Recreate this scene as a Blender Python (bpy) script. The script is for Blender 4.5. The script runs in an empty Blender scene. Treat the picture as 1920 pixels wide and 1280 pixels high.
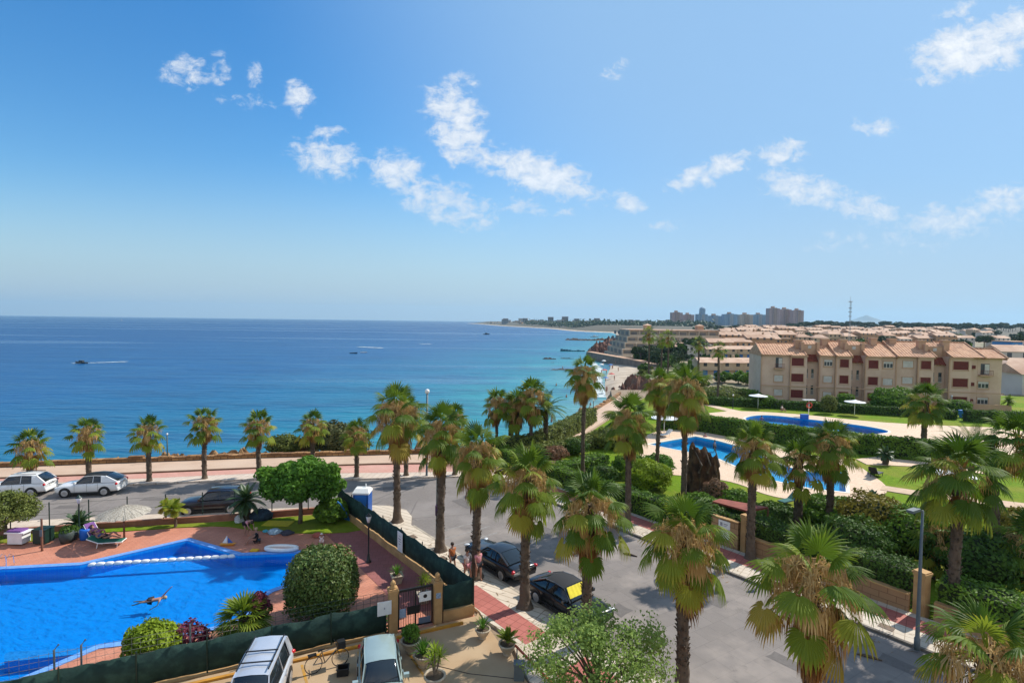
import bpy, bmesh, math, random
import numpy as np
from mathutils import Vector, Matrix, noise
from mathutils.geometry import tessellate_polygon
R = math.radians
PI = math.pi
scene = bpy.context.scene
col = scene.collection

# ---------------------------------------------------------------- camera
CAM_H = 14.2
HAZE_D = 7.5e-5
FPX = 1000.0                      # focal length for a 1920 px wide frame
PITCH, ROLL = R(2.18), R(0.716)
_f = Vector((0, math.cos(PITCH), -math.sin(PITCH)))
_r0 = Vector((1, 0, 0)); _u0 = _r0.cross(_f)
_r = _r0 * math.cos(ROLL) + _u0 * math.sin(ROLL)
_u = -_r0 * math.sin(ROLL) + _u0 * math.cos(ROLL)
CAM = Vector((0, 0, CAM_H))
cd = bpy.data.cameras.new('camera'); cd.sensor_width = 36; cd.lens = 36 * FPX / 1920
cd.clip_start = 0.1; cd.clip_end = 40000
cam = bpy.data.objects.new('camera', cd); col.objects.link(cam)
m = Matrix((_r, _u, -_f)).transposed().to_4x4(); m.translation = CAM
cam.matrix_world = m
scene.camera = cam
scene.render.resolution_x = 1024; scene.render.resolution_y = 682

def ray(px, py):
    return (_f * FPX + _r * (px - 960) + _u * (640 - py)).normalized()
def G(px, py, z=0.0):
    """point of the level plane z seen at a photo position"""
    d = ray(px, py); t = (z - CAM_H) / d.z
    p = CAM + d * t
    return Vector((p.x, p.y, z))
def AT(px, py, Y):
    """point at depth Y"""
    d = ray(px, py); return CAM + d * (Y / d.y)

# ---------------------------------------------------------------- sun, sky, exposure
SUN_EL, SUN_AZ = R(43), math.atan2(0.83, 0.56)     # azimuth from +Y towards +X
sd = bpy.data.lights.new('sun', 'SUN'); sd.energy = 5.0; sd.angle = R(0.6); sd.color = (1, .95, .87)
so = bpy.data.objects.new('sun', sd); col.objects.link(so)
sv = Vector((math.cos(SUN_EL) * math.sin(SUN_AZ), math.cos(SUN_EL) * math.cos(SUN_AZ), math.sin(SUN_EL)))
so.rotation_euler = (-sv).to_track_quat('-Z', 'Y').to_euler()
so.location = (60, 30, 90)
scene.view_settings.view_transform = 'Standard'; scene.view_settings.look = 'None'
scene.view_settings.exposure = 0.25; scene.view_settings.gamma = 1
scene.cycles.max_bounces = 6; scene.cycles.diffuse_bounces = 3; scene.cycles.transparent_max_bounces = 12
scene.cycles.volume_bounces = 0; scene.cycles.use_denoising = True
scene.cycles.caustics_reflective = False; scene.cycles.caustics_refractive = False
scene.cycles.sample_clamp_indirect = 4

class NT:
    """tiny node-tree helper"""
    def __init__(s, t): s.t = t; s.n = t.nodes; s.l = t.links
    def add(s, typ, ins=None, **kw):
        n = s.n.new(typ)
        for k, v in kw.items(): setattr(n, k, v)
        for k, v in (ins or {}).items(): s.set(n.inputs[k], v)
        return n
    def set(s, sock, v):
        if isinstance(v, bpy.types.NodeSocket): s.l.new(v, sock)
        elif isinstance(v, bpy.types.Node): s.l.new(v.outputs[0], sock)
        else:
            if isinstance(v, (tuple, list)) and len(v) == 3 and sock.type == 'RGBA': v = (*v, 1)
            sock.default_value = v
    def math(s, op, a, b=0.0, c=0.0, clamp=False):
        n = s.add('ShaderNodeMath', {0: a, 1: b, 2: c}, operation=op); n.use_clamp = clamp; return n
    def vec(s, op, a, b=(0, 0, 0)):
        return s.add('ShaderNodeVectorMath', {0: a, 1: b}, operation=op)
    def mix(s, f, a, b, bt='MIX'):
        n = s.add('ShaderNodeMix', data_type='RGBA', blend_type=bt)
        s.set(n.inputs['Factor'], f); s.set(n.inputs[6], a); s.set(n.inputs[7], b); return n.outputs[2]
    def ramp(s, f, stops, interp='LINEAR'):
        n = s.add('ShaderNodeValToRGB', {0: f}); cr = n.color_ramp; cr.interpolation = interp
        while len(cr.elements) < len(stops): cr.elements.new(.5)
        for e, (p, c) in zip(cr.elements, stops): e.position = p; e.color = (*c, 1)
        return n
    def smooth(s, x, a, b, ta=0.0, tb=1.0):
        return s.add('ShaderNodeMapRange', {0: x, 1: a, 2: b, 3: ta, 4: tb}, interpolation_type='SMOOTHSTEP')
    def noise(s, vec, sc, det=3, rough=.5, dist=0.0):
        n = s.add('ShaderNodeTexNoise', {'Scale': sc, 'Detail': det, 'Roughness': rough, 'Distortion': dist})
        if vec is not None: s.set(n.inputs['Vector'], vec)
        return n

world = bpy.data.worlds.new('World'); scene.world = world; world.use_nodes = True
w = NT(world.node_tree); w.n.clear()
sky = w.add('ShaderNodeTexSky', sky_type='NISHITA')
sky.sun_disc = False; sky.sun_elevation = SUN_EL; sky.sun_rotation = SUN_AZ
sky.altitude = 0; sky.air_density = 1.25; sky.dust_density = 0.6; sky.ozone_density = 3.0
tc = w.add('ShaderNodeTexCoord')
sep = w.add('ShaderNodeSeparateXYZ', {0: tc.outputs['Generated']})
yy = w.math('MAXIMUM', sep.outputs[1], 0.02)
U = w.math('DIVIDE', sep.outputs[0], yy); V = w.math('DIVIDE', sep.outputs[2], yy)
uv = w.add('ShaderNodeCombineXYZ', {0: U, 1: V})
# cloud banks: direction (as photo position), half sizes, tilt, strength
CLOUDS = [(350, 135, 48, 30, 0, .75), (478, 140, 16, 26, 0, .7), (560, 182, 28, 30, 0, 1.0), (465, 190, 60, 16, 5, .6), (410, 130, 22, 30, 0, .6),
          (615, 297, 74, 34, 12, .95), (615, 247, 40, 18, 10, .6), (850, 205, 66, 44, 35, 1.0), (862, 262, 56, 44, 40, 1.1), (890, 290, 48, 26, 20, .9),
          (1015, 328, 112, 36, 17, 1.15), (740, 322, 54, 34, 10, .95), (840, 385, 104, 38, 18, .9), (985, 388, 50, 18, 5, .7), (1060, 398, 26, 16, 0, .55),
          (1180, 378, 32, 20, 15, .85), (1335, 320, 88, 24, -20, 1.0), (1460, 285, 60, 22, -8, .85), (1510, 357, 84, 30, 12, 1.05), (1620, 392, 78, 26, 16, .95),
          (1640, 238, 42, 20, 0, .7), (1830, 90, 110, 44, -12, 1.25), (1900, 60, 60, 40, -10, 1.1), (1795, 18, 40, 16, -20, .7), (1735, 152, 40, 12, 0, .55),
          (1780, 415, 120, 30, 0, .75), (1880, 380, 70, 30, -10, .8), (1640, 455, 160, 24, 0, .45), (1150, 135, 34, 16, -40, .6), (870, 150, 30, 18, 10, .7), (1245, 422, 40, 12, 0, .5),
          (2100, 300, 120, 50, 10, 1.0), (2300, 120, 160, 60, 10, 1.0), (-250, 250, 120, 40, -10, .9), (-500, 100, 160, 60, 0, 1.0)]
mask = None
for (px, py, a, b, tilt, st) in CLOUDS:
    d = ray(px, py); u0, v0 = d.x / d.y, d.z / d.y
    k = math.sqrt(1 + u0 * u0) / 1000
    mp = w.add('ShaderNodeMapping', {0: uv.outputs[0]}, vector_type='TEXTURE')
    mp.inputs[1].default_value = (u0, v0, 0); mp.inputs[2].default_value = (0, 0, R(-tilt) + ROLL * 0)
    mp.inputs[3].default_value = (a * 1.6 / 1000, b * 1.7 / 1000, 1)
    ln = w.add('ShaderNodeVectorMath', {0: mp.outputs[0]}, operation='LENGTH')
    g = w.math('MULTIPLY', w.smooth(ln.outputs[1], 1.0, 0.15), st)
    mask = g if mask is None else w.math('MAXIMUM', mask, g)
st = w.add('ShaderNodeMapping', {0: uv.outputs[0]}); st.inputs[3].default_value = (1, 1.5, 1)
n1 = w.noise(st.outputs[0], 30, 10, .66, .35)
n2 = w.noise(st.outputs[0], 7, 4, .5)
dn = w.math('ADD', mask, w.math('MULTIPLY', w.math('SUBTRACT', n1.outputs[0], .5), 2.8))
dn = w.math('ADD', dn, w.math('MULTIPLY', w.math('SUBTRACT', n2.outputs[0], .5), .8))
cov = w.smooth(dn, .26, 1.1)
cov = w.math('MULTIPLY', cov, w.smooth(mask, 0.02, .35))
above = w.math('GREATER_THAN', sep.outputs[1], 0.05)
cov = w.math('MULTIPLY', cov, above)
low = w.smooth(V, 0.02, 0.33, .42, .9)       # low banks are thinner, seen through more air
cov = w.math('MULTIPLY', cov, low)
hs = w.add('ShaderNodeHueSaturation', {'Hue': .5, 'Saturation': 1.4, 'Value': 1.04, 'Color': sky.outputs[0]})
# thin veil and sea haze low over the horizon
dts = w.add('ShaderNodeVectorMath', {0: tc.outputs['Generated'], 1: tuple(sv)}, operation='DOT_PRODUCT')
hsc = w.mix(w.smooth(dts.outputs['Value'], .35, .82, 0, .85), hs.outputs[0], (2.75, 3.9, 5.35))
veil = w.smooth(V, 0.31, -0.05, 0, .95)
base = w.mix(veil, hsc, (3.85, 4.2, 4.75))
# bright broken cloud added in the unseen sky behind the camera to fill shadows
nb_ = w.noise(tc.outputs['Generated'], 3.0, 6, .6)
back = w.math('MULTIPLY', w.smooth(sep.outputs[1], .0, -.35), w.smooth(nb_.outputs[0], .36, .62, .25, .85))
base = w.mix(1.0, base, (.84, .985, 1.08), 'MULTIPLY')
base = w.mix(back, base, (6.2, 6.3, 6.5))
ccol = w.mix(w.smooth(dn, .8, 1.7), (5.2, 5.7, 6.4), (7.1, 7.2, 7.35))
fin = w.mix(cov, base, ccol)
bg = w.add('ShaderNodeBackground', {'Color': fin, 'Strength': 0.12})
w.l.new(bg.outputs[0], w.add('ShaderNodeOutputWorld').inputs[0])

# ---------------------------------------------------------------- materials
def lin(c): return tuple((x / 255 / 12.92) if x / 255 <= .04045 else ((x / 255 + .055) / 1.055) ** 2.4 for x in c)
def A(r, g, b, k=.85): return tuple(min(.85, v * k) for v in lin((r, g, b)))
MATS = {}
def mat(name, c1, c2=None, sc=3.0, rough=.75, bump=0.0, bsc=None, metal=0.0, island=None, trans=0.0, tone=None, spec=.4, coat=0.0, det=4, c3=None, sc3=.15, amt3=.5):
    """principled with noise mixing c1/c2, large patches of c3, optional per-island or per-frond tint"""
    if name in MATS: return MATS[name]
    M = bpy.data.materials.new(name); M.use_nodes = True
    t = NT(M.node_tree); t.n.clear()
    co = t.add('ShaderNodeTexCoord').outputs['Object'] if tone is None else None
    geo = t.add('ShaderNodeNewGeometry')
    vecs = geo.outputs['Position']
    c = c1
    if tone:
        at = t.add('ShaderNodeAttribute', attribute_name='tone')
        c = t.ramp(at.outputs['Fac'], tone).outputs[0]
    elif c2 is not None:
        nz = t.noise(vecs, sc, det, .6)
        c = t.mix(t.smooth(nz.outputs[0], .32, .68), c1, c2)
    if c3 is not None:
        nz3 = t.noise(vecs, sc3, 3, .6)
        c = t.mix(t.smooth(nz3.outputs[0], .42, .7, 0, amt3), c, c3)
    if island:
        c = t.mix(t.math('MULTIPLY', geo.outputs['Random Per Island'], island[1]), c, island[0])
    if name == 'asphalt' :
        wv = t.mix(.06, vecs, t.noise(vecs, 1.5, 3).outputs[1]); vo = t.add('ShaderNodeTexVoronoi', {'Vector': wv, 'Scale': .16}, feature='DISTANCE_TO_EDGE')
        ck = t.math('MULTIPLY', t.smooth(vo.outputs[0], .009, .003), t.smooth(t.noise(vecs, .25, 2).outputs[0], .42, .56)); c = t.mix(t.math('MULTIPLY', ck, .4), c, (.05, .045, .04))
        st_ = t.smooth(t.noise(vecs, .9, 5, .7).outputs[0], .60, .70, 0, .4); c = t.mix(st_, c, (.09, .08, .07))
    p = t.add('ShaderNodeBsdfPrincipled', {'Base Color': c, 'Roughness': rough, 'Metallic': metal, 'Specular IOR Level': spec, 'Coat Weight': coat})
    if bump:
        nb = t.noise(vecs, bsc or sc * 4, 4, .6)
        bn = t.add('ShaderNodeBump', {'Height': nb.outputs[0], 'Strength': .8, 'Distance': bump})
        t.l.new(bn.outputs[0], p.inputs['Normal'])
    sh = p.outputs[0]
    if trans:
        tr = t.add('ShaderNodeBsdfTranslucent', {'Color': c})
        sh = t.add('ShaderNodeMixShader', {0: trans, 1: sh, 2: tr.outputs[0]}).outputs[0]
    t.l.new(sh, t.add('ShaderNodeOutputMaterial').inputs[0])
    MATS[name] = M; return M

def tiled(name, c1, c2, mortar, w_, h_, ms=.02, ang=0.0, rough=.75, offset=.5, c3=None, amt3=.35, wall=False, bump=.004):
    """tile / masonry surface: brick texture in metres, turned by ang; wall=True lays courses on upright faces"""
    if name in MATS: return MATS[name]
    M = bpy.data.materials.new(name); M.use_nodes = True
    t = NT(M.node_tree); t.n.clear()
    geo = t.add('ShaderNodeNewGeometry'); v = geo.outputs['Position']
    if wall:
        s = t.add('ShaderNodeSeparateXYZ', {0: v})
        al = t.math('ADD', t.math('MULTIPLY', s.outputs[0], math.cos(ang)), t.math('MULTIPLY', s.outputs[1], math.sin(ang)))
        v = t.add('ShaderNodeCombineXYZ', {0: al, 1: s.outputs[2]}).outputs[0]
    else:
        mp = t.add('ShaderNodeMapping', {0: v}); mp.inputs[2].default_value = (0, 0, ang); v = mp.outputs[0]
    b = t.add('ShaderNodeTexBrick', {'Vector': v, 'Color1': c1, 'Color2': c2, 'Mortar': mortar, 'Scale': 1.0, 'Mortar Size': ms, 'Brick Width': w_, 'Row Height': h_, 'Mortar Smooth': .3}, offset=offset)
    nz = t.noise(geo.outputs['Position'], 1.3, 5, .65)
    c = t.mix(t.smooth(nz.outputs[0], .35, .75, 0, .3), b.outputs[0], tuple(x * .72 for x in c1))
    if c3 is not None:
        n3 = t.noise(geo.outputs['Position'], .35, 4, .6)
        c = t.mix(t.smooth(n3.outputs[0], .45, .68, 0, amt3), c, c3)
    if 'street' in name:
        st_ = t.smooth(t.noise(geo.outputs['Position'], .8, 5, .7).outputs[0], .56, .70, 0, .45); c = t.mix(st_, c, (.09, .08, .07))
        vo = t.add('ShaderNodeTexVoronoi', {'Vector': t.mix(.06, geo.outputs['Position'], t.noise(geo.outputs['Position'], 1.5, 3).outputs[1]), 'Scale': .3}, feature='DISTANCE_TO_EDGE')
    p = t.add('ShaderNodeBsdfPrincipled', {'Base Color': c, 'Roughness': rough})
    bn = t.add('ShaderNodeBump', {'Height': b.outputs[1], 'Strength': .6, 'Distance': bump}, invert=True)
    t.l.new(bn.outputs[0], p.inputs['Normal'])
    t.l.new(p.outputs[0], t.add('ShaderNodeOutputMaterial').inputs[0])
    MATS[name] = M; return M

# ---------------------------------------------------------------- mesh helpers
class MB:
    def __init__(s): s.v = []; s.f = []; s.tone = []
    def add(s, vs, fs):
        o = len(s.v); s.v += [tuple(p) for p in vs]; s.f += [tuple(i + o for i in f) for f in fs]; return s
    def box(s, x0, x1, y0, y1, z0, z1, T=None):
        vs = [Vector((x, y, z)) for x in (x0, x1) for y in (y0, y1) for z in (z0, z1)]
        if T is not None: vs = [T @ p for p in vs]
        return s.add(vs, [(0, 1, 3, 2), (4, 6, 7, 5), (0, 4, 5, 1), (2, 3, 7, 6), (0, 2, 6, 4), (1, 5, 7, 3)])
    def cbox(s, c, sx, sy, sz, rz=0.0, rx=0.0):
        """box of full sizes centred at c"""
        T = Matrix.Translation(c) @ Matrix.Rotation(rz, 4, 'Z') @ Matrix.Rotation(rx, 4, 'X')
        return s.box(-sx / 2, sx / 2, -sy / 2, sy / 2, -sz / 2, sz / 2, T)
    def bar(s, a, b, wd, h=None):
        """rectangular bar from a to b"""
        a, b = Vector(a), Vector(b); d = b - a; L = d.length
        if L < 1e-6: return s
        T = Matrix.Translation(a) @ d.to_track_quat('X', 'Z').to_matrix().to_4x4(); h = h or wd
        return s.box(0, L, -wd / 2, wd / 2, -h / 2, h / 2, T)
    def tube(s, pts, rad, n=8, cap=True):
        pts = [Vector(p) for p in pts]; rad = rad if isinstance(rad, (list, tuple)) else [rad] * len(pts)
        o = len(s.v); up = Vector((0, 0, 1))
        for i, p in enumerate(pts):
            d = (pts[min(i + 1, len(pts) - 1)] - pts[max(i - 1, 0)]).normalized()
            a = d.cross(up if abs(d.z) < .95 else Vector((1, 0, 0))).normalized(); b = d.cross(a)
            for k in range(n):
                t = 2 * PI * k / n; s.v.append(tuple(p + (a * math.cos(t) + b * math.sin(t)) * rad[i]))
        for i in range(len(pts) - 1):
            for k in range(n):
                k2 = (k + 1) % n; s.f.append((o + i * n + k, o + i * n + k2, o + (i + 1) * n + k2, o + (i + 1) * n + k))
        if cap: s.f.append(tuple(o + k for k in range(n))[::-1]); s.f.append(tuple(o + (len(pts) - 1) * n + k for k in range(n)))
        return s
    def lathe(s, prof, c=(0, 0, 0), n=16, sx=1, sy=1):
        """profile [(r,z),...] around z"""
        o = len(s.v); c = Vector(c)
        for r, z in prof:
            for k in range(n):
                t = 2 * PI * k / n; s.v.append((c.x + r * math.cos(t) * sx, c.y + r * math.sin(t) * sy, c.z + z))
        for i in range(len(prof) - 1):
            for k in range(n):
                k2 = (k + 1) % n; s.f.append((o + i * n + k, o + i * n + k2, o + (i + 1) * n + k2, o + (i + 1) * n + k))
        s.f.append(tuple(o + k for k in range(n))[::-1]); s.f.append(tuple(o + (len(prof) - 1) * n + k for k in range(n)))
        return s
    def sheet(s, poly, z, holes=()):
        loops = [[Vector((p[0], p[1], 0)) for p in L] for L in (poly, *holes)]
        tris = tessellate_polygon(loops); flat = [p for L in loops for p in L]
        vs = [(p.x, p.y, z) for p in flat]; fs = []
        for t in tris:
            a, b, c = (Vector(vs[i]) for i in t)
            fs.append(t if (b - a).cross(c - a).z > 0 else t[::-1])
        return s.add(vs, fs)
    def slab(s, poly, z0, z1, holes=(), bottom=False):
        s.sheet(poly, z1, holes)
        for L in (poly, *holes):
            n = len(L); vs = [(p[0], p[1], z) for p in L for z in (z0, z1)]
            s.add(vs, [(2 * i, 2 * ((i + 1) % n), 2 * ((i + 1) % n) + 1, 2 * i + 1) for i in range(n)])
        if bottom: s.sheet(poly, z0, holes)
        return s
    def build(s, name, m_, parent=None, smooth=False, loc=None):
        me = bpy.data.meshes.new(name)
        off = Vector(loc) if loc is not None else (parent_loc(parent) if parent else Vector())
        v = np.array(s.v, dtype=np.float32).reshape(-1, 3) - np.array(off, dtype=np.float32)
        me.from_pydata(v.tolist(), [], s.f)
        if s.tone:
            at = me.attributes.new('tone', 'FLOAT', 'POINT'); at.data.foreach_set('value', np.array(s.tone, dtype=np.float32))
        for x in (m_ if isinstance(m_, (list, tuple)) else [m_]): me.materials.append(x)
        if smooth: me.polygons.foreach_set('use_smooth', [True] * len(me.polygons))
        me.update()
        o = bpy.data.objects.new(name, me); col.objects.link(o)
        if parent: o.parent = parent
        if loc is not None: o.location = loc
        return o
def parent_loc(p):
    v = Vector()
    while p: v += p.location; p = p.parent
    return v
def tag(o, label=None, cat=None, group=None, kind=None):
    if label: o['label'] = label
    if cat: o['category'] = cat
    if group: o['group'] = group
    if kind: o['kind'] = kind
    return o
def thing(name, label, cat, loc=(0, 0, 0), rz=0, group=None):
    o = bpy.data.objects.new(name, None); col.objects.link(o); o.empty_display_size = .3
    o.location = loc; o.rotation_euler = (0, 0, rz); return tag(o, label, cat, group)
def struct(name, mb, m_, smooth=False):
    return tag(mb.build(name, m_, smooth=smooth), kind='structure')
KIDS = {}
def dup(o, loc=None, rz=None, sc=None, label=None, group=None, parent=None):
    """copy of a thing with its parts and sub-parts"""
    c = o.copy(); col.objects.link(c)
    if parent: c.parent = parent
    if loc is not None: c.location = loc
    if rz is not None: c.rotation_euler = (0, 0, rz)
    if sc is not None: c.scale = (sc,) * 3 if not isinstance(sc, tuple) else sc
    if label: c['label'] = label
    if group: c['group'] = group
    if o.name not in KIDS: KIDS[o.name] = list(o.children)
    for ch in KIDS[o.name]: dup(ch, parent=c)
    return c
def offset_poly(P, d):
    """outward offset (d>0) of a polygon"""
    P = [Vector((p[0], p[1])) for p in P]; n = len(P)
    area = sum(P[i].x * P[(i + 1) % n].y - P[(i + 1) % n].x * P[i].y for i in range(n))
    sg = 1 if area > 0 else -1; out = []
    for i in range(n):
        a = (P[i] - P[i - 1]).normalized(); b = (P[(i + 1) % n] - P[i]).normalized()
        na = Vector((a.y, -a.x)) * sg; nb = Vector((b.y, -b.x)) * sg
        q = (na + nb); q = q / max(.35, q.length_squared / 2) if q.length > 1e-4 else na
        out.append(P[i] + q * d)
    return out
def smooth_poly(P, it=2):
    P = [Vector((p[0], p[1])) for p in P]
    for _ in range(it):
        P = [q for i in range(len(P)) for q in (P[i] * .75 + P[(i + 1) % len(P)] * .25, P[i] * .25 + P[(i + 1) % len(P)] * .75)]
    return P
def XY(*pts, z=0.0): return [G(a, b, z).to_2d() for a, b in pts]
# the street runs along s (towards the camera) and n (to the right)
SO, SD, SN = Vector((.85, 25.9)), Vector((.627, -.779)), Vector((.779, .627))
def S(s, n, z=None):
    p = SO + SD * s + SN * n
    return p if z is None else Vector((p.x, p.y, z))
SANG = math.atan2(SD.y, SD.x)
# ================================================================ SETTING: water, terrain, near ground
SEA_Z = -6.0
COAST = [(-300, 40), (-60, 58), (-10, 66), (0, 72), (8, 82), (17, 97), (22, 120), (24.3, 143), (25.4, 153), (28.7, 177), (40, 247), (42, 298), (48.6, 349), (87, 495),
         (124, 621), (156, 792), (193, 1030), (133, 1150), (104, 1530), (-48, 2170), (-208, 3200), (-320, 3700), (-200, 4600), (900, 9000), (15000, 14500)]
CA = np.array(COAST, dtype=float)
def coast_d(x, y):
    """signed distance to the coast, + inland (right of the line)"""
    x = np.asarray(x, float); y = np.asarray(y, float); best = np.full(x.shape, 1e9); sg = np.ones(x.shape)
    for (ax, ay), (bx, by) in zip(CA[:-1], CA[1:]):
        dx, dy = bx - ax, by - ay
        t = np.clip(((x - ax) * dx + (y - ay) * dy) / (dx * dx + dy * dy), 0, 1)
        d = np.hypot(x - ax - t * dx, y - ay - t * dy); s = np.sign(dy * (x - ax) - dx * (y - ay))
        k = d < best; best = np.where(k, d, best); sg = np.where(k, np.where(s == 0, 1, s), sg)
    return best * sg
def sst(x, a, b):
    t = np.clip((x - a) / (b - a), 0, 1); return t * t * (3 - 2 * t)
def terrain_z(x, y):
    x = np.asarray(x, float); y = np.asarray(y, float); d = coast_d(x, y)
    bw = np.interp(y, [90, 150, 200, 260, 330, 420, 700, 1200, 4000], [2, 4, 10, 20, 14, 6, 6, 9, 14])     # beach width
    rise = np.interp(y, [90, 150, 250, 400, 1000, 2500], [6, 12, 22, 40, 80, 160])
    top = np.interp(y, [112, 210, 330, 600, 1100, 2500, 9000], [-3.2, -2.6, .5, 3, 7, 10, 14]) + 7 * sst(x / np.maximum(y, 1), .25, .8) * sst(y, 700, 1500)
    z = -6.4 + 1.5 * sst(d, 0, bw) + (top + 4.9) * sst(d, bw, bw + rise)
    z = np.where(d < 0, -6.4 + np.maximum(d * .05, -4), z)
    return z
def TZ(x, y): return float(terrain_z(np.array([x]), np.array([y]))[0])

NEAR = [(-130, -25), (-130, 40.5), (-60, 48.2), (-47, 49.6), (-25.5, 53.6), (-10, 56.2), (-1, 57.2), (3, 62), (7.5, 70), (15.5, 87), (19, 100), (21, 112), (40, 113), (190, 113), (190, -25)]
def inside(x, y, P):
    x = np.asarray(x); y = np.asarray(y); c = np.zeros(x.shape, bool); n = len(P)
    for i in range(n):
        (x1, y1), (x2, y2) = P[i], P[(i + 1) % n]
        if y1 == y2: continue
        k = ((y1 > y) != (y2 > y)) & (x < (x2 - x1) * (y - y1) / (y2 - y1) + x1); c ^= k
    return c
ys = np.concatenate([np.geomspace(50, 420, 100), np.geomspace(430, 15000, 90)])
ts = np.concatenate([np.linspace(-2.2, -.1, 24), np.linspace(-.09, 1.05, 190), np.linspace(1.1, 2.2, 16)])
YY, TT = np.meshgrid(ys, ts, indexing='ij'); XX = YY * TT
ZZ = terrain_z(XX, YY)
nz_ = np.sin(XX * .09 + np.sin(YY * .05) * 2) * np.cos(YY * .07 + XX * .02) * .35
ZZ = ZZ + nz_ * sst(coast_d(XX, YY), 8, 60)
shr = [(p[0] + (2 if p[0] < 100 else -3), p[1] - 2.5) for p in NEAR]
ZZ = np.where(inside(XX, YY, shr), np.minimum(ZZ, -3.0), ZZ)
nr, nc = XX.shape; mb = MB(); mb.v = np.stack([XX, YY, ZZ], -1).reshape(-1, 3).tolist()
mb.f = [(i * nc + j, i * nc + j + 1, (i + 1) * nc + j + 1, (i + 1) * nc + j) for i in range(nr - 1) for j in range(nc - 1)]
# terrain material: sand by the water, dry earth and scrub above
Mt = bpy.data.materials.new('dry_coastal_ground'); Mt.use_nodes = True; t = NT(Mt.node_tree); t.n.clear()
geo = t.add('ShaderNodeNewGeometry'); pz = t.add('ShaderNodeSeparateXYZ', {0: geo.outputs['Position']})
nb = t.noise(geo.outputs['Position'], .12, 6, .65); nb2 = t.noise(geo.outputs['Position'], .012, 4, .6)
sand = t.mix(t.smooth(nb.outputs[0], .35, .65), (.52, .43, .33), (.36, .28, .20))
land = t.mix(t.smooth(nb.outputs[0], .4, .62), (.30, .22, .14), (.10, .12, .045))
land = t.mix(t.smooth(nb2.outputs[0], .45, .6, 0, .7), land, (.34, .27, .19))
slope = t.add('ShaderNodeSeparateXYZ', {0: geo.outputs['Normal']})
land = t.mix(t.smooth(slope.outputs[2], .96, .8), land, (.26, .13, .075))
land = t.mix(t.smooth(pz.outputs[1], 350, 800, 0, .95), land, t.mix(nb.outputs[0], (.035, .05, .025), (.13, .09, .06)))
c = t.mix(t.smooth(pz.outputs[2], -4.9, -4.3), sand, land)
p = t.add('ShaderNodeBsdfPrincipled', {'Base Color': c, 'Roughness': .95})
t.l.new(p.outputs[0], t.add('ShaderNodeOutputMaterial').inputs[0])
struct('terrain', mb, Mt, smooth=True)

# sea
Ms = bpy.data.materials.new('sea_water'); Ms.use_nodes = True; t = NT(Ms.node_tree); t.n.clear()
geo = t.add('ShaderNodeNewGeometry'); sp = t.add('ShaderNodeSeparateXYZ', {0: geo.outputs['Position']})
X_, Y_ = sp.outputs[0], sp.outputs[1]
# distance offshore, measured across the run of the coast
off1 = t.math('SUBTRACT', Y_, t.math('ADD', t.math('MULTIPLY', X_, .17), 66))
off2 = t.math('SUBTRACT', t.math('MULTIPLY', t.math('SUBTRACT', Y_, 60), .22), X_)
off1 = t.math('ADD', off1, t.math('MULTIPLY', t.math('MAXIMUM', t.math('SUBTRACT', -8.0, X_), 0.0), .9))
off = t.math('MINIMUM', off1, t.math('MULTIPLY', t.math('ADD', off2, 12), 1.0))
nb = t.noise(geo.outputs['Position'], .018, 4, .6); 
off = t.math('ADD', off, t.math('MULTIPLY', t.math('SUBTRACT', nb.outputs[0], .5), 60))
lg = t.math('LOGARITHM', t.math('MAXIMUM', off, 3.0), 10.0)
c = t.ramp(t.math('DIVIDE', lg, 3.6), [(.18, (.16, .33, .31)), (.42, (.016, .23, .28)), (.50, (.002, .145, .25)), (.60, (.0, .078, .215)), (.74, (.0, .05, .17)), (.95, (.0, .04, .14))]).outputs[0]
# weed patches on the shallow bed
np1 = t.noise(t.add('ShaderNodeMapping', {0: geo.outputs['Position'], 3: (.012, .05, 1)}).outputs[0], 1.0, 4, .55)
wd = t.math('MULTIPLY', t.smooth(np1.outputs[0], .5, .66, 0, .6), t.smooth(off, 420, 60))
c = t.mix(wd, c, (.02, .12, .25))
# slicks: long pale streaks where the wind leaves the surface smoother
np2 = t.noise(t.add('ShaderNodeMapping', {0: geo.outputs['Position'], 3: (.0016, .011, 1)}).outputs[0], 1.0, 5, .6, .6)
slick = t.smooth(np2.outputs[0], .52, .62)
dist = t.add('ShaderNodeVectorMath', {0: geo.outputs['Position']}, operation='LENGTH')
w1 = t.noise(t.add('ShaderNodeMapping', {0: geo.outputs['Position'], 3: (.45, 1.0, 1)}).outputs[0], .9, 5, .65)
w2 = t.noise(t.add('ShaderNodeMapping', {0: geo.outputs['Position'], 3: (.02, .075, 1)}).outputs[0], 1.0, 4, .6)
w3 = t.noise(t.add('ShaderNodeMapping', {0: geo.outputs['Position'], 3: (.12, .42, 1)}).outputs[0], 1.0, 4, .6)
chop = t.math('ADD', t.math('MULTIPLY', w3.outputs[0], .55), t.math('MULTIPLY', w2.outputs[0], .55))
c = t.mix(t.smooth(chop, .50, .66, 0, .7), c, t.mix(.6, c, (.0, .03, .10), 'MIX'))
h = t.math('ADD', t.math('MULTIPLY', w1.outputs[0], .25), t.math('MULTIPLY', w3.outputs[0], 1.2))
h = t.math('ADD', h, t.math('MULTIPLY', w2.outputs[0], 2.0))
bn = t.add('ShaderNodeBump', {'Height': h, 'Strength': t.smooth(slick, 0, 1, .8, .35), 'Distance': .8})
p = t.add('ShaderNodeBsdfPrincipled', {'Base Color': c, 'Roughness': t.smooth(slick, 0, 1, .32, .25), 'IOR': 1.33, 'Specular IOR Level': .5, 'Normal': bn.outputs[0]})
t.l.new(p.outputs[0], t.add('ShaderNodeOutputMaterial').inputs[0])
mb = MB().sheet([(-16000, 30), (16000, 30), (16000, 15000), (-16000, 15000)], SEA_Z)
struct('sea', mb, Ms)
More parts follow.
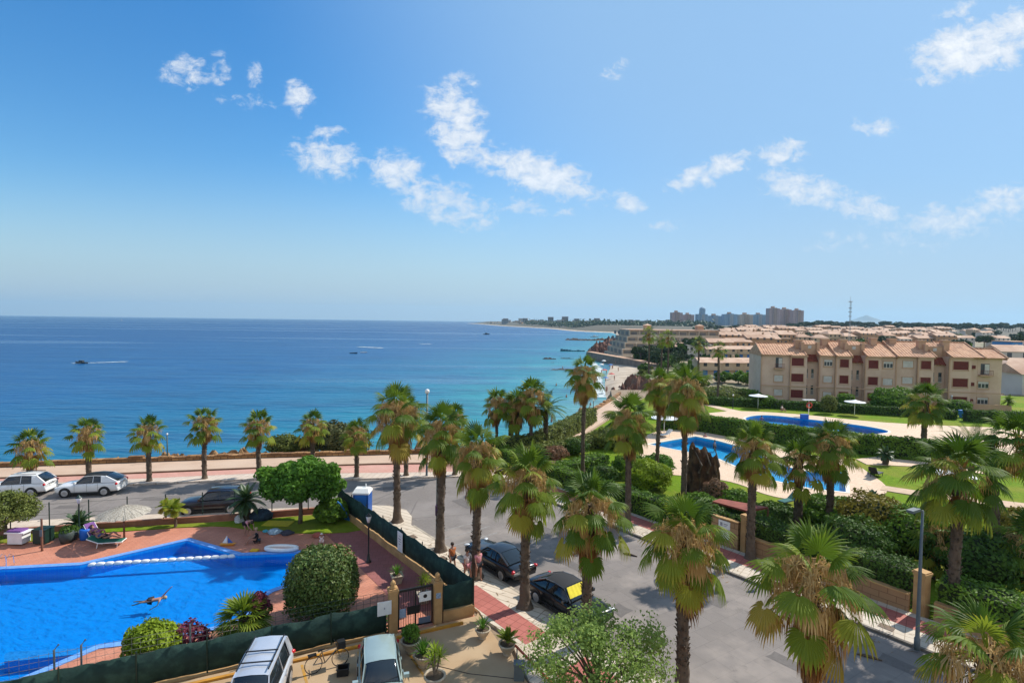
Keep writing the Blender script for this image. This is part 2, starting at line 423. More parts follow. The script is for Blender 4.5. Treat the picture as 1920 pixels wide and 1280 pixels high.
# surf line along the beach
foam = mat('sea_foam', (.8, .82, .82), (.5, .62, .62), 1.2, .8)

# ---------------------------------------------------------------- pools (outlines in plan)
POOL = XY((-420, 1082), (0, 1068), (150, 1060), (350, 1014), (447, 1042), (560, 1037), (590, 1040), (606, 1052), (602, 1072), (575, 1088), (536, 1096), (504, 1107), (484, 1120), (470, 1146), (420, 1172), (330, 1190), (235, 1203), (185, 1209), (20, 1280), (-150, 1362), (-420, 1520))
POOL_R = XY((1218, 834), (1262, 826), (1304, 819), (1345, 827), (1385, 838), (1420, 852), (1460, 870), (1500, 884), (1583, 884), (1586, 924), (1520, 917), (1455, 903), (1400, 884), (1350, 862), (1300, 850), (1262, 843))
POOL_B = smooth_poly(XY((1390, 786), (1415, 779), (1450, 779), (1520, 787), (1600, 796), (1655, 805), (1672, 812), (1620, 816), (1520, 806), (1430, 796)), 2)
asphalt = mat('asphalt', (.20, .174, .156), (.165, .144, .13), 6, .9, bump=.01, bsc=40, c3=(.26, .23, .21), sc3=.25, amt3=.7)
struct('ground', MB().slab([tuple(p) for p in NEAR], -8.5, 0.0, holes=[offset_poly(POOL, .12), offset_poly(POOL_R, .12), offset_poly(POOL_B, .12)]),
       mat('packed_earth', (.30, .22, .15), (.22, .16, .10), 1.5, .95, bump=.02))
def pool(poly, zw, depth, tile, name):
    mb = MB(); n = len(poly)
    mb.add([(p[0], p[1], z) for p in poly for z in (.02, -depth)], [(2 * i, 2 * i + 1, 2 * ((i + 1) % n) + 1, 2 * ((i + 1) % n)) for i in range(n)])
    mb.sheet(poly, -depth)
    o = tag(mb.build(name + '_basin', tile), kind='structure')
    wt = tag(MB().sheet(offset_poly(poly, .004), zw).build(name + '_water', MATS['pool_water']), kind='structure')
    return o, wt
Mw = bpy.data.materials.new('pool_water'); Mw.use_nodes = True; t = NT(Mw.node_tree); t.n.clear()
geo = t.add('ShaderNodeNewGeometry')
wn = t.noise(t.add('ShaderNodeMapping', {0: geo.outputs['Position'], 3: (1, 1.6, 1)}).outputs[0], 1.6, 4, .6, .5)
bn = t.add('ShaderNodeBump', {'Height': wn.outputs[0], 'Strength': .2, 'Distance': .10})
fr = t.add('ShaderNodeFresnel', {'IOR': 1.33, 'Normal': bn.outputs[0]})
tr = t.add('ShaderNodeBsdfTransparent', {'Color': (.55, .86, .97, 1)})
gl = t.add('ShaderNodeBsdfGlossy', {'Roughness': .06, 'Normal': bn.outputs[0]})
mx = t.add('ShaderNodeMixShader', {0: t.math('MULTIPLY', fr.outputs[0], .8), 1: tr.outputs[0], 2: gl.outputs[0]})
t.l.new(mx.outputs[0], t.add('ShaderNodeOutputMaterial').inputs[0]); MATS['pool_water'] = Mw
def pool_tile(name, c1, c2, mo):
    M = bpy.data.materials.new(name); M.use_nodes = True; t = NT(M.node_tree); t.n.clear()
    geo = t.add('ShaderNodeNewGeometry')
    b = t.add('ShaderNodeTexBrick', {'Vector': t.add('ShaderNodeMapping', {0: geo.outputs['Position'], 2: (0, 0, .4)}).outputs[0], 'Color1': c1, 'Color2': c2, 'Mortar': mo, 'Scale': 1.0, 'Mortar Size': .006, 'Brick Width': .12, 'Row Height': .12}, offset=0)
    n = t.noise(geo.outputs['Position'], .5, 5, .6, .8)
    vo = t.add('ShaderNodeTexVoronoi', {'Vector': t.mix(.25, geo.outputs['Position'], t.noise(geo.outputs['Position'], .8, 3).outputs[1]), 'Scale': 1.4}, feature='DISTANCE_TO_EDGE')
    ca = t.smooth(vo.outputs[0], .12, .0, 0, .22)
    c = t.mix(t.smooth(n.outputs[0], .35, .7, 0, .12), b.outputs[0], tuple(x * 1.25 for x in c2))
    p = t.add('ShaderNodeBsdfPrincipled', {'Base Color': c, 'Roughness': .4})
    t.l.new(p.outputs[0], t.add('ShaderNodeOutputMaterial').inputs[0]); return M
tile_deep = pool_tile('deep_blue_pool_tile', (.0, .30, .84), (.0, .34, .85), (.02, .40, .85))
tile_aqua = pool_tile('light_blue_pool_tile', (.0, .46, .76), (.01, .50, .80), (.1, .58, .82))
tile_mid = pool_tile('mid_blue_pool_tile', (.0, .36, .76), (.0, .40, .80), (.05, .48, .82))
pool(POOL, -.13, .72, tile_deep, 'pool')
pool(POOL_R, -.13, .8, tile_aqua, 'pool')
pool(POOL_B, -.13, .8, tile_mid, 'pool')
# underwater bench
bench = XY((8, 1223), (40, 1219), (186, 1209.5), (120, 1236), (75, 1256), (-30, 1296), (-60, 1290), z=-.3)
bench = [tuple(p) for p in XY((8, 1226), (18, 1220), (190, 1210), (150, 1224), (40, 1236), (8, 1238), z=-.2)]
struct('pool_step', MB().slab(bench, -.71, -.22), mat('pale_blue_tile', (.03, .30, .72), (.05, .36, .78), 6, .5))

# ---------------------------------------------------------------- pool terrace on the left
def ln(a, b, t): return (a[0] + (b[0] - a[0]) * t, a[1] + (b[1] - a[1]) * t)
F2a = S(-.9, -2.4); F2d = Vector((-.915, -.40)); F2n = Vector((-.40, .915))
def F2(t, off=0): return F2a + F2d * t + F2n * off
terr_out = [S(-.9, -2.4), S(-18.6, -2.4), *XY((480, 971), (40, 999)), (-75, 27.5), (-75, -12), F2(48)]
deck_m = tiled('terracotta_paving', A(226, 152, 122, .74), A(214, 138, 108, .74), A(190, 132, 108, .66), .42, .21, .012, SANG, .8, c3=A(205, 128, 100, .5), amt3=.5)
rim_in = POOL; rim_out = offset_poly(POOL, .34)
struct('pool_terrace', MB().slab([tuple(p) for p in terr_out], 0, .02, holes=[offset_poly(POOL, .2)]), deck_m)
rim = MB(); n = len(POOL)
rim.add([(q[0], q[1], z) for p, o in zip(POOL, rim_out) for q, z in ((p, .055), (o, .055), (o, .0), (p, .0))],
        [(4 * i + a, 4 * ((i + 1) % n) + a, 4 * ((i + 1) % n) + b, 4 * i + b) for i in range(n) for a, b in ((0, 1), (1, 2), (3, 0))])
struct('pool_edge', rim, mat('pale_blue_glazed_edge', A(130, 180, 245, .8), A(105, 158, 232, .8), 8, .35))
# darker paving walk beside the fence
struct('terrace_walk', MB().slab([tuple(p) for p in (S(-2.0, -2.5), S(-16.4, -2.5), S(-15.2, -4.6), S(-3.2, -4.9))], .02, .032),
       tiled('rose_paving', A(190, 118, 112, .6), A(178, 108, 100, .6), A(150, 98, 88, .5), .42, .42, .012, SANG + .78, .8, c3=A(165, 96, 84, .5)))
lawn_m = mat('lawn_grass', (.095, .175, .006), (.15, .235, .010), 3, .95, spec=.1, bump=.03, bsc=25, c3=(.25, .22, .04), sc3=.18, amt3=.6)
lawnL = XY((0, 1019), (52, 1017), (112, 1008), (200, 999), (330, 990), (400, 987), (430, 988), (470, 994), (545, 1000), (600, 1001), (650, 999), (684, 993))
lawnL = [tuple(p) for p in lawnL] + [tuple(S(-18.3, -2.75)), *[tuple(p) for p in XY((480, 975), (40, 1002), (-300, 1030))]]
struct('terrace_lawn', MB().slab(lawnL, .02, .07), lawn_m)

# ---------------------------------------------------------------- sea road, street, pavements, promenade
kf = XY((-900, 985), (-100, 925), (82, 917), (470, 900), (650, 900), (812, 896), (940, 893), (1020, 893))      # far kerb
kn = XY((-900, 1075), (-100, 992), (25, 980), (480, 957), (600, 953), (690, 947))                               # near kerb of the sea road
road = [tuple(p) for p in kf] + [tuple(p) for p in (S(-19, 11.5), S(-12, 11.5), S(26, 11.5), S(26, .55), S(-13.5, .55), S(-16, 1.1), S(-17.6, .6))] + [tuple(p) for p in kn[::-1]]
struct('road', MB().sheet(road, .004), asphalt)
brickroad = tiled('worn_grey_street_surface', (.21, .182, .163), (.185, .16, .142), (.145, .126, .112), .9, .9, .012, SANG + .35, .9, c3=(.30, .255, .22), amt3=.7)
struct('street_paving', MB().sheet([tuple(p) for p in (S(-10.5, .6), S(26, .6), S(26, 11.45), S(-12, 11.45))], .009), brickroad)
white_tile = tiled('cream_paving_slabs', A(226, 212, 192, .80), A(212, 198, 178, .80), A(172, 152, 130, .7), .42, .42, .02, SANG, .8, offset=0, c3=A(196, 172, 140, .7))
stripe_tile = tiled('cream_striped_paving', A(230, 214, 192, .80), A(218, 202, 180, .80), A(180, 158, 132, .7), 6, .42, .03, SANG + 1.45, .8, offset=0, c3=A(200, 176, 146, .7))
red_tile = tiled('red_paving_slabs', A(206, 122, 108, .72), A(196, 112, 98, .72), A(168, 92, 80, .6), .42, .42, .018, SANG, .8, offset=0, c3=A(186, 104, 92, .6))
pink_tile = tiled('pink_promenade_paving', A(222, 166, 148, .8), A(214, 156, 138, .8), A(196, 140, 124, .7), .6, .3, .015, .15, .8, c3=A(226, 184, 164, .8))
kerb_m = mat('kerb_stone', A(205, 192, 172, .7), A(178, 164, 146, .7), 2, .85)
# near pavement of the sea road and the street corner
corner = [tuple(S(s, n)) for s, n in ((-18.6, -2.1), (-8, -2.1), (-1.0, -2.1), (-.4, -2.3), (1.3, -2.2), (1.3, .5), (-12.8, .5), (-14.2, 1.3), (-15.6, 1.6), (-17.2, 1.0), (-18.4, -.4))]
struct('corner_pavement', MB().slab(corner, 0, .13), stripe_tile)
seawalk = [tuple(p) for p in kn] + [tuple(p) for p in (S(-18.7, -.4), S(-18.62, -2.3))] + [tuple(p) for p in XY((480, 968), (40, 995), (-900, 1095))]
struct('sea_road_pavement', MB().slab(seawalk, 0, .126), tiled('pale_pavement_slabs', A(226, 206, 184, .8), A(214, 194, 172, .8), A(186, 164, 140, .7), .6, .6, .015, .1, .8, c3=A(205, 180, 152, .7)))
walk = [tuple(S(s, n)) for s, n in ((1.32, -2.2), (1.32, .5), (26, .5), (26, -3.6), (4.6, -3.6))]
struct('left_pavement', MB().slab(walk, 0, .13), white_tile)
struct('left_red_strip', MB().slab([tuple(S(s, n)) for s, n in ((-3.2, -2.05), (-3.2, -.75), (2.4, -.75), (2.4, -2.05))], .13, .136), red_tile)
struct('left_red_panel', MB().slab([tuple(S(s, n)) for s, n in ((4.6, -2.4), (4.6, -.6), (26, -.6), (26, -2.4))], .13, .136), red_tile)
kb = MB()
for s0 in np.arange(-12.6, 26, 1.0): kb.add([(*S(s, n), z) for s, n, z in ((s0, .5, 0), (s0 + .98, .5, 0), (s0, .5, .14), (s0 + .98, .5, .14), (s0, .66, 0), (s0 + .98, .66, 0), (s0, .66, .13), (s0 + .98, .66, .13))], [(2, 3, 7, 6), (4, 6, 7, 5), (0, 2, 6, 4), (1, 5, 7, 3)])
struct('left_kerb', kb, kerb_m)
# right pavement with red strip
struct('right_pavement', MB().slab([tuple(S(s, n)) for s, n in ((-21, 14.6), (-19.5, 12.6), (-17.5, 11.75), (-15, 11.62), (26, 11.62), (26, 14.7))], 0, .13), white_tile)
struct('right_red_strip', MB().slab([tuple(S(s, n)) for s, n in ((-18, 13.0), (26, 13.0), (26, 14.2), (-19, 14.2))], .13, .136), red_tile)
kb = MB()
for s0 in np.arange(-15, 26, 1.0): kb.add([(*S(s, n), z) for s, n, z in ((s0, 11.5, 0), (s0 + .98, 11.5, 0), (s0, 11.5, .13), (s0 + .98, 11.5, .13), (s0, 11.64, 0), (s0 + .98, 11.64, 0), (s0, 11.64, .14), (s0 + .98, 11.64, .14))], [(2, 6, 7, 3), (0, 2, 3, 1), (0, 4, 6, 2), (1, 3, 7, 5)])
struct('right_kerb', kb, mat('grey_kerb_stone', A(150, 140, 128, .6), A(128, 118, 108, .6), 2, .85))
# promenade: pale kerb band, pink band, raised tan walk
k2 = XY((-900, 965), (-100, 917), (82, 908), (470, 890), (668, 889), (812, 887), (960, 884), (1040, 884))
k3 = XY((-900, 942), (-100, 905), (0, 899), (240, 890), (480, 880), (700, 872.5), (812, 871), (960, 868), (1060, 866))
k4 = XY((-900, 915), (-100, 886), (0, 881), (240, 872), (480, 863), (780, 855), (930, 851))
k5 = [(1.2, 58.0), (6, 67), (14, 84)]
struct('promenade_edge', MB().slab([tuple(p) for p in kf] + [tuple(p) for p in k3[::-1]], 0, .13), tiled('promenade_edge_slabs', A(226, 208, 190, .82), A(214, 196, 178, .82), A(184, 160, 140, .7), .5, .5, .02, .1, .8, offset=0))
struct('promenade_pink_band', MB().sheet([tuple(p) for p in k2] + [tuple(p) for p in k3[::-1]], .137), pink_tile)
prom = [tuple(p) for p in k3] + [(2.8, 53), (6.4, 60), (10.4, 69), (15.4, 80), (19.4, 90), (24, 99), (20, 102), (14.6, 86.5), (6.4, 69.5), (2, 60.5), (-1.5, 56.8)] + [tuple(p) for p in k4[:-1][::-1]]
struct('promenade', MB().slab(prom, 0, .24), mat('sandy_promenade_paving', A(214, 184, 158, .78), A(204, 172, 146, .78), .8, .85, c3=A(222, 196, 172, .8), sc3=.2, amt3=.5, bump=.003, bsc=30))
struct('promenade_step', MB().slab([tuple(p) for p in k3[:-1]] + [(p[0] + .02, p[1] - .22) for p in k3[:-1][::-1]], .137, .248), mat('worn_edge_stone', A(160, 128, 102, .6), A(132, 104, 82, .6), 1.2, .9))
# forecourt in the foreground
fc = [tuple(F2(0, -.1)), tuple(S(-1.0, -2.2)), tuple(S(4.6, -3.62)), tuple(S(26, -3.62)), (5, -20), (-60, -20), tuple(F2(48, -.1))]
struct('forecourt', MB().slab(fc, 0, .1), mat('sandy_concrete', A(208, 176, 136, .66), A(194, 160, 120, .66), .7, .9, c3=A(214, 186, 150, .66), sc3=.3, amt3=.6, bump=.004, bsc=25))

m_patch = mat('fresh_asphalt_patch', (.15, .132, .12), (.125, .11, .10), 5, .9, bump=.008, bsc=40); rg = np.random.default_rng(31); pm_ = MB()
for s0, n0, a_, b_ in ((-6.5, 7.5, 1.6, .8), (-1.5, 5.2, 2.4, .7), (5.2, 8.2, 1.4, 1.0), (10.5, 6.0, 2.6, .6), (-14.5, 6.0, 2.2, .9), (-9.2, 9.5, 1.0, .8), (3.0, 3.6, .9, .9), (13, 9.6, 1.6, .8)):
    pm_.sheet([tuple(S(s0 + a_ * .5 * x + rg.uniform(-.08, .08), n0 + b_ * .5 * y + rg.uniform(-.06, .06))) for x, y in ((-1, -1), (0, -1), (1, -1), (1, 0), (1, 1), (0, 1), (-1, 1), (-1, 0))], .0135)
for px, py, a_, b_ in ((300, 935, 2.6, .7), (560, 925, 3.4, .6), (130, 950, 1.8, .7), (740, 915, 2.0, .8)):
    c_ = G(px, py); pm_.sheet([(c_.x + a_ * x * .5 + rg.uniform(-.1, .1), c_.y + b_ * y * .5 + rg.uniform(-.06, .06) + a_ * x * .06) for x, y in ((-1, -1), (0, -1), (1, -1), (1, 1), (0, 1), (-1, 1))], .0105)
struct('road_repair_patches', pm_, m_patch)
# ---------------------------------------------------------------- garden on the right
gl_out = [tuple(p) for p in (S(26, 14.95), S(-19.5, 14.95), S(-23, 16.0))] + [(3.0, 53.0), (6.6, 60), (10.6, 69), (15.6, 80), (19.6, 90), (25, 100), (30, 110), (170, 110), (170, -10)]
struct('garden_lawn', MB().slab(gl_out, 0, .05, holes=[offset_poly(POOL_R, .2), offset_poly(POOL_B, .2)]), lawn_m)
sand_m = tiled('sandy_pool_paving', A(238, 208, 178, .8), A(230, 198, 166, .8), A(208, 176, 146, .7), .4, .4, .012, .3, .85, c3=A(226, 190, 158, .75))
dR = smooth_poly(XY((1195, 838), (1215, 812), (1262, 806), (1330, 812), (1420, 832), (1500, 850), (1560, 862), (1592, 862), (1630, 888), (1668, 915), (1655, 935), (1600, 948), (1530, 944), (1440, 932), (1380, 905), (1310, 895), (1240, 890), (1205, 868)), 2)
struct('pool_paving', MB().slab([tuple(p) for p in dR], .02, .09, holes=[offset_poly(POOL_R, .02)]), sand_m)
dB = smooth_poly(XY((1250, 784), (1300, 780), (1335, 774), (1380, 771), (1440, 773), (1520, 779), (1600, 788), (1700, 796), (1960, 806), (1960, 880), (1880, 862), (1700, 842), (1560, 822), (1420, 806), (1310, 800)), 2)
struct('upper_pool_paving', MB().slab([tuple(p) for p in dB], .02, .09, holes=[offset_poly(POOL_B, .02)]), sand_m)
pathm = sand_m
struct('garden_path', MB().slab([tuple(p) for p in XY((1308, 757), (1322, 757), (1392, 772), (1380, 777), (1350, 768))], .04, .094), sand_m)
struct('lower_path', MB().slab([tuple(p) for p in XY((1655, 912), (1715, 921), (1960, 950), (1960, 962), (1712, 930), (1650, 920))], .04, .12), mat('path_edging', A(226, 196, 166, .75), A(206, 176, 146, .75), 1.5, .9))
struct('middle_path', MB().slab([tuple(p) for p in XY((1605, 862), (1640, 858), (1720, 866), (1960, 892), (1960, 902), (1720, 876), (1625, 872))], .04, .11), sand_m)
struct('garden_bed', MB().slab([tuple(p) for p in smooth_poly(XY((1500, 990), (1560, 985), (1620, 1010), (1600, 1040), (1500, 1030)), 2)], .04, .07), mat('bare_garden_soil', A(208, 170, 130, .6), A(180, 140, 104, .6), 2, .95))
for poly_, z_ in ((POOL_R, .11), (POOL_B, .11)):
    ro = offset_poly(poly_, .3); n = len(ro); r_ = MB()
    r_.add([(q[0], q[1], z) for p, o in zip(poly_, ro) for q, z in ((p, z_), (o, z_), (o, .05), (p, .0))],
           [(4 * i + a, 4 * ((i + 1) % n) + a, 4 * ((i + 1) % n) + b, 4 * i + b) for i in range(n) for a, b in ((0, 1), (1, 2), (3, 0))])
    struct('pool_coping', r_, mat('cream_coping', A(246, 236, 216, .8), A(236, 222, 200, .8), 3, .7))
# ================================================================ VEGETATION
rng = np.random.default_rng(7)
GREEN_T = [(0, (.04, .085, .008)), (.35, (.10, .17, .014)), (.62, (.22, .28, .025)), (.84, (.38, .34, .04)), (1, (.42, .24, .06))]
DEAD_T = [(0, (.14, .055, .018)), (.3, (.32, .15, .04)), (.6, (.48, .29, .10)), (1, (.62, .44, .20))]
m_frond = mat('palm_frond_green', None, tone=GREEN_T, rough=.55, trans=.38, spec=.22)
m_dead = mat('palm_frond_dry', None, tone=DEAD_T, rough=.8, trans=.25, spec=.2)
m_trunk = mat('palm_trunk_fibre', (.10, .066, .044), (.042, .028, .019), 5, .95, bump=.04, bsc=22, island=((.21, .155, .11), .5))
m_trunkbase = mat('palm_trunk_foot', (.26, .18, .12), (.16, .11, .07), 6, .95, bump=.03, bsc=18)

def frond(mb, base, az, el, Lp, Rb, nseg, spread, k_pet, k_tip, tone, pleat=True, cup=.25, rows=(.10, .38, .60, .80, 1.0), steps=4, ptone=None):
    """one fan leaf: arched petiole, pleated blade of nseg fingers that droop at the tips"""
    d = np.array([math.cos(el) * math.cos(az), math.cos(el) * math.sin(az), math.sin(el)]); p = np.array(base, float)
    side = np.array([-math.sin(az), math.cos(az), 0.0]); pw = .022; o = len(mb.v); pts = []
    for i in range(steps + 1):
        up = np.cross(d, side)
        for q in (p + side * pw, p - side * pw, p + up * pw * .8): mb.v.append(tuple(q)); mb.tone.append(tone if ptone is None else ptone)
        if i < steps:
            p = p + d * Lp / steps; d = d + np.array([0, 0, -1]) * k_pet / steps; d /= np.linalg.norm(d)
    for i in range(steps):
        a = o + i * 3
        mb.f += [(a, a + 1, a + 4, a + 3), (a + 1, a + 2, a + 5, a + 4), (a + 2, a, a + 3, a + 5)]
    up = np.cross(d, side); up /= np.linalg.norm(up)
    if up[2] < 0: up = -up
    th = np.linspace(-spread / 2, spread / 2, nseg); dth = spread / nseg
    tn = tone
    for j, t in enumerate(th):
        dd = d * math.cos(t) + side * math.sin(t) - up * cup * (abs(math.sin(t)) ** 1.3); dd /= np.linalg.norm(dd)
        tg = -d * math.sin(t) + side * math.cos(t); L = Rb * (1 - .25 * (abs(t) / (spread / 2)) ** 2) * rng.uniform(.88, 1.05)
        q = p.copy(); o = len(mb.v); prev = 0; e = dd.copy(); kk = k_tip * rng.uniform(.8, 1.25)
        for i, r in enumerate(rows):
            q = q + e * (r - prev) * L; prev = r
            w_ = .5 * dth * L * min(r, .62) * (1.12 if r <= .62 else max(.0, (1 - r) / .38) + .03)
            if not pleat: w_ *= .66
            lift = up * w_ * .55
            tt = min(1, tn + (.45 if r > .9 else .2 if r > .7 else 0) * rng.random())
            if pleat:
                mb.v += [tuple(q + tg * w_), tuple(q + lift), tuple(q - tg * w_)]; mb.tone += [tt] * 3
            else:
                mb.v += [tuple(q + tg * w_), tuple(q - tg * w_)]; mb.tone += [tt] * 2
            e = e + np.array([0, 0, -1]) * kk * (.25 if r < .3 else (.6 if r < .6 else 1.0)) * .5; e /= np.linalg.norm(e)
        c = 3 if pleat else 2
        for i in range(len(rows) - 1):
            a = o + i * c; mb.f.append((a, a + 1, a + c + 1, a + c))
            if pleat: mb.f.append((a + 1, a + 2, a + c + 2, a + c + 1))

def palm_crown(seed, n_green=30, n_dead=34, size=1.0, nseg=22, pleat=True, skirt=1.0, droop=1.0, dry=.5, lean_tone=0.0):
    """green crown and dry petticoat of a fan palm, head at the origin"""
    global rng; rng = np.random.default_rng(seed)
    g, d = MB(), MB(); ga = 2.399963
    for i in range(n_green):
        t = i / (n_green - 1); az = i * ga + rng.uniform(-.25, .25); el = R(84 - 118 * t ** .95) + rng.uniform(-.14, .14)
        el -= 0.15 * droop * t
        h = .25 - .75 * t; Lp = size * (.6 + 1.0 * t) * rng.uniform(.7, 1.2)
        tone = np.clip(.16 + .34 * t + rng.uniform(-.14, .20) + lean_tone + (.28 if rng.random() < .16 * (1 + t) else 0), 0, 1)
        frond(g, (math.cos(az) * .12, math.sin(az) * .12, h), az, el, Lp, size * rng.uniform(.92, 1.15) * (.85 + .2 * t), nseg, R(rng.uniform(165, 235)),
              .35 + .5 * t * droop, .30 + .55 * t * droop, tone, pleat, cup=rng.uniform(.15, .6), ptone=.62)
    for i in range(n_dead):
        t = i / max(1, n_dead - 1); az = i * ga * 1.7 + rng.uniform(-.4, .4); el = R(30 - 100 * t ** .6) + rng.uniform(-.25, .25)
        tone = np.clip(.62 - .42 * t + rng.uniform(-.22, .25), 0, 1)
        frond(d, (math.cos(az) * .17, math.sin(az) * .17, .05 - .95 * t * skirt), az, el, size * (1.15 - .65 * t) * rng.uniform(.6, 1.1), size * rng.uniform(.85, 1.25), max(8, int(nseg * .65)), R(rng.uniform(50, 150)),
              1.5, 1.7, tone, False, cup=.8)
    # spent flower stalks: arching strands with hanging threads
    for i in range(int(20 * dry)):
        az = rng.uniform(0, 2 * PI); q = np.array([0, 0, .1]); e = np.array([math.cos(az) * .7, math.sin(az) * .7, rng.uniform(.2, .8)]); pts = []
        for k in range(7): pts.append(tuple(q)); q = q + e / np.linalg.norm(e) * .26 * size; e = e + np.array([0, 0, -.42])
        o = len(d.v); d.tube(pts, .016, 4); d.tone += [.85] * (len(d.v) - o)
        for k in range(2, 7):
            for _ in range(9):
                a = np.array(pts[k]); b = a + rng.normal(0, .10, 3); c = b + np.array([rng.normal(0, .08), rng.normal(0, .08), -rng.uniform(.25, .6)]) * size
                o = len(d.v); wv = rng.normal(0, .012, 3)
                d.v += [tuple(a), tuple(b + wv), tuple(c), tuple(b - wv)]; d.f.append((o, o + 1, o + 2, o + 3)); d.tone += [rng.uniform(.6, 1)] * 4
    # crown shaft where the stems meet
    for _ in range(46):
        az = rng.uniform(0, 2 * PI); z = rng.uniform(-1.0 * skirt, .2); r_ = .16 + .05 * rng.random(); a = np.array([math.cos(az) * r_, math.sin(az) * r_, z])
        e = np.array([math.cos(az) * .5, math.sin(az) * .5, rng.uniform(.3, 1)]); L = rng.uniform(.18, .4)
        s_ = np.array([-math.sin(az), math.cos(az), 0]) * .035; o = len(d.v)
        d.v += [tuple(a + s_), tuple(a - s_), tuple(a + e * L - s_ * .4), tuple(a + e * L + s_ * .4)]; d.f.append((o, o + 1, o + 2, o + 3)); d.tone += [rng.uniform(0, .55)] * 4
    return g, d

def palm_trunk(seed, r=.25, H=8.0, foot=True, rough=1.0, lean=0.0):
    rg = np.random.default_rng(seed); mb = MB(); n = 16; rows = int(H / .085); o = 0; ph = rg.uniform(0, 6, 4)
    for i in range(rows + 1):
        z = H * i / rows; f = z / H
        rr = r * (1.0 + .06 * math.sin(f * 9 + ph[0]) + (0.8 * math.exp(-z / .22) + .28 * math.exp(-z / .9) if foot else .12 * math.exp(-z / .4)) - .08 * f)
        saw = ((z / .26) % 1.0); rr *= 1 + .07 * rough * (1 - saw) * (1 if z > .9 else .2) + rg.uniform(-.025, .025) * rough
        cx = lean * f * f * H * .1 + .04 * math.sin(f * 5 + ph[1]); cy = .04 * math.sin(f * 4 + ph[2])
        for k in range(n):
            t = 2 * PI * k / n; q = rr * (1 + .05 * rough * math.sin(3 * t + z * 7 + ph[3]) + rg.uniform(-.03, .03) * rough)
            mb.v.append((cx + q * math.cos(t), cy + q * math.sin(t), z))
    for i in range(rows):
        for k in range(n):
            k2 = (k + 1) % n; mb.f.append((i * n + k, i * n + k2, (i + 1) * n + k2, (i + 1) * n + k))
    mb.f.append(tuple(rows * n + k for k in range(n)))
    # old leaf bases standing off the stem
    for _ in range(int(H * 34 * rough)):
        z = rg.uniform(1.1, H); az = rg.uniform(0, 2 * PI); f = z / H; cx = lean * f * f * H * .1 + .04 * math.sin(f * 5 + ph[1]); cy = .04 * math.sin(f * 4 + ph[2])
        e = Vector((math.cos(az), math.sin(az), 0)); s_ = Vector((-e.y, e.x, 0)) * rg.uniform(.03, .065); a = Vector((cx, cy, z)) + e * r * .93
        out = rg.uniform(.04, .12) * (1.6 if rg.random() < .12 else 1); up_ = rg.uniform(.06, .16)
        mb.add([a + s_ - Vector((0, 0, .05)), a - s_ - Vector((0, 0, .05)), a + e * out - s_ * .5 + Vector((0, 0, up_)), a + e * out + s_ * .5 + Vector((0, 0, up_)), a + e * out * .4 + Vector((0, 0, up_))],
               [(0, 1, 2, 3), (3, 2, 4), (0, 3, 4), (1, 4, 2)])
    return mb

# --- fan palm variants (mesh data shared by all the palms)
def crown_set(seed, **k):
    g, d = palm_crown(seed, **k); a = g.build('crown', m_frond); b = d.build('dead_fronds', m_dead); return a, b
PROTO = []
def keep(o):
    PROTO.append(o); return o.data
NEARV = [tuple(keep(o) for o in crown_set(11 + i, n_green=n, n_dead=dd, size=sz, skirt=sk, droop=dr, dry=dy, lean_tone=lt)) for i, (n, dd, sz, sk, dr, dy, lt) in enumerate(
    [(30, 50, .98, 1.9, 1.1, 1.0, 0), (26, 58, 1.0, 2.2, 1.2, 1.2, .05), (33, 34, .94, 1.3, 1.1, .8, -.03), (26, 60, 1.0, 2.1, 1.1, 1.5, .05), (40, 14, 1.08, .9, 1.0, .3, -.08)])]
MIDV = [tuple(keep(o) for o in crown_set(31 + i, n_green=n, n_dead=dd, size=sz, skirt=sk, nseg=13, pleat=True, dry=dy, droop=.8)) for i, (n, dd, sz, sk, dy) in enumerate(
    [(27, 28, .70, 1.0, .7), (24, 34, .74, 1.1, .9), (28, 24, .68, .8, .5), (24, 40, .86, 1.6, 1.0)])]
FARV = [tuple(keep(o) for o in crown_set(51 + i, n_green=24, n_dead=8, size=.95, skirt=.6, nseg=9, pleat=False, dry=.0, droop=1.0, lean_tone=-.06)) for i in range(2)]
TRV = {k: keep(palm_trunk(71 + i, r, 8.0, ft, ro, ln_).build('trunk', m_trunk)) for i, (k, r, ft, ro, ln_) in enumerate([('thick', .26, True, 1.0, 0), ('mid', .22, True, .9, .0), ('slim', .19, True, .6, .25), ('plain', .30, False, 1.3, .0)])}
for o in PROTO: bpy.data.objects.remove(o)
def palm(label, pos, top, crown, trunk='thick', sc=1.0, rz=None, group=None, name='fan_palm', cat='palm tree', tw=1.0, lean=(0, 0)):
    """pos on the ground, top = height of the highest leaf"""
    r_ = thing(name, label, cat, pos, 0, group); hd = top - 1.35 * sc
    rz = random.uniform(0, 6.28) if rz is None else rz
    t_ = bpy.data.objects.new('trunk', TRV[trunk]); col.objects.link(t_); t_.parent = r_; t_.scale = (tw * .86, tw * .86, hd / 8.0); t_.rotation_euler = (lean[1], lean[0], rz)
    top_ = Vector((math.sin(lean[0]) * hd, -math.sin(lean[1]) * hd, hd))
    for nm, me in zip(('crown', 'dead_fronds'), crown):
        c_ = bpy.data.objects.new(nm, me); col.objects.link(c_); c_.parent = r_; c_.location = top_; c_.scale = (sc,) * 3; c_.rotation_euler = (random.uniform(-.08, .08), random.uniform(-.08, .08), rz)
    return r_
random.seed(5)
def topz(px, py, P): 
    """height at which a point above P appears at photo row py"""
    return AT(px, py, P.y).z
def palm_at(label, bx, by, tx, ty, crown, **k):
    P = G(bx, by); return palm(label, P, topz(tx, ty, P), crown, **k)
gp = 'fan palms along the promenade'
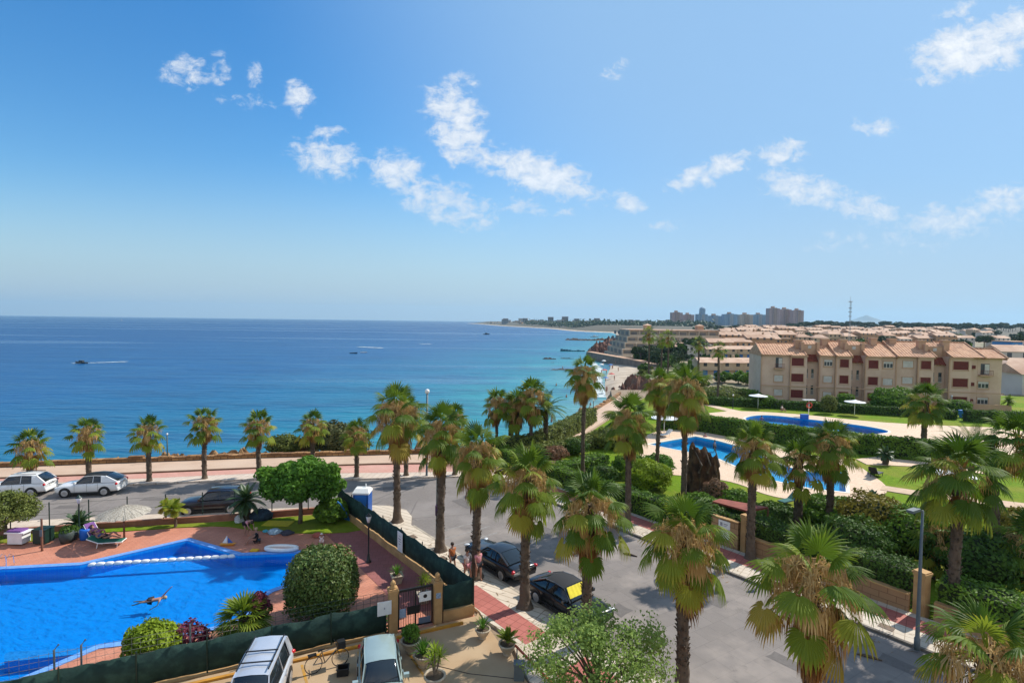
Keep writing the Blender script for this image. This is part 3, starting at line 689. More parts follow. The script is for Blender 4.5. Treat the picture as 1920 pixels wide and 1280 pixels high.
for (bx, by, ty, v, lab) in [
    (57, 907, 799, 1, 'small fan palm at the far left of the promenade, behind the white estate car'),
    (166, 905, 775, 0, 'fan palm on the promenade directly behind the white car with a black roof'),
    (279, 904, 771, 2, 'fan palm on the promenade third from the left, next to the dark lamp post'),
    (384, 899, 757, 0, 'fan palm on the promenade with a bare foot, left of the round green tree'),
    (485, 898, 763, 1, 'promenade fan palm whose trunk rises behind the left part of the round green tree'),
    (586, 894, 761, 2, 'promenade fan palm rising behind the right part of the round green tree'),
    (668, 896, 777, 2, 'thin small fan palm in front of the dark seaside shrub'),
    (761, 893, 738, 3, 'promenade fan palm half hidden behind the tallest street palm'),
    (852, 892, 752, 1, 'promenade fan palm seen over the second street palm, right of the globe lamp')]:
    palm_at(lab, bx, by, bx, ty, MIDV[v], trunk='mid', sc=1.12 if v != 3 else 1.1, group=gp, tw=.95)
gp = 'tall fan palms along the left side of the street'
for (s_, n_, tx, ty, v, sc, lab) in [
    (-13.95, .0, 735, 727, 3, 1.18, 'tallest street palm with a flared foot on the pale corner pavement'),
    (-8.05, .0, 838, 763, 0, 1.0, 'second street palm from the corner, standing by the thin lamp pole'),
    (-3.95, -.2, 905, 800, 1, 1.0, 'street palm whose foot is beside the two walking people'),
    (0, -.05, 993, 842, 2, 1.08, 'street palm standing between the two parked black cars'),
    (3.9, .2, 1112, 892, 0, 1.0, 'street palm behind the pale feathery tree, beside the car with the yellow sunshade'),
    (8.0, .3, 1280, 936, 1, 1.0, 'street palm with a rusty skirt, right of the pale green feathery tree'),
    (12.2, .2, 1520, 1003, 3, 1.02, 'closest full street palm with a large tan petticoat, cut by the bottom edge'),
    (16.6, .2, 1855, 1146, 1, .92, 'street palm crown cut off in the bottom right corner')]:
    P = S(s_, n_, .1); X = P.copy()
    if tx > 1200: X = AT(tx, 1200, P.y); P = Vector((X.x, P.y, .1))
    palm(lab, P, topz(tx, ty, P), NEARV[v], sc=sc, group=gp, rz=s_ * 1.7)
for (bx, by, tx, ty, v, tk, sc, lab) in [
    (1176, 985, 1172, 741, NEARV[0], 'mid', 1.05, 'tall fan palm with a long dry skirt by the hedge above the right pavement'),
    (1092, 889, 1090, 669, NEARV[3], 'slim', 1.0, 'tall slender fan palm standing alone against the sea'),
    (1280, 960, 1270, 681, NEARV[1], 'mid', 1.18, 'very tall shaggy fan palm beside the brown rock feature'),
    (1232, 900, 1222, 690, NEARV[1], 'slim', .95, 'shaggy fan palm just behind the very tall one, by the yellow green bush'),
    (1407, 1050, 1410, 794, NEARV[2], 'thick', .98, 'fan palm growing beside the stone wall with two white notices'),
    (1494, 1000, 1486, 812, MIDV[2], 'plain', 1.25, 'short thick dark-trunked palm between two taller garden palms'),
    (1553, 1008, 1545, 789, NEARV[0], 'thick', .98, 'fan palm with a grey trunk in the garden left of the paved round terrace'),
    (1787, 1165, 1780, 822, NEARV[4], 'thick', 1.04, 'large bright green fan palm behind the cream gate pillar'),
    (1732, 845, 1732, 721, NEARV[4], 'plain', 1.2, 'bright green fan palm standing in front of the apartment block'),
    (1866, 1080, 1884, 760, NEARV[4], 'plain', 1.0, 'leaning fan palm with a bare dark trunk near the right edge'),
    (1935, 1120, 1935, 945, MIDV[2], 'plain', 1.5, 'low dark fan palm cut by the right edge'),
    (1755, 1085, 1752, 950, MIDV[2], 'mid', 1.1, 'small dark-trunked palm in the shade left of the large bright palm'),
    (931, 845, 930, 725, MIDV[3], 'slim', 1.15, 'leftmost palm of the cluster at the water, with a thin trunk'),
    (995, 852, 993, 706, MIDV[3], 'mid', 1.35, 'tallest fan palm of the cluster at the water'),
    (969, 846, 966, 728, MIDV[3], 'mid', 1.25, 'shaggy fan palm in the middle of the cluster at the water')]:
    lean = (0, 0) if tx != 1884 else (.12, .05)
    palm_at(lab, bx, by, tx, ty, v, trunk=tk, sc=sc, tw=1.0 if v in NEARV else .95, lean=lean) if tx != 1884 else palm(lab, G(bx, by), 9.3, v, trunk=tk, sc=sc, lean=(.09, .03), tw=.95)
gp = 'slender bare-trunked palms between the garden and the beach'
for (px, ty, Y, sc, lab) in [(1218, 612, 125, 1.15, 'leftmost of the slender palms seen against the terraced hotel'), (1241, 624, 128, 1.0, 'shorter of the two slender palms that touch crowns in front of the hotel'),
                             (1254, 618, 124, 1.15, 'slender palm with touching crown, right of the shorter one'), (1311, 629, 118, 1.1, 'slender palm left of the terraces with blue doors'),
                             (1349, 639, 94.5, .92, 'slender palm rising from the lawn path by the long hedge')]:
    Q = AT(px, ty, Y); z0 = TZ(Q.x, Q.y) if Y > 100 else 0
    palm(lab, Vector((Q.x, Q.y, min(z0, 0))), Q.z - min(z0, 0), FARV[(px // 3) % 2], trunk='slim', sc=sc, tw=1.1, group=gp)

# --- feather palms (date palms, cycads, small palms)
def feather(mb, base, az, el, L, n=26, k=1.2, w_=.035, ll=.42, tone=.3, vee=.5, steps=12):
    d = np.array([math.cos(el) * math.cos(az), math.cos(el) * math.sin(az), math.sin(el)]); p = np.array(base, float); side = np.array([-math.sin(az), math.cos(az), 0.0]); P = [p.copy()]; D = [d.copy()]
    for i in range(steps):
        p = p + d * L / steps; d = d + np.array([0, 0, -1]) * k / steps; d /= np.linalg.norm(d); P.append(p.copy()); D.append(d.copy())
    o = len(mb.v); mb.tube([tuple(q) for q in P], [max(.006, .022 * (1 - i / (steps + 1))) for i in range(steps + 1)], 4); mb.tone += [min(1, tone + .3)] * (len(mb.v) - o)
    for j in range(n):
        f = .12 + .88 * j / n; x = f * steps; i = min(int(x), steps - 1); q = P[i] + (P[i + 1] - P[i]) * (x - i); dd = D[i]; up = np.cross(dd, side); up = up if up[2] > 0 else -up
        l = ll * math.sin(min(1, f * 1.05 + .12) * PI) ** .6 * rng.uniform(.85, 1.1)
        for sg in (-1, 1):
            e = dd * .55 + side * sg * .9 + up * vee * .5; e /= np.linalg.norm(e); t2 = e + np.array([0, 0, -.55]); t2 /= np.linalg.norm(t2)
            a = q + e * l * .55; b = a + t2 * l * .5; o = len(mb.v); wv = dd * w_ * .5; tt = min(1, max(0, tone + rng.uniform(-.1, .12)))
            mb.v += [tuple(q - wv), tuple(q + wv), tuple(a + wv * 1.1), tuple(a - wv * 1.1), tuple(b)]; mb.f += [(o, o + 1, o + 2, o + 3), (o + 3, o + 2, o + 4)]; mb.tone += [tt] * 5
def feather_crown(seed, n, L, k=1.3, ll=.45, w_=.04, lo=-15, hi=82, tone=.25, nl=26):
    global rng; rng = np.random.default_rng(seed); mb = MB()
    for i in range(n):
        t = i / (n - 1); feather(mb, (0, 0, 0), i * 2.4 + rng.uniform(-.2, .2), R(hi - (hi - lo) * t ** .8) + rng.uniform(-.08, .08), L * rng.uniform(.85, 1.08), nl, k, w_, ll, np.clip(tone + .18 * t + rng.uniform(-.1, .1), 0, 1))
    return mb
m_dark_frond = mat('cycad_frond', None, tone=[(0, (.025, .055, .015)), (.5, (.05, .10, .025)), (1, (.13, .17, .05))], rough=.45, trans=.2, spec=.5)
def feather_palm(label, P, H, L, seed, n=30, mat_=None, tr=.25, name='date_palm', cat='palm tree', group=None, tone=.2, **k):
    r_ = thing(name, label, cat, P, 0, group)
    t_ = palm_trunk(seed, tr, 2.0, False, 1.0).build('trunk', m_trunk); t_.parent = r_; t_.scale = (1, 1, max(.05, H / 2))
    c_ = feather_crown(seed, n, L, tone=tone, **k).build('crown', mat_ or m_frond); c_.parent = r_; c_.location = (0, 0, H)
    return r_
P = G(1023, 846); feather_palm('feathery arching date palm, rightmost of the cluster at the water', P, 4.6, 3.2, 301, 34, tone=.12, ll=.5, w_=.06)
P = G(957, 842); feather_palm('date palm with drooping feathery leaves behind the shaggy fan palms', P, 4.2, 3.0, 302, 30, tone=.1, ll=.5, w_=.06)
P = G(1822, 905); feather_palm('grey green date palm growing between the two paths at the right', P, 3.2, 3.3, 303, 34, tone=.05, ll=.6, w_=.05)
P = G(462, 975); feather_palm('dark cycad on the pool lawn beside the parked dark car', P, 1.35, 1.7, 304, 38, m_dark_frond, .26, 'cycad', 'cycad', lo=-25, ll=.3, w_=.05)
P = G(148, 1001); feather_palm('spreading cycad at the foot of the green lantern post', P, .55, 1.35, 305, 30, m_dark_frond, .22, 'cycad', 'cycad', lo=0, ll=.26, w_=.05)
P = G(1635, 958); feather_palm('round cycad on the lawn below the paved round terrace', P, .7, 1.3, 306, 34, m_dark_frond, .28, 'cycad', 'cycad', lo=-10, ll=.25, w_=.05, tone=.5)
P = G(1660, 872); feather_palm('low cycad with two trunks by the middle path', P, 1.1, 1.1, 307, 26, m_dark_frond, .28, 'cycad', 'cycad', lo=-25, ll=.25, w_=.06, tone=.4)
P = G(1890, 770); feather_palm('small feathery palm beside the right end of the apartment block', P, 1.6, 1.5, 308, 22, None, .12, 'small_palm', 'palm tree', ll=.4)
P = G(328, 989); feather_palm('young palm with yellow green leaves on the edge of the pool lawn', P, 1.2, .95, 309, 13, None, .09, 'small_palm', 'palm tree', ll=.42, tone=.55, w_=.05)
P = G(311, 978); feather_palm('smallest palm sprig, left of the young palm on the pool lawn', P, 1.05, .75, 310, 8, None, .06, 'small_palm', 'palm tree', ll=.38, tone=.6, w_=.05)
# low fan palm by the pool hedge
P = G(415, 1245); P = Vector((P.x + .1, P.y + 1.6, .05)); r_ = thing('small_fan_palm', 'low spiky fan palm between the pool and the green screen fence', 'palm tree', P)
t_ = palm_trunk(320, .17, 2.0, True, 1.2).build('trunk', m_trunk); t_.parent = r_; t_.scale = (1, 1, .5)
rng = np.random.default_rng(321); g_ = MB()
for i in range(34):
    t = i / 33; az = i * 2.4; frond(g_, (0, 0, 0), az, R(85 - 115 * t ** .85), .35 + .35 * t, .85, 15, R(150), .3, .25, np.clip(.25 + .3 * rng.random(), 0, 1), True, .15, rows=(.1, .3, .5, .75, 1))
c_ = g_.build('crown', m_frond); c_.parent = r_; c_.location = (0, 0, 1.0)

# --- broadleaf foliage
def blob_dirs(n, rg, zmin=-1.0):
    v = rg.normal(size=(int(n * 3), 3)); v /= np.linalg.norm(v, axis=1)[:, None]; v = v[v[:, 2] > zmin]; return v[:n]
def leaves(mb, P, N, size, rg, jitter=.6, aspect=1.7, fold=.25):
    """leaf-shaped folded quads at points P, facing roughly N"""
    n = len(P); N = N + rg.normal(0, jitter, (n, 3)); N /= np.linalg.norm(N, axis=1)[:, None] + 1e-9
    a = np.cross(N, rg.normal(size=(n, 3))); a /= np.linalg.norm(a, axis=1)[:, None] + 1e-9; b = np.cross(N, a)
    s = (size * rg.uniform(.65, 1.25, n))[:, None]
    v = np.stack([P - a * s * aspect * .5, P + b * s * .5 + N * s * fold * .5, P + a * s * aspect * .5, P - b * s * .5 + N * s * fold * .5], 1).reshape(-1, 3)
    o = len(mb.v); mb.v += v.tolist(); mb.f += [(o + 4 * i, o + 4 * i + 1, o + 4 * i + 2, o + 4 * i + 3) for i in range(n)]
    return mb
def clump_crown(mb, centres, radii, per, size, rg, shell=.55, zsq=.8, jitter=.6):
    for c, r in zip(centres, radii):
        d = blob_dirs(per, rg); rad = r * (shell + (1 - shell) * rg.random(len(d)) ** .5)
        P = np.array(c) + d * rad[:, None] * np.array([1, 1, zsq]); leaves(mb, P, d, size, rg, jitter)
    return mb
def leafmat(name, dark, light, trans=.3, rough=.55):
    return mat(name, dark, (light[0] * 1.1, light[1] * 1.02, light[2] * .8), .9, rough, island=(tuple(x * 1.35 for x in light), .6), trans=trans, spec=.15)
lm_bright = leafmat('leaf_bright', (.045, .12, .014), (.10, .22, .025))
lm_mid = leafmat('leaf_mid', (.05, .12, .015), (.13, .23, .03))
lm_dark = leafmat('leaf_dark', (.032, .075, .014), (.075, .14, .025), .25)
lm_lime = leafmat('leaf_lime', (.13, .20, .012), (.24, .33, .03), .35)
lm_olive = leafmat('leaf_olive', (.09, .12, .03), (.17, .20, .05), .3)
lm_pine = leafmat('leaf_pine', (.02, .042, .016), (.042, .07, .026), .1)
lm_red = leafmat('leaf_purple', (.07, .012, .03), (.18, .04, .07), .3)
lm_bronze = leafmat('leaf_bronze', (.14, .10, .05), (.26, .15, .10), .3)
lm_rust = leafmat('leaf_rust', (.11, .105, .018), (.21, .18, .03), .3)
m_bark = mat('bark', (.19, .14, .10), (.11, .08, .055), 6, .95, bump=.02, bsc=20)
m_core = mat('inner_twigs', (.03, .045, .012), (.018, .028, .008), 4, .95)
def clumps(rg, n, rx, ry, rz, zc, inner=.72):
    d = blob_dirs(n, rg, -.75); f = inner + (1 - inner) * rg.random(len(d)); return [(x * rx * k, y * ry * k, zc + z * rz * k) for (x, y, z), k in zip(d, f)]
def tree(label, P, H, rx, ry, rz, m_, seed, nclump=26, per=150, cs=.34, leaf=.16, trunk=.16, name='tree', cat='tree', group=None, branches=6, zc=None, shell=.5):
    rg = np.random.default_rng(seed); r_ = thing(name, label, cat, P, 0, group); zc = zc or H - rz; mb = MB(); cen = clumps(rg, nclump, rx * .8, ry * .8, rz * .8, zc) + [(0, 0, zc)]
    clump_crown(mb, cen, [cs * min(rx, rz * 1.3) * rg.uniform(.8, 1.3) for _ in cen], per, leaf, rg, shell)
    mb.build('crown', m_, None).parent = r_
    tk = MB(); fork = zc - rz * .75
    tk.tube([(0, 0, -.05), (.03, .02, fork * .5), (0, .03, fork)], [trunk * 1.25, trunk, trunk * .9], 8)
    for k in range(branches):
        c_ = cen[rg.integers(len(cen))]; tk.tube([(0, .03, fork - .05), (c_[0] * .45, c_[1] * .45, fork + (c_[2] - fork) * .55), c_], [trunk * .6, trunk * .38, trunk * .12], 6)
    tk.build('trunk', m_bark, None, True).parent = r_
    return r_
def shrub(label, P, rx, ry, H, m_, seed, n=2600, leaf=.11, name='shrub', cat='shrub', group=None, lump=.12, flat=.0, core=True, boxy=2.0, rz=0.0):
    """dense rounded bush: uneven leafy skin over a twiggy core"""
    rg = np.random.default_rng(seed); r_ = thing(name, label, cat, P, rz, group); d = blob_dirs(n, rg, -.55)
    q = (np.abs(d) ** boxy).sum(1) ** (-1 / boxy); ph = rg.uniform(0, 6, 6)
    lum = 1 + lump * (np.sin(d[:, 0] * 6 + ph[0]) * np.cos(d[:, 1] * 7 + ph[1]) + .7 * np.sin(d[:, 2] * 9 + d[:, 0] * 5 + ph[2])) + rg.normal(0, .035, len(d))
    rad = q * lum * (1 - .22 * rg.random(len(d)) ** 2); P_ = d * rad[:, None] * np.array([rx, ry, H / 2 * 1.02]) + np.array([0, 0, H * .5]); P_[:, 2] = np.maximum(P_[:, 2], .04)
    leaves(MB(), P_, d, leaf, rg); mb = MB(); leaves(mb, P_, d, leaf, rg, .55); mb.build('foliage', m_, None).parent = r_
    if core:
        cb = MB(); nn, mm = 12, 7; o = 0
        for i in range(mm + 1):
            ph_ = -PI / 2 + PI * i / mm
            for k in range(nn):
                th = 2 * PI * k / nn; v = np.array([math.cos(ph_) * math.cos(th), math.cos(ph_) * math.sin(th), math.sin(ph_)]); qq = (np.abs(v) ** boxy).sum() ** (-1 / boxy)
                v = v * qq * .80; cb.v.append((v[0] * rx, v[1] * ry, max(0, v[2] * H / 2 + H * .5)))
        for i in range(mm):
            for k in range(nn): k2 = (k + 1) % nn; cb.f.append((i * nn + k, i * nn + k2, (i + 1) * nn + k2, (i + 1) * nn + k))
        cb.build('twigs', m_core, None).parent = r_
    return r_
def hedge(label, pts, wd, H, m_, seed, dens=95, leaf=.11, z0=0.0, group=None):
    """clipped hedge following pts in plan"""
    rg = np.random.default_rng(seed); pts = [Vector((p[0], p[1])) for p in pts]; base = Vector((pts[0].x, pts[0].y, z0)); r_ = thing('hedge', label, 'hedge', base, 0, group); mb = MB(); core = MB()
    for a, b in zip(pts[:-1], pts[1:]):
        d = b - a; L = d.length; d = d / L; nn = Vector((-d.y, d.x)); area = L * (wd + 2 * H); n = int(area * dens); u = rg.uniform(-.15, L + .15, n); k = rg.random(n) * (wd + 2 * H)
        top = k < wd; lat = np.where(top, k - wd / 2, np.where(k < wd + H, -wd / 2, wd / 2)); z = np.where(top, H, np.where(k < wd + H, k - wd, k - wd - H))
        wob = .07 * np.sin(u * 1.7 + seed) + .05 * np.sin(u * 4.1); z = z + np.where(top, wob + rg.normal(0, .05, n), 0); lat = lat * (1 + rg.normal(0, .09, n)) + np.where(top, 0, wob * np.sign(lat) * .7)
        P_ = np.stack([a.x + d.x * u + nn.x * lat, a.y + d.y * u + nn.y * lat, z0 + np.maximum(z, .03)], 1)
        N = np.stack([np.where(top, 0, nn.x * np.sign(lat)), np.where(top, 0, nn.y * np.sign(lat)), np.where(top, 1.0, .15)], 1); leaves(mb, P_, N, leaf, rg, .5)
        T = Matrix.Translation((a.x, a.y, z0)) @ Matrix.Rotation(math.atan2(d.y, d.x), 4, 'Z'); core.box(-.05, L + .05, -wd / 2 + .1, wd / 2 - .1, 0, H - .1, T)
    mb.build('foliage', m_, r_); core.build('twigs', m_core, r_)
    return r_

# left garden
P = G(563, 982); tree('rounded bright green broadleaf tree shading the pool lawn', P, 4.6, 3.45, 2.6, 1.6, lm_bright, 421, 120, 170, .24, .17, .14, zc=3.0, branches=12)
P = G(10, 1010); tree('olive green mop-headed tree at the left end of the pool terrace', P, 3.0, 2.0, 1.7, 1.25, lm_olive, 402, 40, 200, .32, .10, .09, zc=1.85)
P = G(622, 978); shrub('leafy green bush at the foot of the tree next to the far fence corner', P, 1.1, 1.0, 1.5, lm_mid, 403, 1500, .2)
P = G(604, 1158); shrub('huge clipped oval topiary bush by the terrace with brown tips', P, 1.55, 1.5, 3.25, mat('leaf_topiary', (.035, .09, .012), (.08, .16, .025), 2.5, .55, island=((.20, .19, .04), .5), trans=.2), 404, 14000, .085, name='topiary_bush', lump=.03, boxy=2.9)
P = G(268, 1262); shrub('yellow green rounded bush against the green screen fence', P + Vector((0, .5, 0)), 1.02, .9, 1.75, lm_lime, 405, 3200, .1)
P = G(340, 1236); shrub('purple red bush between the yellow green bush and the small fan palm', P + Vector((0, .4, 0)), .85, .7, 1.2, lm_red, 406, 1400, .1, core=False, lump=.2)
P = G(482, 1190); tree('thin dark crimson plum shrub beside the pool edge', P, 2.0, .62, .55, .8, lm_red, 407, 18, 60, .4, .1, .05, name='plum_shrub', cat='shrub')
hedge('low dark hedge strip under the topiary behind the green screen', [F2(4.2, .75), F2(9.3, .75)], .7, .55, lm_dark, 408)
# foreground feathery tree
P = Vector((3.1, 17.6, .1)); tree('pale green feathery-leaved tree spreading over the pavement in the foreground', P, 4.6, 3.0, 2.4, 1.6, leafmat('leaf_pepper', (.15, .24, .05), (.26, .37, .11), .5), 410, 66, 150, .26, .075, .09, branches=22, zc=2.8, shell=.15)
P = Vector((1.95, 18.6, .1)); shrub('small dense shrub beside the grey bin under the feathery tree', P, .7, .6, 1.2, lm_mid, 411, 1400, .08, core=False, lump=.2)
P = Vector((9.0, 15.2, .1)); tree('low sprig of the pale feathery foliage rising at the bottom edge beside the rusty palm', Vector((6.4, 15.6, .1)), 2.4, 1.3, 1.1, .8, MATS['leaf_pepper'], 412, 22, 90, .3, .07, .05, branches=8, shell=.15, name='young_tree')
# right garden hedges and bushes
hedge('long flowering hedge dividing the two pool gardens', XY((1236, 803), (1300, 806), (1400, 822), (1500, 836), (1600, 849), (1722, 862), (1800, 872)), 1.1, 2.2, lm_mid, 420, 75, .17)
hedge('long dark hedge in front of the apartment block', XY((1300, 757), (1410, 763), (1560, 772), (1790, 786)), 1.4, 1.35, lm_dark, 421, 60, .18)
hedge('hedge along the beach side of the upper lawn', XY((1232, 786), (1300, 757)), 1.2, 1.2, lm_mid, 428, 60, .17)
hedge('dark hedge right of the blue bin below the apartment block', XY((1810, 790), (1975, 797)), 1.2, 1.7, lm_dark, 422, 60, .18)
hedge('clipped hedge curving along the start of the right pavement', [S(-22.5, 15.9), S(-19.2, 15.2), S(-13.2, 15.2), S(-6.6, 15.3), S(.8, 15.4)], 1.3, 1.55, lm_mid, 423, 150, .10)
hedge('dense dark hedge behind the stone wall with the notices', [S(.9, 15.9), S(4.6, 15.9)], 1.4, 2.0, lm_dark, 424, 170, .10)
hedge('loose green hedge behind the low stone wall', [S(4.8, 15.8), S(11.8, 15.8)], 1.6, 2.0, lm_dark, 425, 170, .10)
hedge('green hedge right of the cream gate pillar', [S(13.0, 15.9), S(20, 15.9)], 1.8, 1.9, lm_mid, 426, 110, .12)
hedge('hedge below the sea wall beside the promenade lamp', XY((925, 868), (1000, 858), (1060, 849), (1110, 838), (1130, 830)), 2.0, 1.3, lm_olive, 427, 60, .18)
hedge('olive green hedge along the inner edge of the seafront path', [(-2.0, 53.5), (2.4, 56.6), (5.0, 61), (9.0, 69.5), (11.4, 75)], 1.5, 2.1, lm_olive, 430, 80, .15)
hedge('short hedge beside the pink-flowered shrub', XY((1010, 905), (1060, 888), (1130, 868)), 1.6, 1.0, lm_mid, 429, 60, .17)
for (px, py, rx, H, m_, n, lf, nm, lab, bx) in [
    (1214, 915, 1.95, 2.3, lm_lime, 4200, .15, 'shrub', 'bright yellow green dome bush left of the rock feature', 2.2),
    (1180, 892, 1.6, 2.0, lm_mid, 1800, .16, 'shrub', 'mid green bush just above the yellow green dome', 2),
    (1232, 886, 1.5, 1.7, lm_bright, 2000, .15, 'shrub', 'green bush right of the yellow green dome at the paving edge', 2),
    (1130, 905, 1.4, 1.5, lm_dark, 1300, .16, 'shrub', 'dark bush behind the slender palm foot', 2),
    (1040, 862, 1.3, 1.4, lm_bronze, 1100, .16, 'shrub', 'pinkish shrub below the cluster of palms', 2),
    (1080, 852, 1.3, 1.7, lm_dark, 1100, .16, 'shrub', 'dark round shrub right of the pinkish shrub', 2),
    (1150, 838, 2.6, 2.2, lm_olive, 2200, .2, 'shrub', 'yellowish green bush mass below the sea wall', 2),
    (1305, 965, 1.6, 1.5, lm_mid, 1600, .2, 'shrub', 'large-leaved bush in front of the rock feature', 2),
    (1340, 950, 1.0, 2.1, lm_bronze, 900, .16, 'shrub', 'bronze pink shrub right of the rock feature', 2),
    (1376, 958, 1.2, 1.6, lm_mid, 1000, .18, 'shrub', 'green plant by the small red roof', 2),
    (1560, 995, 2.3, 2.3, lm_mid, 3000, .2, 'shrub', 'broad green shrub behind the grey-trunked garden palm', 2),
    (1640, 1035, 2.4, 3.6, lm_rust, 3300, .16, 'shrub', 'tall shrub with yellowish rusty tips behind the stone wall', 2),
    (1710, 1055, 2.2, 3.4, lm_mid, 2600, .17, 'shrub', 'tall green shrub behind the stone wall left of the gate pillar', 2),
    (1600, 1065, 2.0, 3.0, lm_dark, 2600, .17, 'shrub', 'dark shrub directly behind the left part of the low stone wall', 2),
    (1835, 1100, 2.4, 3.0, lm_dark, 2600, .17, 'shrub', 'dark shrub behind the large bright green palm', 2),
    (1900, 1060, 2.2, 2.0, lm_mid, 2300, .17, 'shrub', 'green shrub at the right edge below the leaning palm', 2),
    (1910, 1000, 2.0, 1.6, lm_rust, 1800, .17, 'shrub', 'yellow orange shrub at the right edge', 2),
    (1450, 985, 1.7, 1.5, lm_dark, 1800, .18, 'shrub', 'dark shrub beside the short thick palm', 2),
    (1674, 772, 3.4, 3.9, lm_mid, 2400, .3, 'shrub', 'large rounded green bush in front of the apartment block', 2.1),
    (1553, 776, 1.15, 3.0, lm_olive, 1700, .14, 'topiary_bush', 'dome-clipped bush on a thin stem on the upper lawn', 2.3),
    (1433, 764, 1.5, 2.0, lm_mid, 900, .2, 'topiary_bush', 'square clipped bush at the left corner of the apartment block', 6),
    (1585, 766, 1.2, 2.5, lm_mid, 900, .2, 'topiary_bush', 'square clipped bush on a stem behind a white parasol', 6),
    (1796, 775, 1.6, 2.2, lm_mid, 900, .2, 'topiary_bush', 'rounded clipped bush beside the ground floor terrace', 4),
    (1352, 750, 4.5, 2.4, lm_olive, 1800, .3, 'shrub', 'yellow green scrub beyond the hedge, left of the apartment block', 2),
    (1395, 748, 3.0, 1.9, lm_mid, 1200, .3, 'shrub', 'low scrub touching the left corner of the apartment block', 2)]:
    P = G(px, py); shrub(lab, P, rx, rx * .9, H, m_, px + py, int(n * 1.6), lf * .8, name=nm, boxy=bx, lump=.12 if nm == 'shrub' else .03)
# fallen leaf strips and husk bits under the street palms
g_ = np.random.default_rng(88); lt_ = MB()
for s_, n_ in ((-13.95, 0), (-8.05, 0), (-3.95, -.2), (0, 0), (3.9, .2), (8, .3), (12.2, .2), (-6, 13.5), (2, 13.2), (8, 13.4), (-2, 12), (11, 11.2), (4, 11.1)):
    for _ in range(34):
        q = S(s_ + g_.normal(0, .9), n_ + g_.normal(0, .55)); inner = q.x * 0; nn_ = (q - SO).dot(SN); z = .141 if (nn_ < .5 or nn_ > 11.6) else .016; a = g_.uniform(0, 6.28); L = g_.uniform(.05, .22); w_ = g_.uniform(.008, .03); e = Vector((math.cos(a), math.sin(a), 0)); f_ = Vector((-e.y, e.x, 0)); c_ = Vector((q.x, q.y, z))
        lt_.add([c_ - e * L + Vector((0, 0, .004)), c_ - f_ * w_, c_ + e * L + Vector((0, 0, .012)), c_ + f_ * w_], [(0, 1, 2, 3)])
tag(lt_.build('leaf_litter', mat('dry_leaf_litter', (.30, .19, .09), (.18, .10, .05), 9, .9)), 'scattered dry palm leaf litter on the street and pavements', 'leaf litter', kind='stuff')
P = G(640, 856); shrub('wide dark evergreen shrub on the seaward side of the promenade wall', Vector((-19, 57.5, -.6)), 3.6, 2.2, 3.4, leafmat('leaf_sea_shrub', (.06, .08, .03), (.13, .13, .05), .15), 470, 4200, .22, lump=.15)
shrub('low scrub on the rocks left of the evergreen shrub', Vector((-24.5, 57.2, -.6)), 1.8, 1.4, 2.2, lm_olive, 471, 1400, .2)
# ================================================================ BUILDINGS AND BACKGROUND
m_wall = mat('sand_render_wall', A(238, 206, 182, .78), A(228, 194, 170, .78), .5, .9, c3=A(206, 170, 146, .72), sc3=.35, amt3=.35)
m_trim = mat('trim_render', A(222, 180, 148, .74), A(210, 168, 136, .74), .8, .9)
m_roof = mat('terracotta_roof_tile', A(232, 182, 142, .78), A(208, 150, 112, .74), 1.6, .85, c3=A(180, 132, 104, .66), sc3=.6, amt3=.6, bump=.02, bsc=8)
m_roof_far = mat('pale_terracotta_roof', A(232, 198, 170, .78), A(212, 172, 144, .74), .35, .9, c3=A(190, 140, 108, .6), sc3=.05, amt3=.6)
m_shut = mat('burgundy_shutter', A(120, 38, 32, .8), A(104, 30, 26, .8), 3, .6)
m_white = mat('white_shutter', A(226, 220, 212, .8), A(208, 202, 194, .8), 2, .6)
m_glass = mat('dark_window_glass', (.02, .03, .04), (.05, .06, .07), 1.5, .15, spec=.6)
m_red_tile = mat('dark_red_roof', A(150, 76, 54, .7), A(128, 62, 44, .7), 1.2, .9)  # red-brown tile, darker than the main roofs
PL, PR = AT(1412, 700, 101), AT(1884, 700, 92)
PL.z = PR.z = 0; Fd = (PR - PL); FLEN = Fd.length; Fd.normalize(); Fn = Vector((-Fd.y, Fd.x, 0))     # Fn points away
def FU(px):
    d = ray(px, 700); den = d.x * Fn.x + d.y * Fn.y; t = ((PL - CAM).x * Fn.x + (PL - CAM).y * Fn.y) / den; q = CAM + d * t; return (q - PL).dot(Fd)
FT = Matrix(((Fd.x, Fn.x, 0, PL.x), (Fd.y, Fn.y, 0, PL.y), (0, 0, 1, 0), (0, 0, 0, 1)))
c2x = lambda v: 1380 + v / 3.556
ab = thing('apartment_block', 'long three storey sand coloured apartment block with terracotta roofs and burgundy shutters', 'building', tuple(PL))
u_ = lambda v: FU(c2x(v))
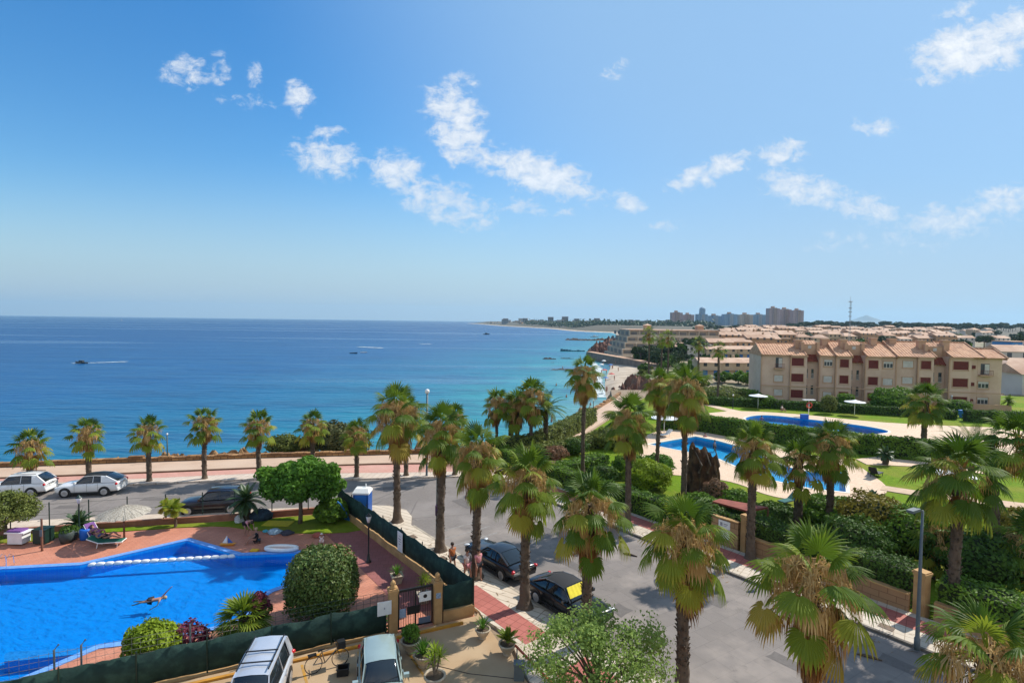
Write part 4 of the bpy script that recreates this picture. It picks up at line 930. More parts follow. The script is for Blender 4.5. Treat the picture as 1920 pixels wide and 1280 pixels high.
# wall bays: (crop x0, x1, set-back, eave height)
bays = [(168, 360, 0, 8.55, 10.9), (360, 468, -.35, 8.55, 11.1), (468, 556, 1.1, 7.7, 10.6), (556, 660, 0, 8.6, 11.2), (660, 766, -.35, 8.6, 11.5), (766, 856, 1.1, 7.7, 10.8), (856, 960, -.35, 8.7, 11.2), (960, 1066, 0, 8.7, 11.2),
        (1066, 1205, 0, 8.75, 11.5), (1205, 1310, -.35, 8.8, 11.5), (1310, 1412, 1.1, 7.8, 11.0), (1412, 1560, -.4, 8.9, 11.5), (1560, 1610, .1, 8.9, 11.5), (1610, 1780, .3, 8.9, 10.3)]
wl = MB(); tr_ = MB()
for k, (a, b, w0, ev, rg_) in enumerate(bays):
    u0, u1 = u_(a), u_(b); wl.box(u0 + .001 * k, u1, w0, 11, -1, ev - .02, FT)
    if w0 < .5:
        tr_.box(u0 - .1, u1 + .1, w0 - .32, w0 - .02, ev - .28, ev - .04, FT)
    tr_.box(u0 - .09, u0 + .09, w0 - .12, w0 + .2, -1, ev - .3, FT)
tr_.box(u_(168), u_(1780), -.46, -.4, 2.65, 2.8, FT)
wl.build('wall', m_wall, ab); tr_.build('cornice', m_trim, ab)
def tile_roof(u0, u1, w0, z0, w1, z1, pitch=.46, amp=.085, T=FT):
    mb = MB(); n = int((u1 - u0) / pitch * 6); rows = 7; o = 0
    for j in range(rows + 1):
        f = j / rows
        for i in range(n + 1):
            u = u0 + (u1 - u0) * i / n; r = abs(math.sin(PI * (u - u0) / pitch)); mb.v.append(tuple(T @ Vector((u, w0 + (w1 - w0) * f, z0 + (z1 - z0) * f + r * amp + .015 * math.sin(u * 2.3 + j * 1.7)))))
    for j in range(rows):
        for i in range(n): a = j * (n + 1) + i; mb.f.append((a, a + 1, a + n + 2, a + n + 1))
    return mb
roofs = [(164, 462, -.55, 8.5, 5.2, 10.9), (552, 658, -.45, 8.55, 5.4, 11.1), (658, 762, -.85, 8.55, 5.4, 11.6), (862, 1062, -.75, 8.62, 5.4, 11.35), (1064, 1322, -.7, 8.72, 5.6, 11.75), (1420, 1640, -.8, 8.85, 5.6, 11.75), (1600, 1800, -.35, 8.8, 3.6, 10.55)]
for a, b, w0, z0, w1, z1 in roofs:
    z1 = z0 + (z1 - z0) * .82
    r_ = tile_roof(u_(a), u_(b), w0, z0, w1, z1); q = tile_roof(u_(a), u_(b), 2 * w1 - w0, z0, w1 + .01, z1); r_.add(q.v, q.f)
    o = r_.build('roof', m_roof, ab)
    cp = MB(); uu = u_(a), u_(b)
    for u in uu:
        cp.tube([FT @ Vector((u, w0 - .02, z0 + .08)), FT @ Vector((u, w1, z1 + .12))], .13, 6)
        cp.add([FT @ Vector(p) for p in ((u, w0 + .1, z0 - .3), (u, 2 * w1 - w0 - .1, z0 - .3), (u, 2 * w1 - w0 - .1, z0), (u, w1, z1), (u, w0 + .1, z0))], [(0, 1, 2, 3, 4)])
    cp.tube([FT @ Vector((uu[0], w1, z1 + .1)), FT @ Vector((uu[1], w1, z1 + .1))], .14, 6); cp.build('ridge_tiles', m_roof, o)
for a, b in ((468, 552), (766, 856), (1310, 1414)):            # stair towers and their lower roofs
    tw = MB(); u0, u1 = u_(a), u_(b); tw.box(u0, u1, 2.0, 4.4, 7, 10.55, FT); um = (u0 + u1) / 2
    tw.box(u0 - .55, u0 - .01, 1.7, 5, 7, 10.9, FT); tw.box(u1 + .01, u1 + .55, 1.7, 5, 7, 10.9, FT)
    s_ = tw.build('stair_tower', m_trim, ab)
    MB().box(um - .32, um + .22, 1.9, 2.003, 9.75, 10.3, FT).build('opening', m_white, s_)
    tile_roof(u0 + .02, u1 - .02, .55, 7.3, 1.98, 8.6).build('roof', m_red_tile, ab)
    tile_roof(u0, u1, 1.9, 10.56, 3.4, 11.2).build('roof', m_roof, ab)
for v, w_, hh in ((440, 3.4, 12.0), (745, 3.0, 12.2), (985, 5.0, 12.6), (1120, 5.2, 12.5), (1285, 3.1, 12.3), (1437, 2.6, 12.4), (640, 4.6, 12.2)):
    hh -= .65; ch = MB(); u0 = u_(v); ch.box(u0 - .55, u0 + .55, w_ - .55, w_ + .55, 9.6, hh - .25, FT); ch.box(u0 - .65, u0 + .65, w_ - .65, w_ + .65, hh - .25, hh, FT); ch.build('chimney', m_trim, ab)
def win(a, b, zc, h, m_, w0, frame=m_trim, proud=.03, slats=True):
    u0, u1 = u_(a), u_(b); o = MB().box(u0, u1, w0 - proud, w0 + .1, zc - h / 2, zc + h / 2, FT)
    if slats:
        for k in range(1, int(h / .16)): o.box(u0 + .02, u1 - .02, w0 - proud - .012, w0 - proud + .005, zc - h / 2 + k * .16 - .06, zc - h / 2 + k * .16, FT)
    o = o.build('window', m_, ab); f = MB()
    for q in ((u0 - .1, u0 - .003, zc - h / 2 - .1, zc + h / 2 + .1), (u1 + .003, u1 + .1, zc - h / 2 - .1, zc + h / 2 + .1), (u0, u1, zc + h / 2 + .003, zc + h / 2 + .1), (u0 - .16, u1 + .16, zc - h / 2 - .22, zc - h / 2 - .103)):
        f.box(q[0], q[1], w0 - proud - .05, w0 + .02, q[2], q[3], FT)
    f.build('frame', frame, o); return o
for a, b, w0, zz in ((365, 445, -.35, (7.3, 4.35, 1.35)), (686, 744, -.35, (7.25, 4.3, 1.3)), (876, 940, -.35, (7.2, 4.2, 1.3)), (1224, 1290, -.35, (7.35, 4.4)), (1437, 1537, -.4, (7.4, 4.4, 1.2))):
    for z in zz: win(a, b, z, 1.45, m_shut, w0)
for a, b, w0, zz in ((584, 640, 0, (7.25, 4.25, 1.3)), (980, 1044, 0, (7.2, 4.1, 1.4)), (1110, 1178, 0, (7.4, 4.5, 1.5)), (255, 312, 0, (4.1, 1.45)), (1622, 1694, .3, (4.1, 1.3))):
    for i, z in enumerate(zz):
        w_ = win(a, b, z, 1.15, m_white, w0)
        if i == 0 and a in (584, 980) or a == 1622: 
            u0, u1 = u_(a), u_(b); g_ = MB()
            for q in range(3): g_.box(u0 + (u1 - u0) * (q + .12) / 3, u0 + (u1 - u0) * (q + .88) / 3, w0 - .06, w0 - .034, z - .5, z + .18, FT)
            g_.build('pane', m_glass, w_)
for a, b in ((475, 490), (514, 530), (775, 791), (819, 835), (1323, 1343), (1372, 1394)):
    for z in (5.2, 2.1):
        u0, u1 = u_(a), u_(b); o = MB().box(u0, u1, 1.07, 1.15, z - .9, z + .75, FT).build('window', m_glass, ab)
        r_ = MB(); [r_.box(u0 + (u1 - u0) * q / 4, u0 + (u1 - u0) * q / 4 + .03, .97, 1.0, z - .9, z - .1, FT) for q in range(5)]; r_.box(u0, u1, .96, 1.01, z - .12, z - .06, FT); r_.box(u0 - .05, u1 + .05, .9, 1.06, z - 1.02, z - .9, FT); r_.build('railing', m_white, o)
for a, b, w0, z in ((262, 306, 0, 7.2), (1637, 1696, .3, 7.0)):          # corner balconies
    u0, u1 = u_(a), u_(b); o = MB().box(u0, u1, w0 - .03, w0 + .1, z - 1.1, z + .8, FT).build('window', m_glass, ab)
    MB().box(u0 + (u1 - u0) * .45, u1 - .05, w0 - .06, w0 - .033, z - 1.0, z + .7, FT).build('curtain', m_white, o)
    bl = MB().box(u0 - .3, u1 + .3, w0 - .7, w0, z - 1.35, z - 1.13, FT); bl = bl.build('balcony', m_trim, ab); r_ = MB()
    for q in np.linspace(u0 - .25, u1 + .25, 9): r_.box(q - .015, q + .015, w0 - .66, w0 - .63, z - 1.13, z - .35, FT)
    r_.box(u0 - .28, u1 + .28, w0 - .67, w0 - .62, z - .38, z - .33, FT); r_.build('railing', m_shut, bl)
for v, z in ((1572, 7.2), (1568, 4.2), (1565, 1.3)):
    MB().cbox(FT @ Vector((u_(v), -.2, z)), .7, .35, .6, math.atan2(Fd.y, Fd.x)).build('air_conditioner', m_shut, ab)
MB().box(u_(1540), u_(1790), -2.2, -1.95, -.2, 1.0, FT).build('terrace_wall', m_trim, ab)

# ---- smaller houses
def house_proto(name, w, d, h, rise, wallm, roofm, seed, floors=2, blue=False, winm=None, hip=False):
    rg = np.random.default_rng(seed); r_ = thing(name, 'house', 'house'); MB().box(0, w, 0, d, -1.5, h).build('wall', wallm, r_)
    rf = MB(); e = .35; z0, z1 = h, h + rise; rr = d / 2 if not hip else d / 2
    if hip: rf.add([(-e, -e, z0), (w + e, -e, z0), (w + e, d + e, z0), (-e, d + e, z0), (w * .3, d / 2, z1), (w * .7, d / 2, z1)], [(0, 1, 5, 4), (1, 2, 5), (2, 3, 4, 5), (3, 0, 4), (3, 2, 1, 0)])
    else: rf.add([(-e, -e, z0 - .1), (w + e, -e, z0 - .1), (w + e, d / 2, z1), (-e, d / 2, z1), (w + e, d + e, z0 - .1), (-e, d + e, z0 - .1)], [(0, 1, 2, 3), (3, 2, 4, 5), (0, 3, 5), (1, 4, 2), (5, 4, 1, 0)])
    rf = rf.build('roof', roofm, r_); MB().box(w * .72, w * .72 + .8, d * .55, d * .55 + .7, h, h + rise + .9).build('chimney', wallm, rf)
    nw = max(2, int(w / 3))
    for f in range(floors):
        for k in range(nw):
            x = w * (k + .5) / nw; z = 1.5 + f * 2.9; kind = winm or m_glass
            if blue and f == 0: MB().box(x - .75, x + .75, -.06, .05, .0, 2.5).build('door', MATS.get('blue_door') or mat('blue_door', A(72, 132, 206, .8), A(60, 118, 190, .8), 2, .6), r_)
            else:
                o = MB().box(x - .55, x + .55, -.05, .05, z - .65, z + .6).build('window', kind, r_)
    if rg.random() < .7: MB().box(w * .15, w * .85, -1.1, -.02, 2.62, 2.75).build('balcony', wallm, r_)
    return r_
cream = mat('cream_render', A(226, 200, 166, .72), A(214, 186, 150, .72), .15, .9); tan = mat('tan_render', A(206, 166, 128, .7), A(192, 150, 112, .7), .15, .9); whit = mat('white_render', A(232, 226, 216, .75), A(218, 210, 198, .75), .15, .9)
grey_r = mat('grey_roof', A(168, 156, 146, .6), A(146, 136, 128, .6), .3, .9)
HP = [house_proto('terraced_house', 6.8, 8, 5.0, 1.3, cream, m_roof_far, 1, blue=True), house_proto('terraced_house', 12, 9, 5.8, 1.8, tan, m_roof_far, 2), house_proto('detached_house', 10, 10, 5.6, 2.2, cream, m_roof_far, 3, hip=True),
      house_proto('detached_house', 11, 8, 5.4, 1.6, whit, m_roof_far, 4), house_proto('flat_roofed_house', 11, 9, 6.0, .35, whit, grey_r, 5), house_proto('terraced_house', 14, 9, 7.6, 1.8, tan, m_roof_far, 6, floors=3)]
rg = np.random.default_rng(99); used = set()
def place(k, px, Y, rz, label, group, sc=1.0, dz=0.0, name=None):
    q = AT(px, 620, Y); z = TZ(q.x, q.y) + dz
    if k not in used: used.add(k); o = HP[k]; o.location = (q.x, q.y, z); o.rotation_euler = (0, 0, rz); o.scale = (sc,) * 3; o['label'] = label; o['group'] = group
    else: o = dup(HP[k], (q.x, q.y, z), rz, sc, label, group)
    return o
for i, px in enumerate((1314, 1355, 1396)): place(0, px, 165 + i * .5, -.03, ['cream terraced house with blue doors at the left end of the nearest row', 'cream terraced house with blue doors in the middle of the nearest row', 'cream terraced house with blue doors, last before the apartment block'][i], 'cream terraced houses with blue doors', .98, .2)
gB = 'middle rows of cream houses left of the apartment block'
for i, px in enumerate((1326, 1355, 1384, 1413)): place(0, px, 232 + i, -.06, 'cream terraced house with light blue openings in the second row beyond the palms', gB, .95, .5)
for i, (px, Y, k) in enumerate(((1290, 235, 4), (1262, 240, 3), (1330, 262, 1), (1368, 268, 1), (1402, 272, 5), (1345, 300, 5), (1385, 305, 5), (1425, 300, 1))): place(k, px, Y, rg.uniform(-.1, .1), 'pale house on the slope between the terraced hotel and the apartment block', gB, 1.0, .6)
gF = 'far housing rows with terracotta roofs'
for row, (Y, x0, x1, y_) in enumerate(((330, 1355, 1960, 0), (365, 1345, 1780, 1), (410, 1350, 1800, 2), (455, 1360, 1860, 3), (510, 1350, 1780, 4), (580, 1380, 1900, 5), (660, 1420, 1860, 6))):
    px = x0 + rg.uniform(0, 15)
    while px < x1:
        k = rg.choice([1, 5, 5, 1, 2, 3, 1, 4]) if px < 1770 else rg.choice([2, 3, 4, 2, 3]); w_ = {1: 12, 5: 14, 2: 10, 3: 11, 4: 11}[k] * .88
        place(int(k), px, Y + rg.uniform(-6, 6), rg.uniform(-.3, .3), 'distant house with a pale terracotta roof in the town rows beyond the apartment block', gF, .88, rg.uniform(.6, 3.4))
        px += (w_ + (rg.uniform(.5, 2.0) if px < 1770 else rg.uniform(8, 24))) / Y * 1000
for i, (px, Y, k, sc, dz, lab) in enumerate(((1892, 128, 2, 1.1, 1.2, 'cream house with terracotta roof just right of the apartment block'), (1922, 112, 3, 1.2, 1.2, 'cream house cut by the right edge below the blue building'), (1880, 165, 3, 1.15, 3.5, 'pale house seen above the cream house at the right'))):
    place(k, px, Y, -.2, lab, 'houses right of the apartment block', sc, dz)
bb = thing('blue_building', 'bright blue narrow building at the right edge beside a dark cypress', 'building', tuple(AT(1898, 650, 190))); bb.location.z = -1
L0 = bb.location; MB().box(L0.x, L0.x + 7, L0.y, L0.y + 8, -1, 9).build('wall', mat('blue_wall', A(92, 160, 220, .7), A(80, 146, 208, .7), 1, .8), bb)
for k in range(3): MB().box(L0.x + .8, L0.x + 2, L0.y - .06, L0.y + .02, 1.5 + 2.6 * k, 3 + 2.6 * k).build('window', m_white, bb)
MB().box(L0.x - .2, L0.x + 7.2, L0.y - .2, L0.y + 8.2, 9, 9.3).build('roof', m_trim, bb)

# ---- terraced hotel above the beach
hb = AT(1236, 660, 285); ht = thing('terraced_hotel', 'long sand coloured terraced hotel stepping down to the beach with balconies on every floor', 'building', (hb.x, hb.y, -5))
def xat(px, Y): return AT(px, 640, Y).x
wl, dk, rl = MB(), MB(), MB(); nfl = 6
for k in range(nfl):
    z0 = -8.6 + k * 3.1; x0 = xat(1142 + k * 7.5, 285); x1 = xat(1345 if k > 2 else 1262 - (2 - k) * 12, 285); y0 = 262 + k * 4.5
    wl.box(x0, x1, y0, 312, z0 - 1, z0 + 3.1)
    o = MB().box(x0 + .4, x1 - .4, y0 + .9 - 1.0, y0 - .02, z0 + 1.0, z0 + 2.7)
    n = int((x1 - x0) / 5.2)
    for i in range(n):
        a = x0 + (i + .12) * (x1 - x0) / n; b = x0 + (i + .78) * (x1 - x0) / n
        MB().box(a, b, y0 - .05, y0 + .1, z0 + .35, z0 + 2.45).build('window', mat('shaded_hotel_glass', (.16, .15, .14), (.24, .21, .18), .3, .9), ht)
    rl.box(x0 - .2, x1 + .2, y0 - 1.5, y0 - 1.3, z0, z0 + .95); rl.box(x0 - .2, x1 + .2, y0 - 1.5, y0, z0 - .12, z0)
    for j in range(4): ya = y0 + 3 + j * 11; MB().box(x0 - .08, x0 + .1, ya, ya + 6.5, z0 + .5, z0 + 2.5).build('window', mat('shaded_hotel_glass', (.16, .15, .14), (.24, .21, .18), .3, .9), ht)
    for i in range(n + 1):
        a = x0 + i * (x1 - x0) / n; rl.box(a - .2, a + .2, y0 - 1.31, y0 - .01, z0 + .01, z0 + 3.05)
zt = -8.6 + nfl * 3.1; x0, x1 = xat(1180, 290), xat(1338, 290)
wl.build('wall', mat('hotel_render', A(218, 194, 166, .7), A(200, 176, 148, .7), .2, .9), ht); rl.build('balcony', mat('hotel_balcony', A(226, 206, 180, .74), A(212, 190, 164, .74), .2, .9), ht)
MB().box(xat(1176, 288), xat(1342, 288), 284, 313, zt, zt + .55).build('roof', m_roof_far, ht)
for px in (1208, 1306):
    q = MB(); a = xat(px, 295); q.box(a, a + 3.4, 294, 298, zt + .5, zt + 2.8); q.build('roof_tower', m_trim, ht)
    MB().add([(a - .4, 293.6, zt + 2.8), (a + 3.8, 293.6, zt + 2.8), (a + 3.8, 298.4, zt + 2.8), (a - .4, 298.4, zt + 2.8), (a + 1.7, 296, zt + 3.8)], [(0, 1, 4), (1, 2, 4), (2, 3, 4), (3, 0, 4)]).build('roof', m_roof_far, ht)
h2 = thing('apartment_building', 'low long building with an orange roof line right of the terraced hotel', 'building', tuple(AT(1420, 640, 330))); L0 = h2.location; L0.z = 0
MB().box(xat(1345, 330), xat(1480, 330), 330, 342, -1, 5.2).build('wall', tan, h2); MB().box(xat(1343, 330), xat(1482, 330), 329.2, 343, 5.2, 6.0).build('roof', m_roof_far, h2)
for k in range(14): x = xat(1349 + k * 9.4, 330); MB().box(x, x + 1.5, 329.94, 330.05, 2.2, 4.0).build('window', m_glass, h2)

# ---- tower blocks on the skyline
def tower_mat(name, c1, c2, gl_):
    M = bpy.data.materials.new(name); M.use_nodes = True; t = NT(M.node_tree); t.n.clear(); geo = t.add('ShaderNodeNewGeometry'); s = t.add('ShaderNodeSeparateXYZ', {0: geo.outputs['Position']})
    v = t.add('ShaderNodeCombineXYZ', {0: s.outputs[0], 1: s.outputs[2]})
    b = t.add('ShaderNodeTexBrick', {'Vector': v.outputs[0], 'Color1': gl_, 'Color2': tuple(x * 1.7 for x in gl_), 'Mortar': c1, 'Scale': 1.0, 'Mortar Size': .75, 'Mortar Smooth': 0, 'Brick Width': 4.6, 'Row Height': 3.1}, offset=0)
    n = t.noise(geo.outputs['Position'], .05, 2); c = t.mix(t.math('MULTIPLY', n.outputs[0], .5), b.outputs[0], c2)
    p = t.add('ShaderNodeBsdfPrincipled', {'Base Color': c, 'Roughness': .7}); t.l.new(p.outputs[0], t.add('ShaderNodeOutputMaterial').inputs[0]); return M
tA = tower_mat('mauve_tower_facade', A(206, 172, 164, .8), A(186, 152, 146, .8), (.12, .10, .10)); tB = tower_mat('blue_glass_tower_facade', A(160, 184, 206, .8), A(120, 156, 184, .8), (.06, .12, .18)); tC = tower_mat('sand_tower_facade', A(224, 204, 180, .8), A(196, 176, 154, .8), (.13, .11, .09))
for i, (a, b, ty, Y, mt, lab) in enumerate([(1260, 1280, 584, 1650, tA, 'leftmost mauve tower block of the skyline'), (1281, 1302, 588, 1680, tA, 'mauve tower block second from the left of the skyline'), (1308, 1327, 587, 1600, tB, 'blue glass tower block with a round turret on its roof'),
        (1328, 1355, 590, 1640, tB, 'wide blue grey tower block right of the turreted one'), (1358, 1383, 587, 1600, tB, 'blue glass tower block with pale edges in the middle of the skyline'), (1387, 1412, 588, 1650, tC, 'sand coloured tower block left of the tallest one'),
        (1413, 1436, 588, 1700, tB, 'grey blue tower block just left of the tallest mauve one'), (1442, 1462, 576, 1600, tA, 'tallest mauve tower block, left half of the pair'), (1463, 1484, 578, 1630, tA, 'tallest mauve tower block, right half of the pair'), (1487, 1507, 580, 1600, tA, 'rightmost mauve tower block of the skyline')]):
    p0, p1, pt = AT(a, 600, Y), AT(b, 600, Y), AT((a + b) / 2, ty, Y); r_ = thing('tower_block', lab, 'tower block', (p0.x, Y, 0), 0, 'tower blocks on the skyline'); w_ = p1.x - p0.x; H = pt.z
    wl = MB(); n = 3
    for k in range(n): x = p0.x + w_ * k / n; wl.box(x, x + w_ / n * .98, Y - (4 if k == 1 else 0), Y + 22, -2, H - (3 if k != 1 else 0) - (k % 2) * 1.5)
    wl.build('wall', mt, r_); bal = MB()
    for f in range(int(H / 3.1) - 2): bal.box(p0.x + w_ * .36, p0.x + w_ * .64, Y - 5.4, Y - 4.02, 6 + f * 3.1, 7.1 + f * 3.1)
    bal.build('balcony', tan if mt is not tB else m_white, r_); MB().box(p0.x + w_ * .3, p0.x + w_ * .55, Y + 4, Y + 12, H - 3, H + 3.2).build('roof_house', m_trim, r_)
    if i == 2: MB().lathe([(9, H - 2), (9, H + 12), (8, H + 15), (4, H + 18), (0.1, H + 19)], (p0.x + w_ * .55, Y + 9, 0), 14).build('turret', mt, r_)
# ---- far headland town
hs = []
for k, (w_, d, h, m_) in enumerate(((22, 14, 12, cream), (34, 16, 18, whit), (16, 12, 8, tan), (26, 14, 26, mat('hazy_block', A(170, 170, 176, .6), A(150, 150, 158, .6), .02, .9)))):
    r_ = thing('coast_building', 'x', 'building'); MB().box(0, w_, 0, d, -6, h).build('wall', m_, r_); MB().box(-.5, w_ + .5, -.5, d + .5, h, h + 1).build('roof', m_roof_far if k != 1 else grey_r, r_)
    for f in range(int(h / 3.2)): MB().box(1, w_ - 1, -.3, .05, 1 + f * 3.2, 2.6 + f * 3.2).build('window', m_glass, r_)
    hs.append(r_)
first = set(); rg = np.random.default_rng(12)
for i in range(130):
    px = rg.uniform(905, 1262) if i < 110 else rg.uniform(1180, 1262); Y = np.interp(px, [890, 940, 1030, 1080, 1262], [3300, 2450, 1780, 1420, 1250]) + rg.uniform(40, 700); q = AT(px, 605, Y); z = TZ(q.x, q.y)
    if coast_d(q.x, q.y) < 25: continue
    k = int(rg.choice([0, 0, 1, 2, 2, 3])); lab = 'small hazy building on the far headland along the horizon'
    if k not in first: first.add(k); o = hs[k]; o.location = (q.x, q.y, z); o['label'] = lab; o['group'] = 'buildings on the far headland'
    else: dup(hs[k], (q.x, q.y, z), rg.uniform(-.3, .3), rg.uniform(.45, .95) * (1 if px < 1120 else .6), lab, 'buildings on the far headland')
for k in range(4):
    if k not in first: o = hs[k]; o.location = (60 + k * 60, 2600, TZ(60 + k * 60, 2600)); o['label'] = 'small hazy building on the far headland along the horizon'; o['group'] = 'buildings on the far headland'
# ---- trees of the middle and far distance (copies share mesh data)
def tree_proto(seed, H, rx, rz, m_, umbrella=False, per=60, n=16, leaf=.8, name='tree'):
    rg = np.random.default_rng(seed); r_ = thing(name, 'x', 'tree'); mb = MB(); zc = H - rz
    cen = clumps(rg, n, rx * .8, rx * .75, rz * (.5 if umbrella else .8), zc); clump_crown(mb, cen, [rx * .34] * len(cen), per, leaf, rg, .35, .6 if umbrella else .8); mb.build('crown', m_, r_)
    tk = MB().tube([(0, 0, -1.5), (.1, 0, H * .45), (0, .1, zc)], [.3, .22, .15], 6)
    for k in range(4): c_ = cen[k]; tk.tube([(0, 0, H * .45), (c_[0] * .6, c_[1] * .6, zc - rz * .3), c_], [.18, .12, .05], 5)
    tk.build('trunk', m_bark, r_); return r_
TP = [tree_proto(501, 8, 4.5, 2.6, lm_pine, True, name='umbrella_pine'), tree_proto(502, 6, 3.4, 2.6, lm_dark), tree_proto(503, 5, 3, 2, lm_mid), tree_proto(504, 4, 2.6, 1.6, lm_olive)]
tu = set()
def ptree(k, x, y, sc, label, group, z=None):
    z = TZ(x, y) if z is None else z
    if k not in tu: tu.add(k); o = TP[k]; o.location = (x, y, z); o.scale = (sc,) * 3; o['label'] = label; o['group'] = group; return o
    return dup(TP[k], (x, y, z), rg.uniform(0, 6), sc, label, group)
for i in range(26):      # slope by the hotel
    px = rg.uniform(1150, 1300); Y = rg.uniform(170, 262); q = AT(px, 660, Y)
    if coast_d(q.x, q.y) < 26: continue
    ptree(int(rg.choice([0, 1, 2, 0])), q.x, q.y, rg.uniform(.6, 1.0), 'dark green tree on the slope below the terraced hotel', 'trees on the slope below the hotel')
for i in range(26): px = rg.uniform(1196, 1325); q = AT(px, 660, rg.uniform(238, 259)); ptree(int(rg.choice([0, 1])), q.x, q.y, rg.uniform(.8, 1.25), 'dark green tree on the slope below the terraced hotel', 'trees on the slope below the hotel')
for i in range(40):
    px = rg.uniform(1188, 1325); Y = rg.uniform(135, 245); q = AT(px, 660, Y)
    if coast_d(q.x, q.y) < 20: continue
    ptree(int(rg.choice([0, 0, 1, 2])), q.x, q.y, rg.uniform(.45, .85), 'dark green pine or bush on the slope behind the garden hedge', 'pines on the slope behind the garden')
for i in range(34):
    px = rg.uniform(1165, 1330); Y = rg.uniform(117, 205); q = AT(px, 660, Y)
    if coast_d(q.x, q.y) < 12: continue
    ptree(int(rg.choice([2, 3, 3, 1])), q.x, q.y, rg.uniform(.3, .7), 'scrubby bush on the dry slope between the garden and the beach', 'bushes on the dry slope above the beach')
for i in range(12): px = rg.uniform(1285, 1410); Y = rg.choice([150, 178, 232, 250]) + rg.uniform(-5, 5); q = AT(px, 660, Y); ptree(int(rg.choice([1, 2, 3])), q.x, q.y, rg.uniform(.45, .75), 'small tree among the cream houses left of the apartment block', 'trees among the cream houses')
for i in range(90): px = rg.uniform(1350, 1930); Y = rg.uniform(300, 640) if px < 1740 else rg.uniform(220, 620); q = AT(px, 630, Y); ptree(int(rg.choice([0, 1, 2, 0])), q.x, q.y, rg.uniform(.8, 1.25), 'green tree among the terracotta roofs of the town', 'trees among the town roofs')
for i in range(86): px = 1480 + 450 * (i + rg.random()) / 86; Y = rg.uniform(760, 1050); q = AT(px, 610, Y); ptree(0, q.x, q.y, rg.uniform(1.2, 2.1), 'dark umbrella pine in the tree line behind the town', 'umbrella pines in the tree line')
for i in range(34): px = 1300 + 200 * (i + rg.random()) / 34; Y = rg.uniform(620, 900); q = AT(px, 610, Y); ptree(0 if i % 3 else 1, q.x, q.y, rg.uniform(.7, 1.15), 'dark tree in the wood at the foot of the tower blocks', 'trees at the foot of the tower blocks')
for i, (px, Y, h) in enumerate(((1912, 205, 11), (1918, 201, 9), (1905, 214, 8))):
    q = AT(px, 640, Y); r_ = thing('cypress_tree', 'narrow dark cypress beside the blue building at the right edge', 'tree', (q.x, q.y, 0), 0, 'cypresses by the blue building'); g_ = np.random.default_rng(i); n = 700; z = g_.random(n); a = g_.uniform(0, 6.28, n); rad = 1.1 * np.sin(np.minimum(1, (1 - z) * 1.25 + .05) * PI / 2) * g_.uniform(.7, 1.1, n)
    leaves(mb_ := MB(), np.stack([rad * np.cos(a), rad * np.sin(a), .5 + z * h], 1), np.stack([np.cos(a), np.sin(a), a * 0 + .4], 1), .4, g_); mb_.build('crown', lm_pine).parent = r_; MB().tube([(0, 0, -1), (0, 0, h * .8)], [.18, .05], 6).build('trunk', m_bark).parent = r_
# woodland on the far shore
g_ = np.random.default_rng(77); wd_ = MB(); P_ = []
for i in range(900):
    px = g_.uniform(985, 1330); Y = np.interp(px, [890, 940, 1030, 1080, 1330], [3300, 2400, 1700, 1330, 1100]) + abs(g_.normal(0, 260)) + 30; q = AT(px, 605, Y)
    if coast_d(q.x, q.y) < 30: continue
    z = TZ(q.x, q.y); s_ = g_.uniform(5, 10)
    for _ in range(9): P_.append((q.x + g_.normal(0, s_), q.y + g_.normal(0, s_), z + abs(g_.normal(0, s_ * .5)) + 1))
leaves(wd_, np.array(P_), np.tile([0, -.3, 1.0], (len(P_), 1)), 5.5, g_, .7, 1.3)
tag(wd_.build('far_woodland', lm_pine), 'hazy belt of dark scrub and trees along the far shore', 'woodland', kind='stuff')
# mast and hills
mp_ = AT(1592, 640, 150); mast = thing('radio_mast', 'tall thin lattice mast with aerials rising behind the apartment block', 'mast', (mp_.x, mp_.y, -1)); ms = MB(); topm = AT(1592, 556, 150).z
for dx, dy in ((-.28, -.2), (.28, -.2), (0, .28)): ms.tube([(mp_.x + dx, mp_.y + dy, -1), (mp_.x + dx * .5, mp_.y + dy * .5, topm - 1.5)], .045, 5)
for k in range(36):
    z = k * (topm - 1.5) / 36; s_ = .28 * (1 - .5 * k / 36); ms.bar((mp_.x - s_, mp_.y - .15, z), (mp_.x + s_, mp_.y - .15, z + .5), .035); ms.bar((mp_.x + s_, mp_.y - .15, z + .5), (mp_.x, mp_.y + s_, z + .9), .035)
ms.tube([(mp_.x, mp_.y, topm - 1.6), (mp_.x, mp_.y, topm)], .03, 5); ms.build('lattice', mat('galvanised_steel', (.32, .33, .34), (.24, .25, .26), 3, .5, metal=.6), mast)
for z, s_ in ((topm - 1.4, .5), (topm - 3.2, .38), (topm - 4.3, .42), (topm - 5.5, .34), (topm - 7, .4)): MB().tube([(mp_.x - s_, mp_.y, z), (mp_.x + s_, mp_.y, z)], .12, 6).build('aerial', MATS['galvanised_steel'], mast)
for nm, px, w_, h, Y in (('distant_hill', 1622, 620, 190, 11000), ('distant_hill', 1555, 900, 90, 12000), ('distant_hill', 1710, 1100, 60, 12500)):
    q = AT(px, 610, Y); mb = MB(); nx, ny = 40, 14
    for j in range(ny + 1):
        for i in range(nx + 1):
            a = (i / nx - .5) * 2; b = (j / ny - .5) * 2; r_ = min(1, math.hypot(a, b)); z = h * (1 - r_) ** 1.3 * (1 + .25 * math.sin(a * 9 + j) * (1 - r_)) - 5 * (r_ > .98) * 3
            mb.v.append((q.x + a * w_ * 1.3, q.y + b * w_, z + 8))
    mb.f = [(j * (nx + 1) + i, j * (nx + 1) + i + 1, (j + 1) * (nx + 1) + i + 1, (j + 1) * (nx + 1) + i) for j in range(ny) for i in range(nx)]
    struct(nm, mb, mat('hill_scrub', (.16, .15, .12), (.11, .12, .09), .002, .95), True)

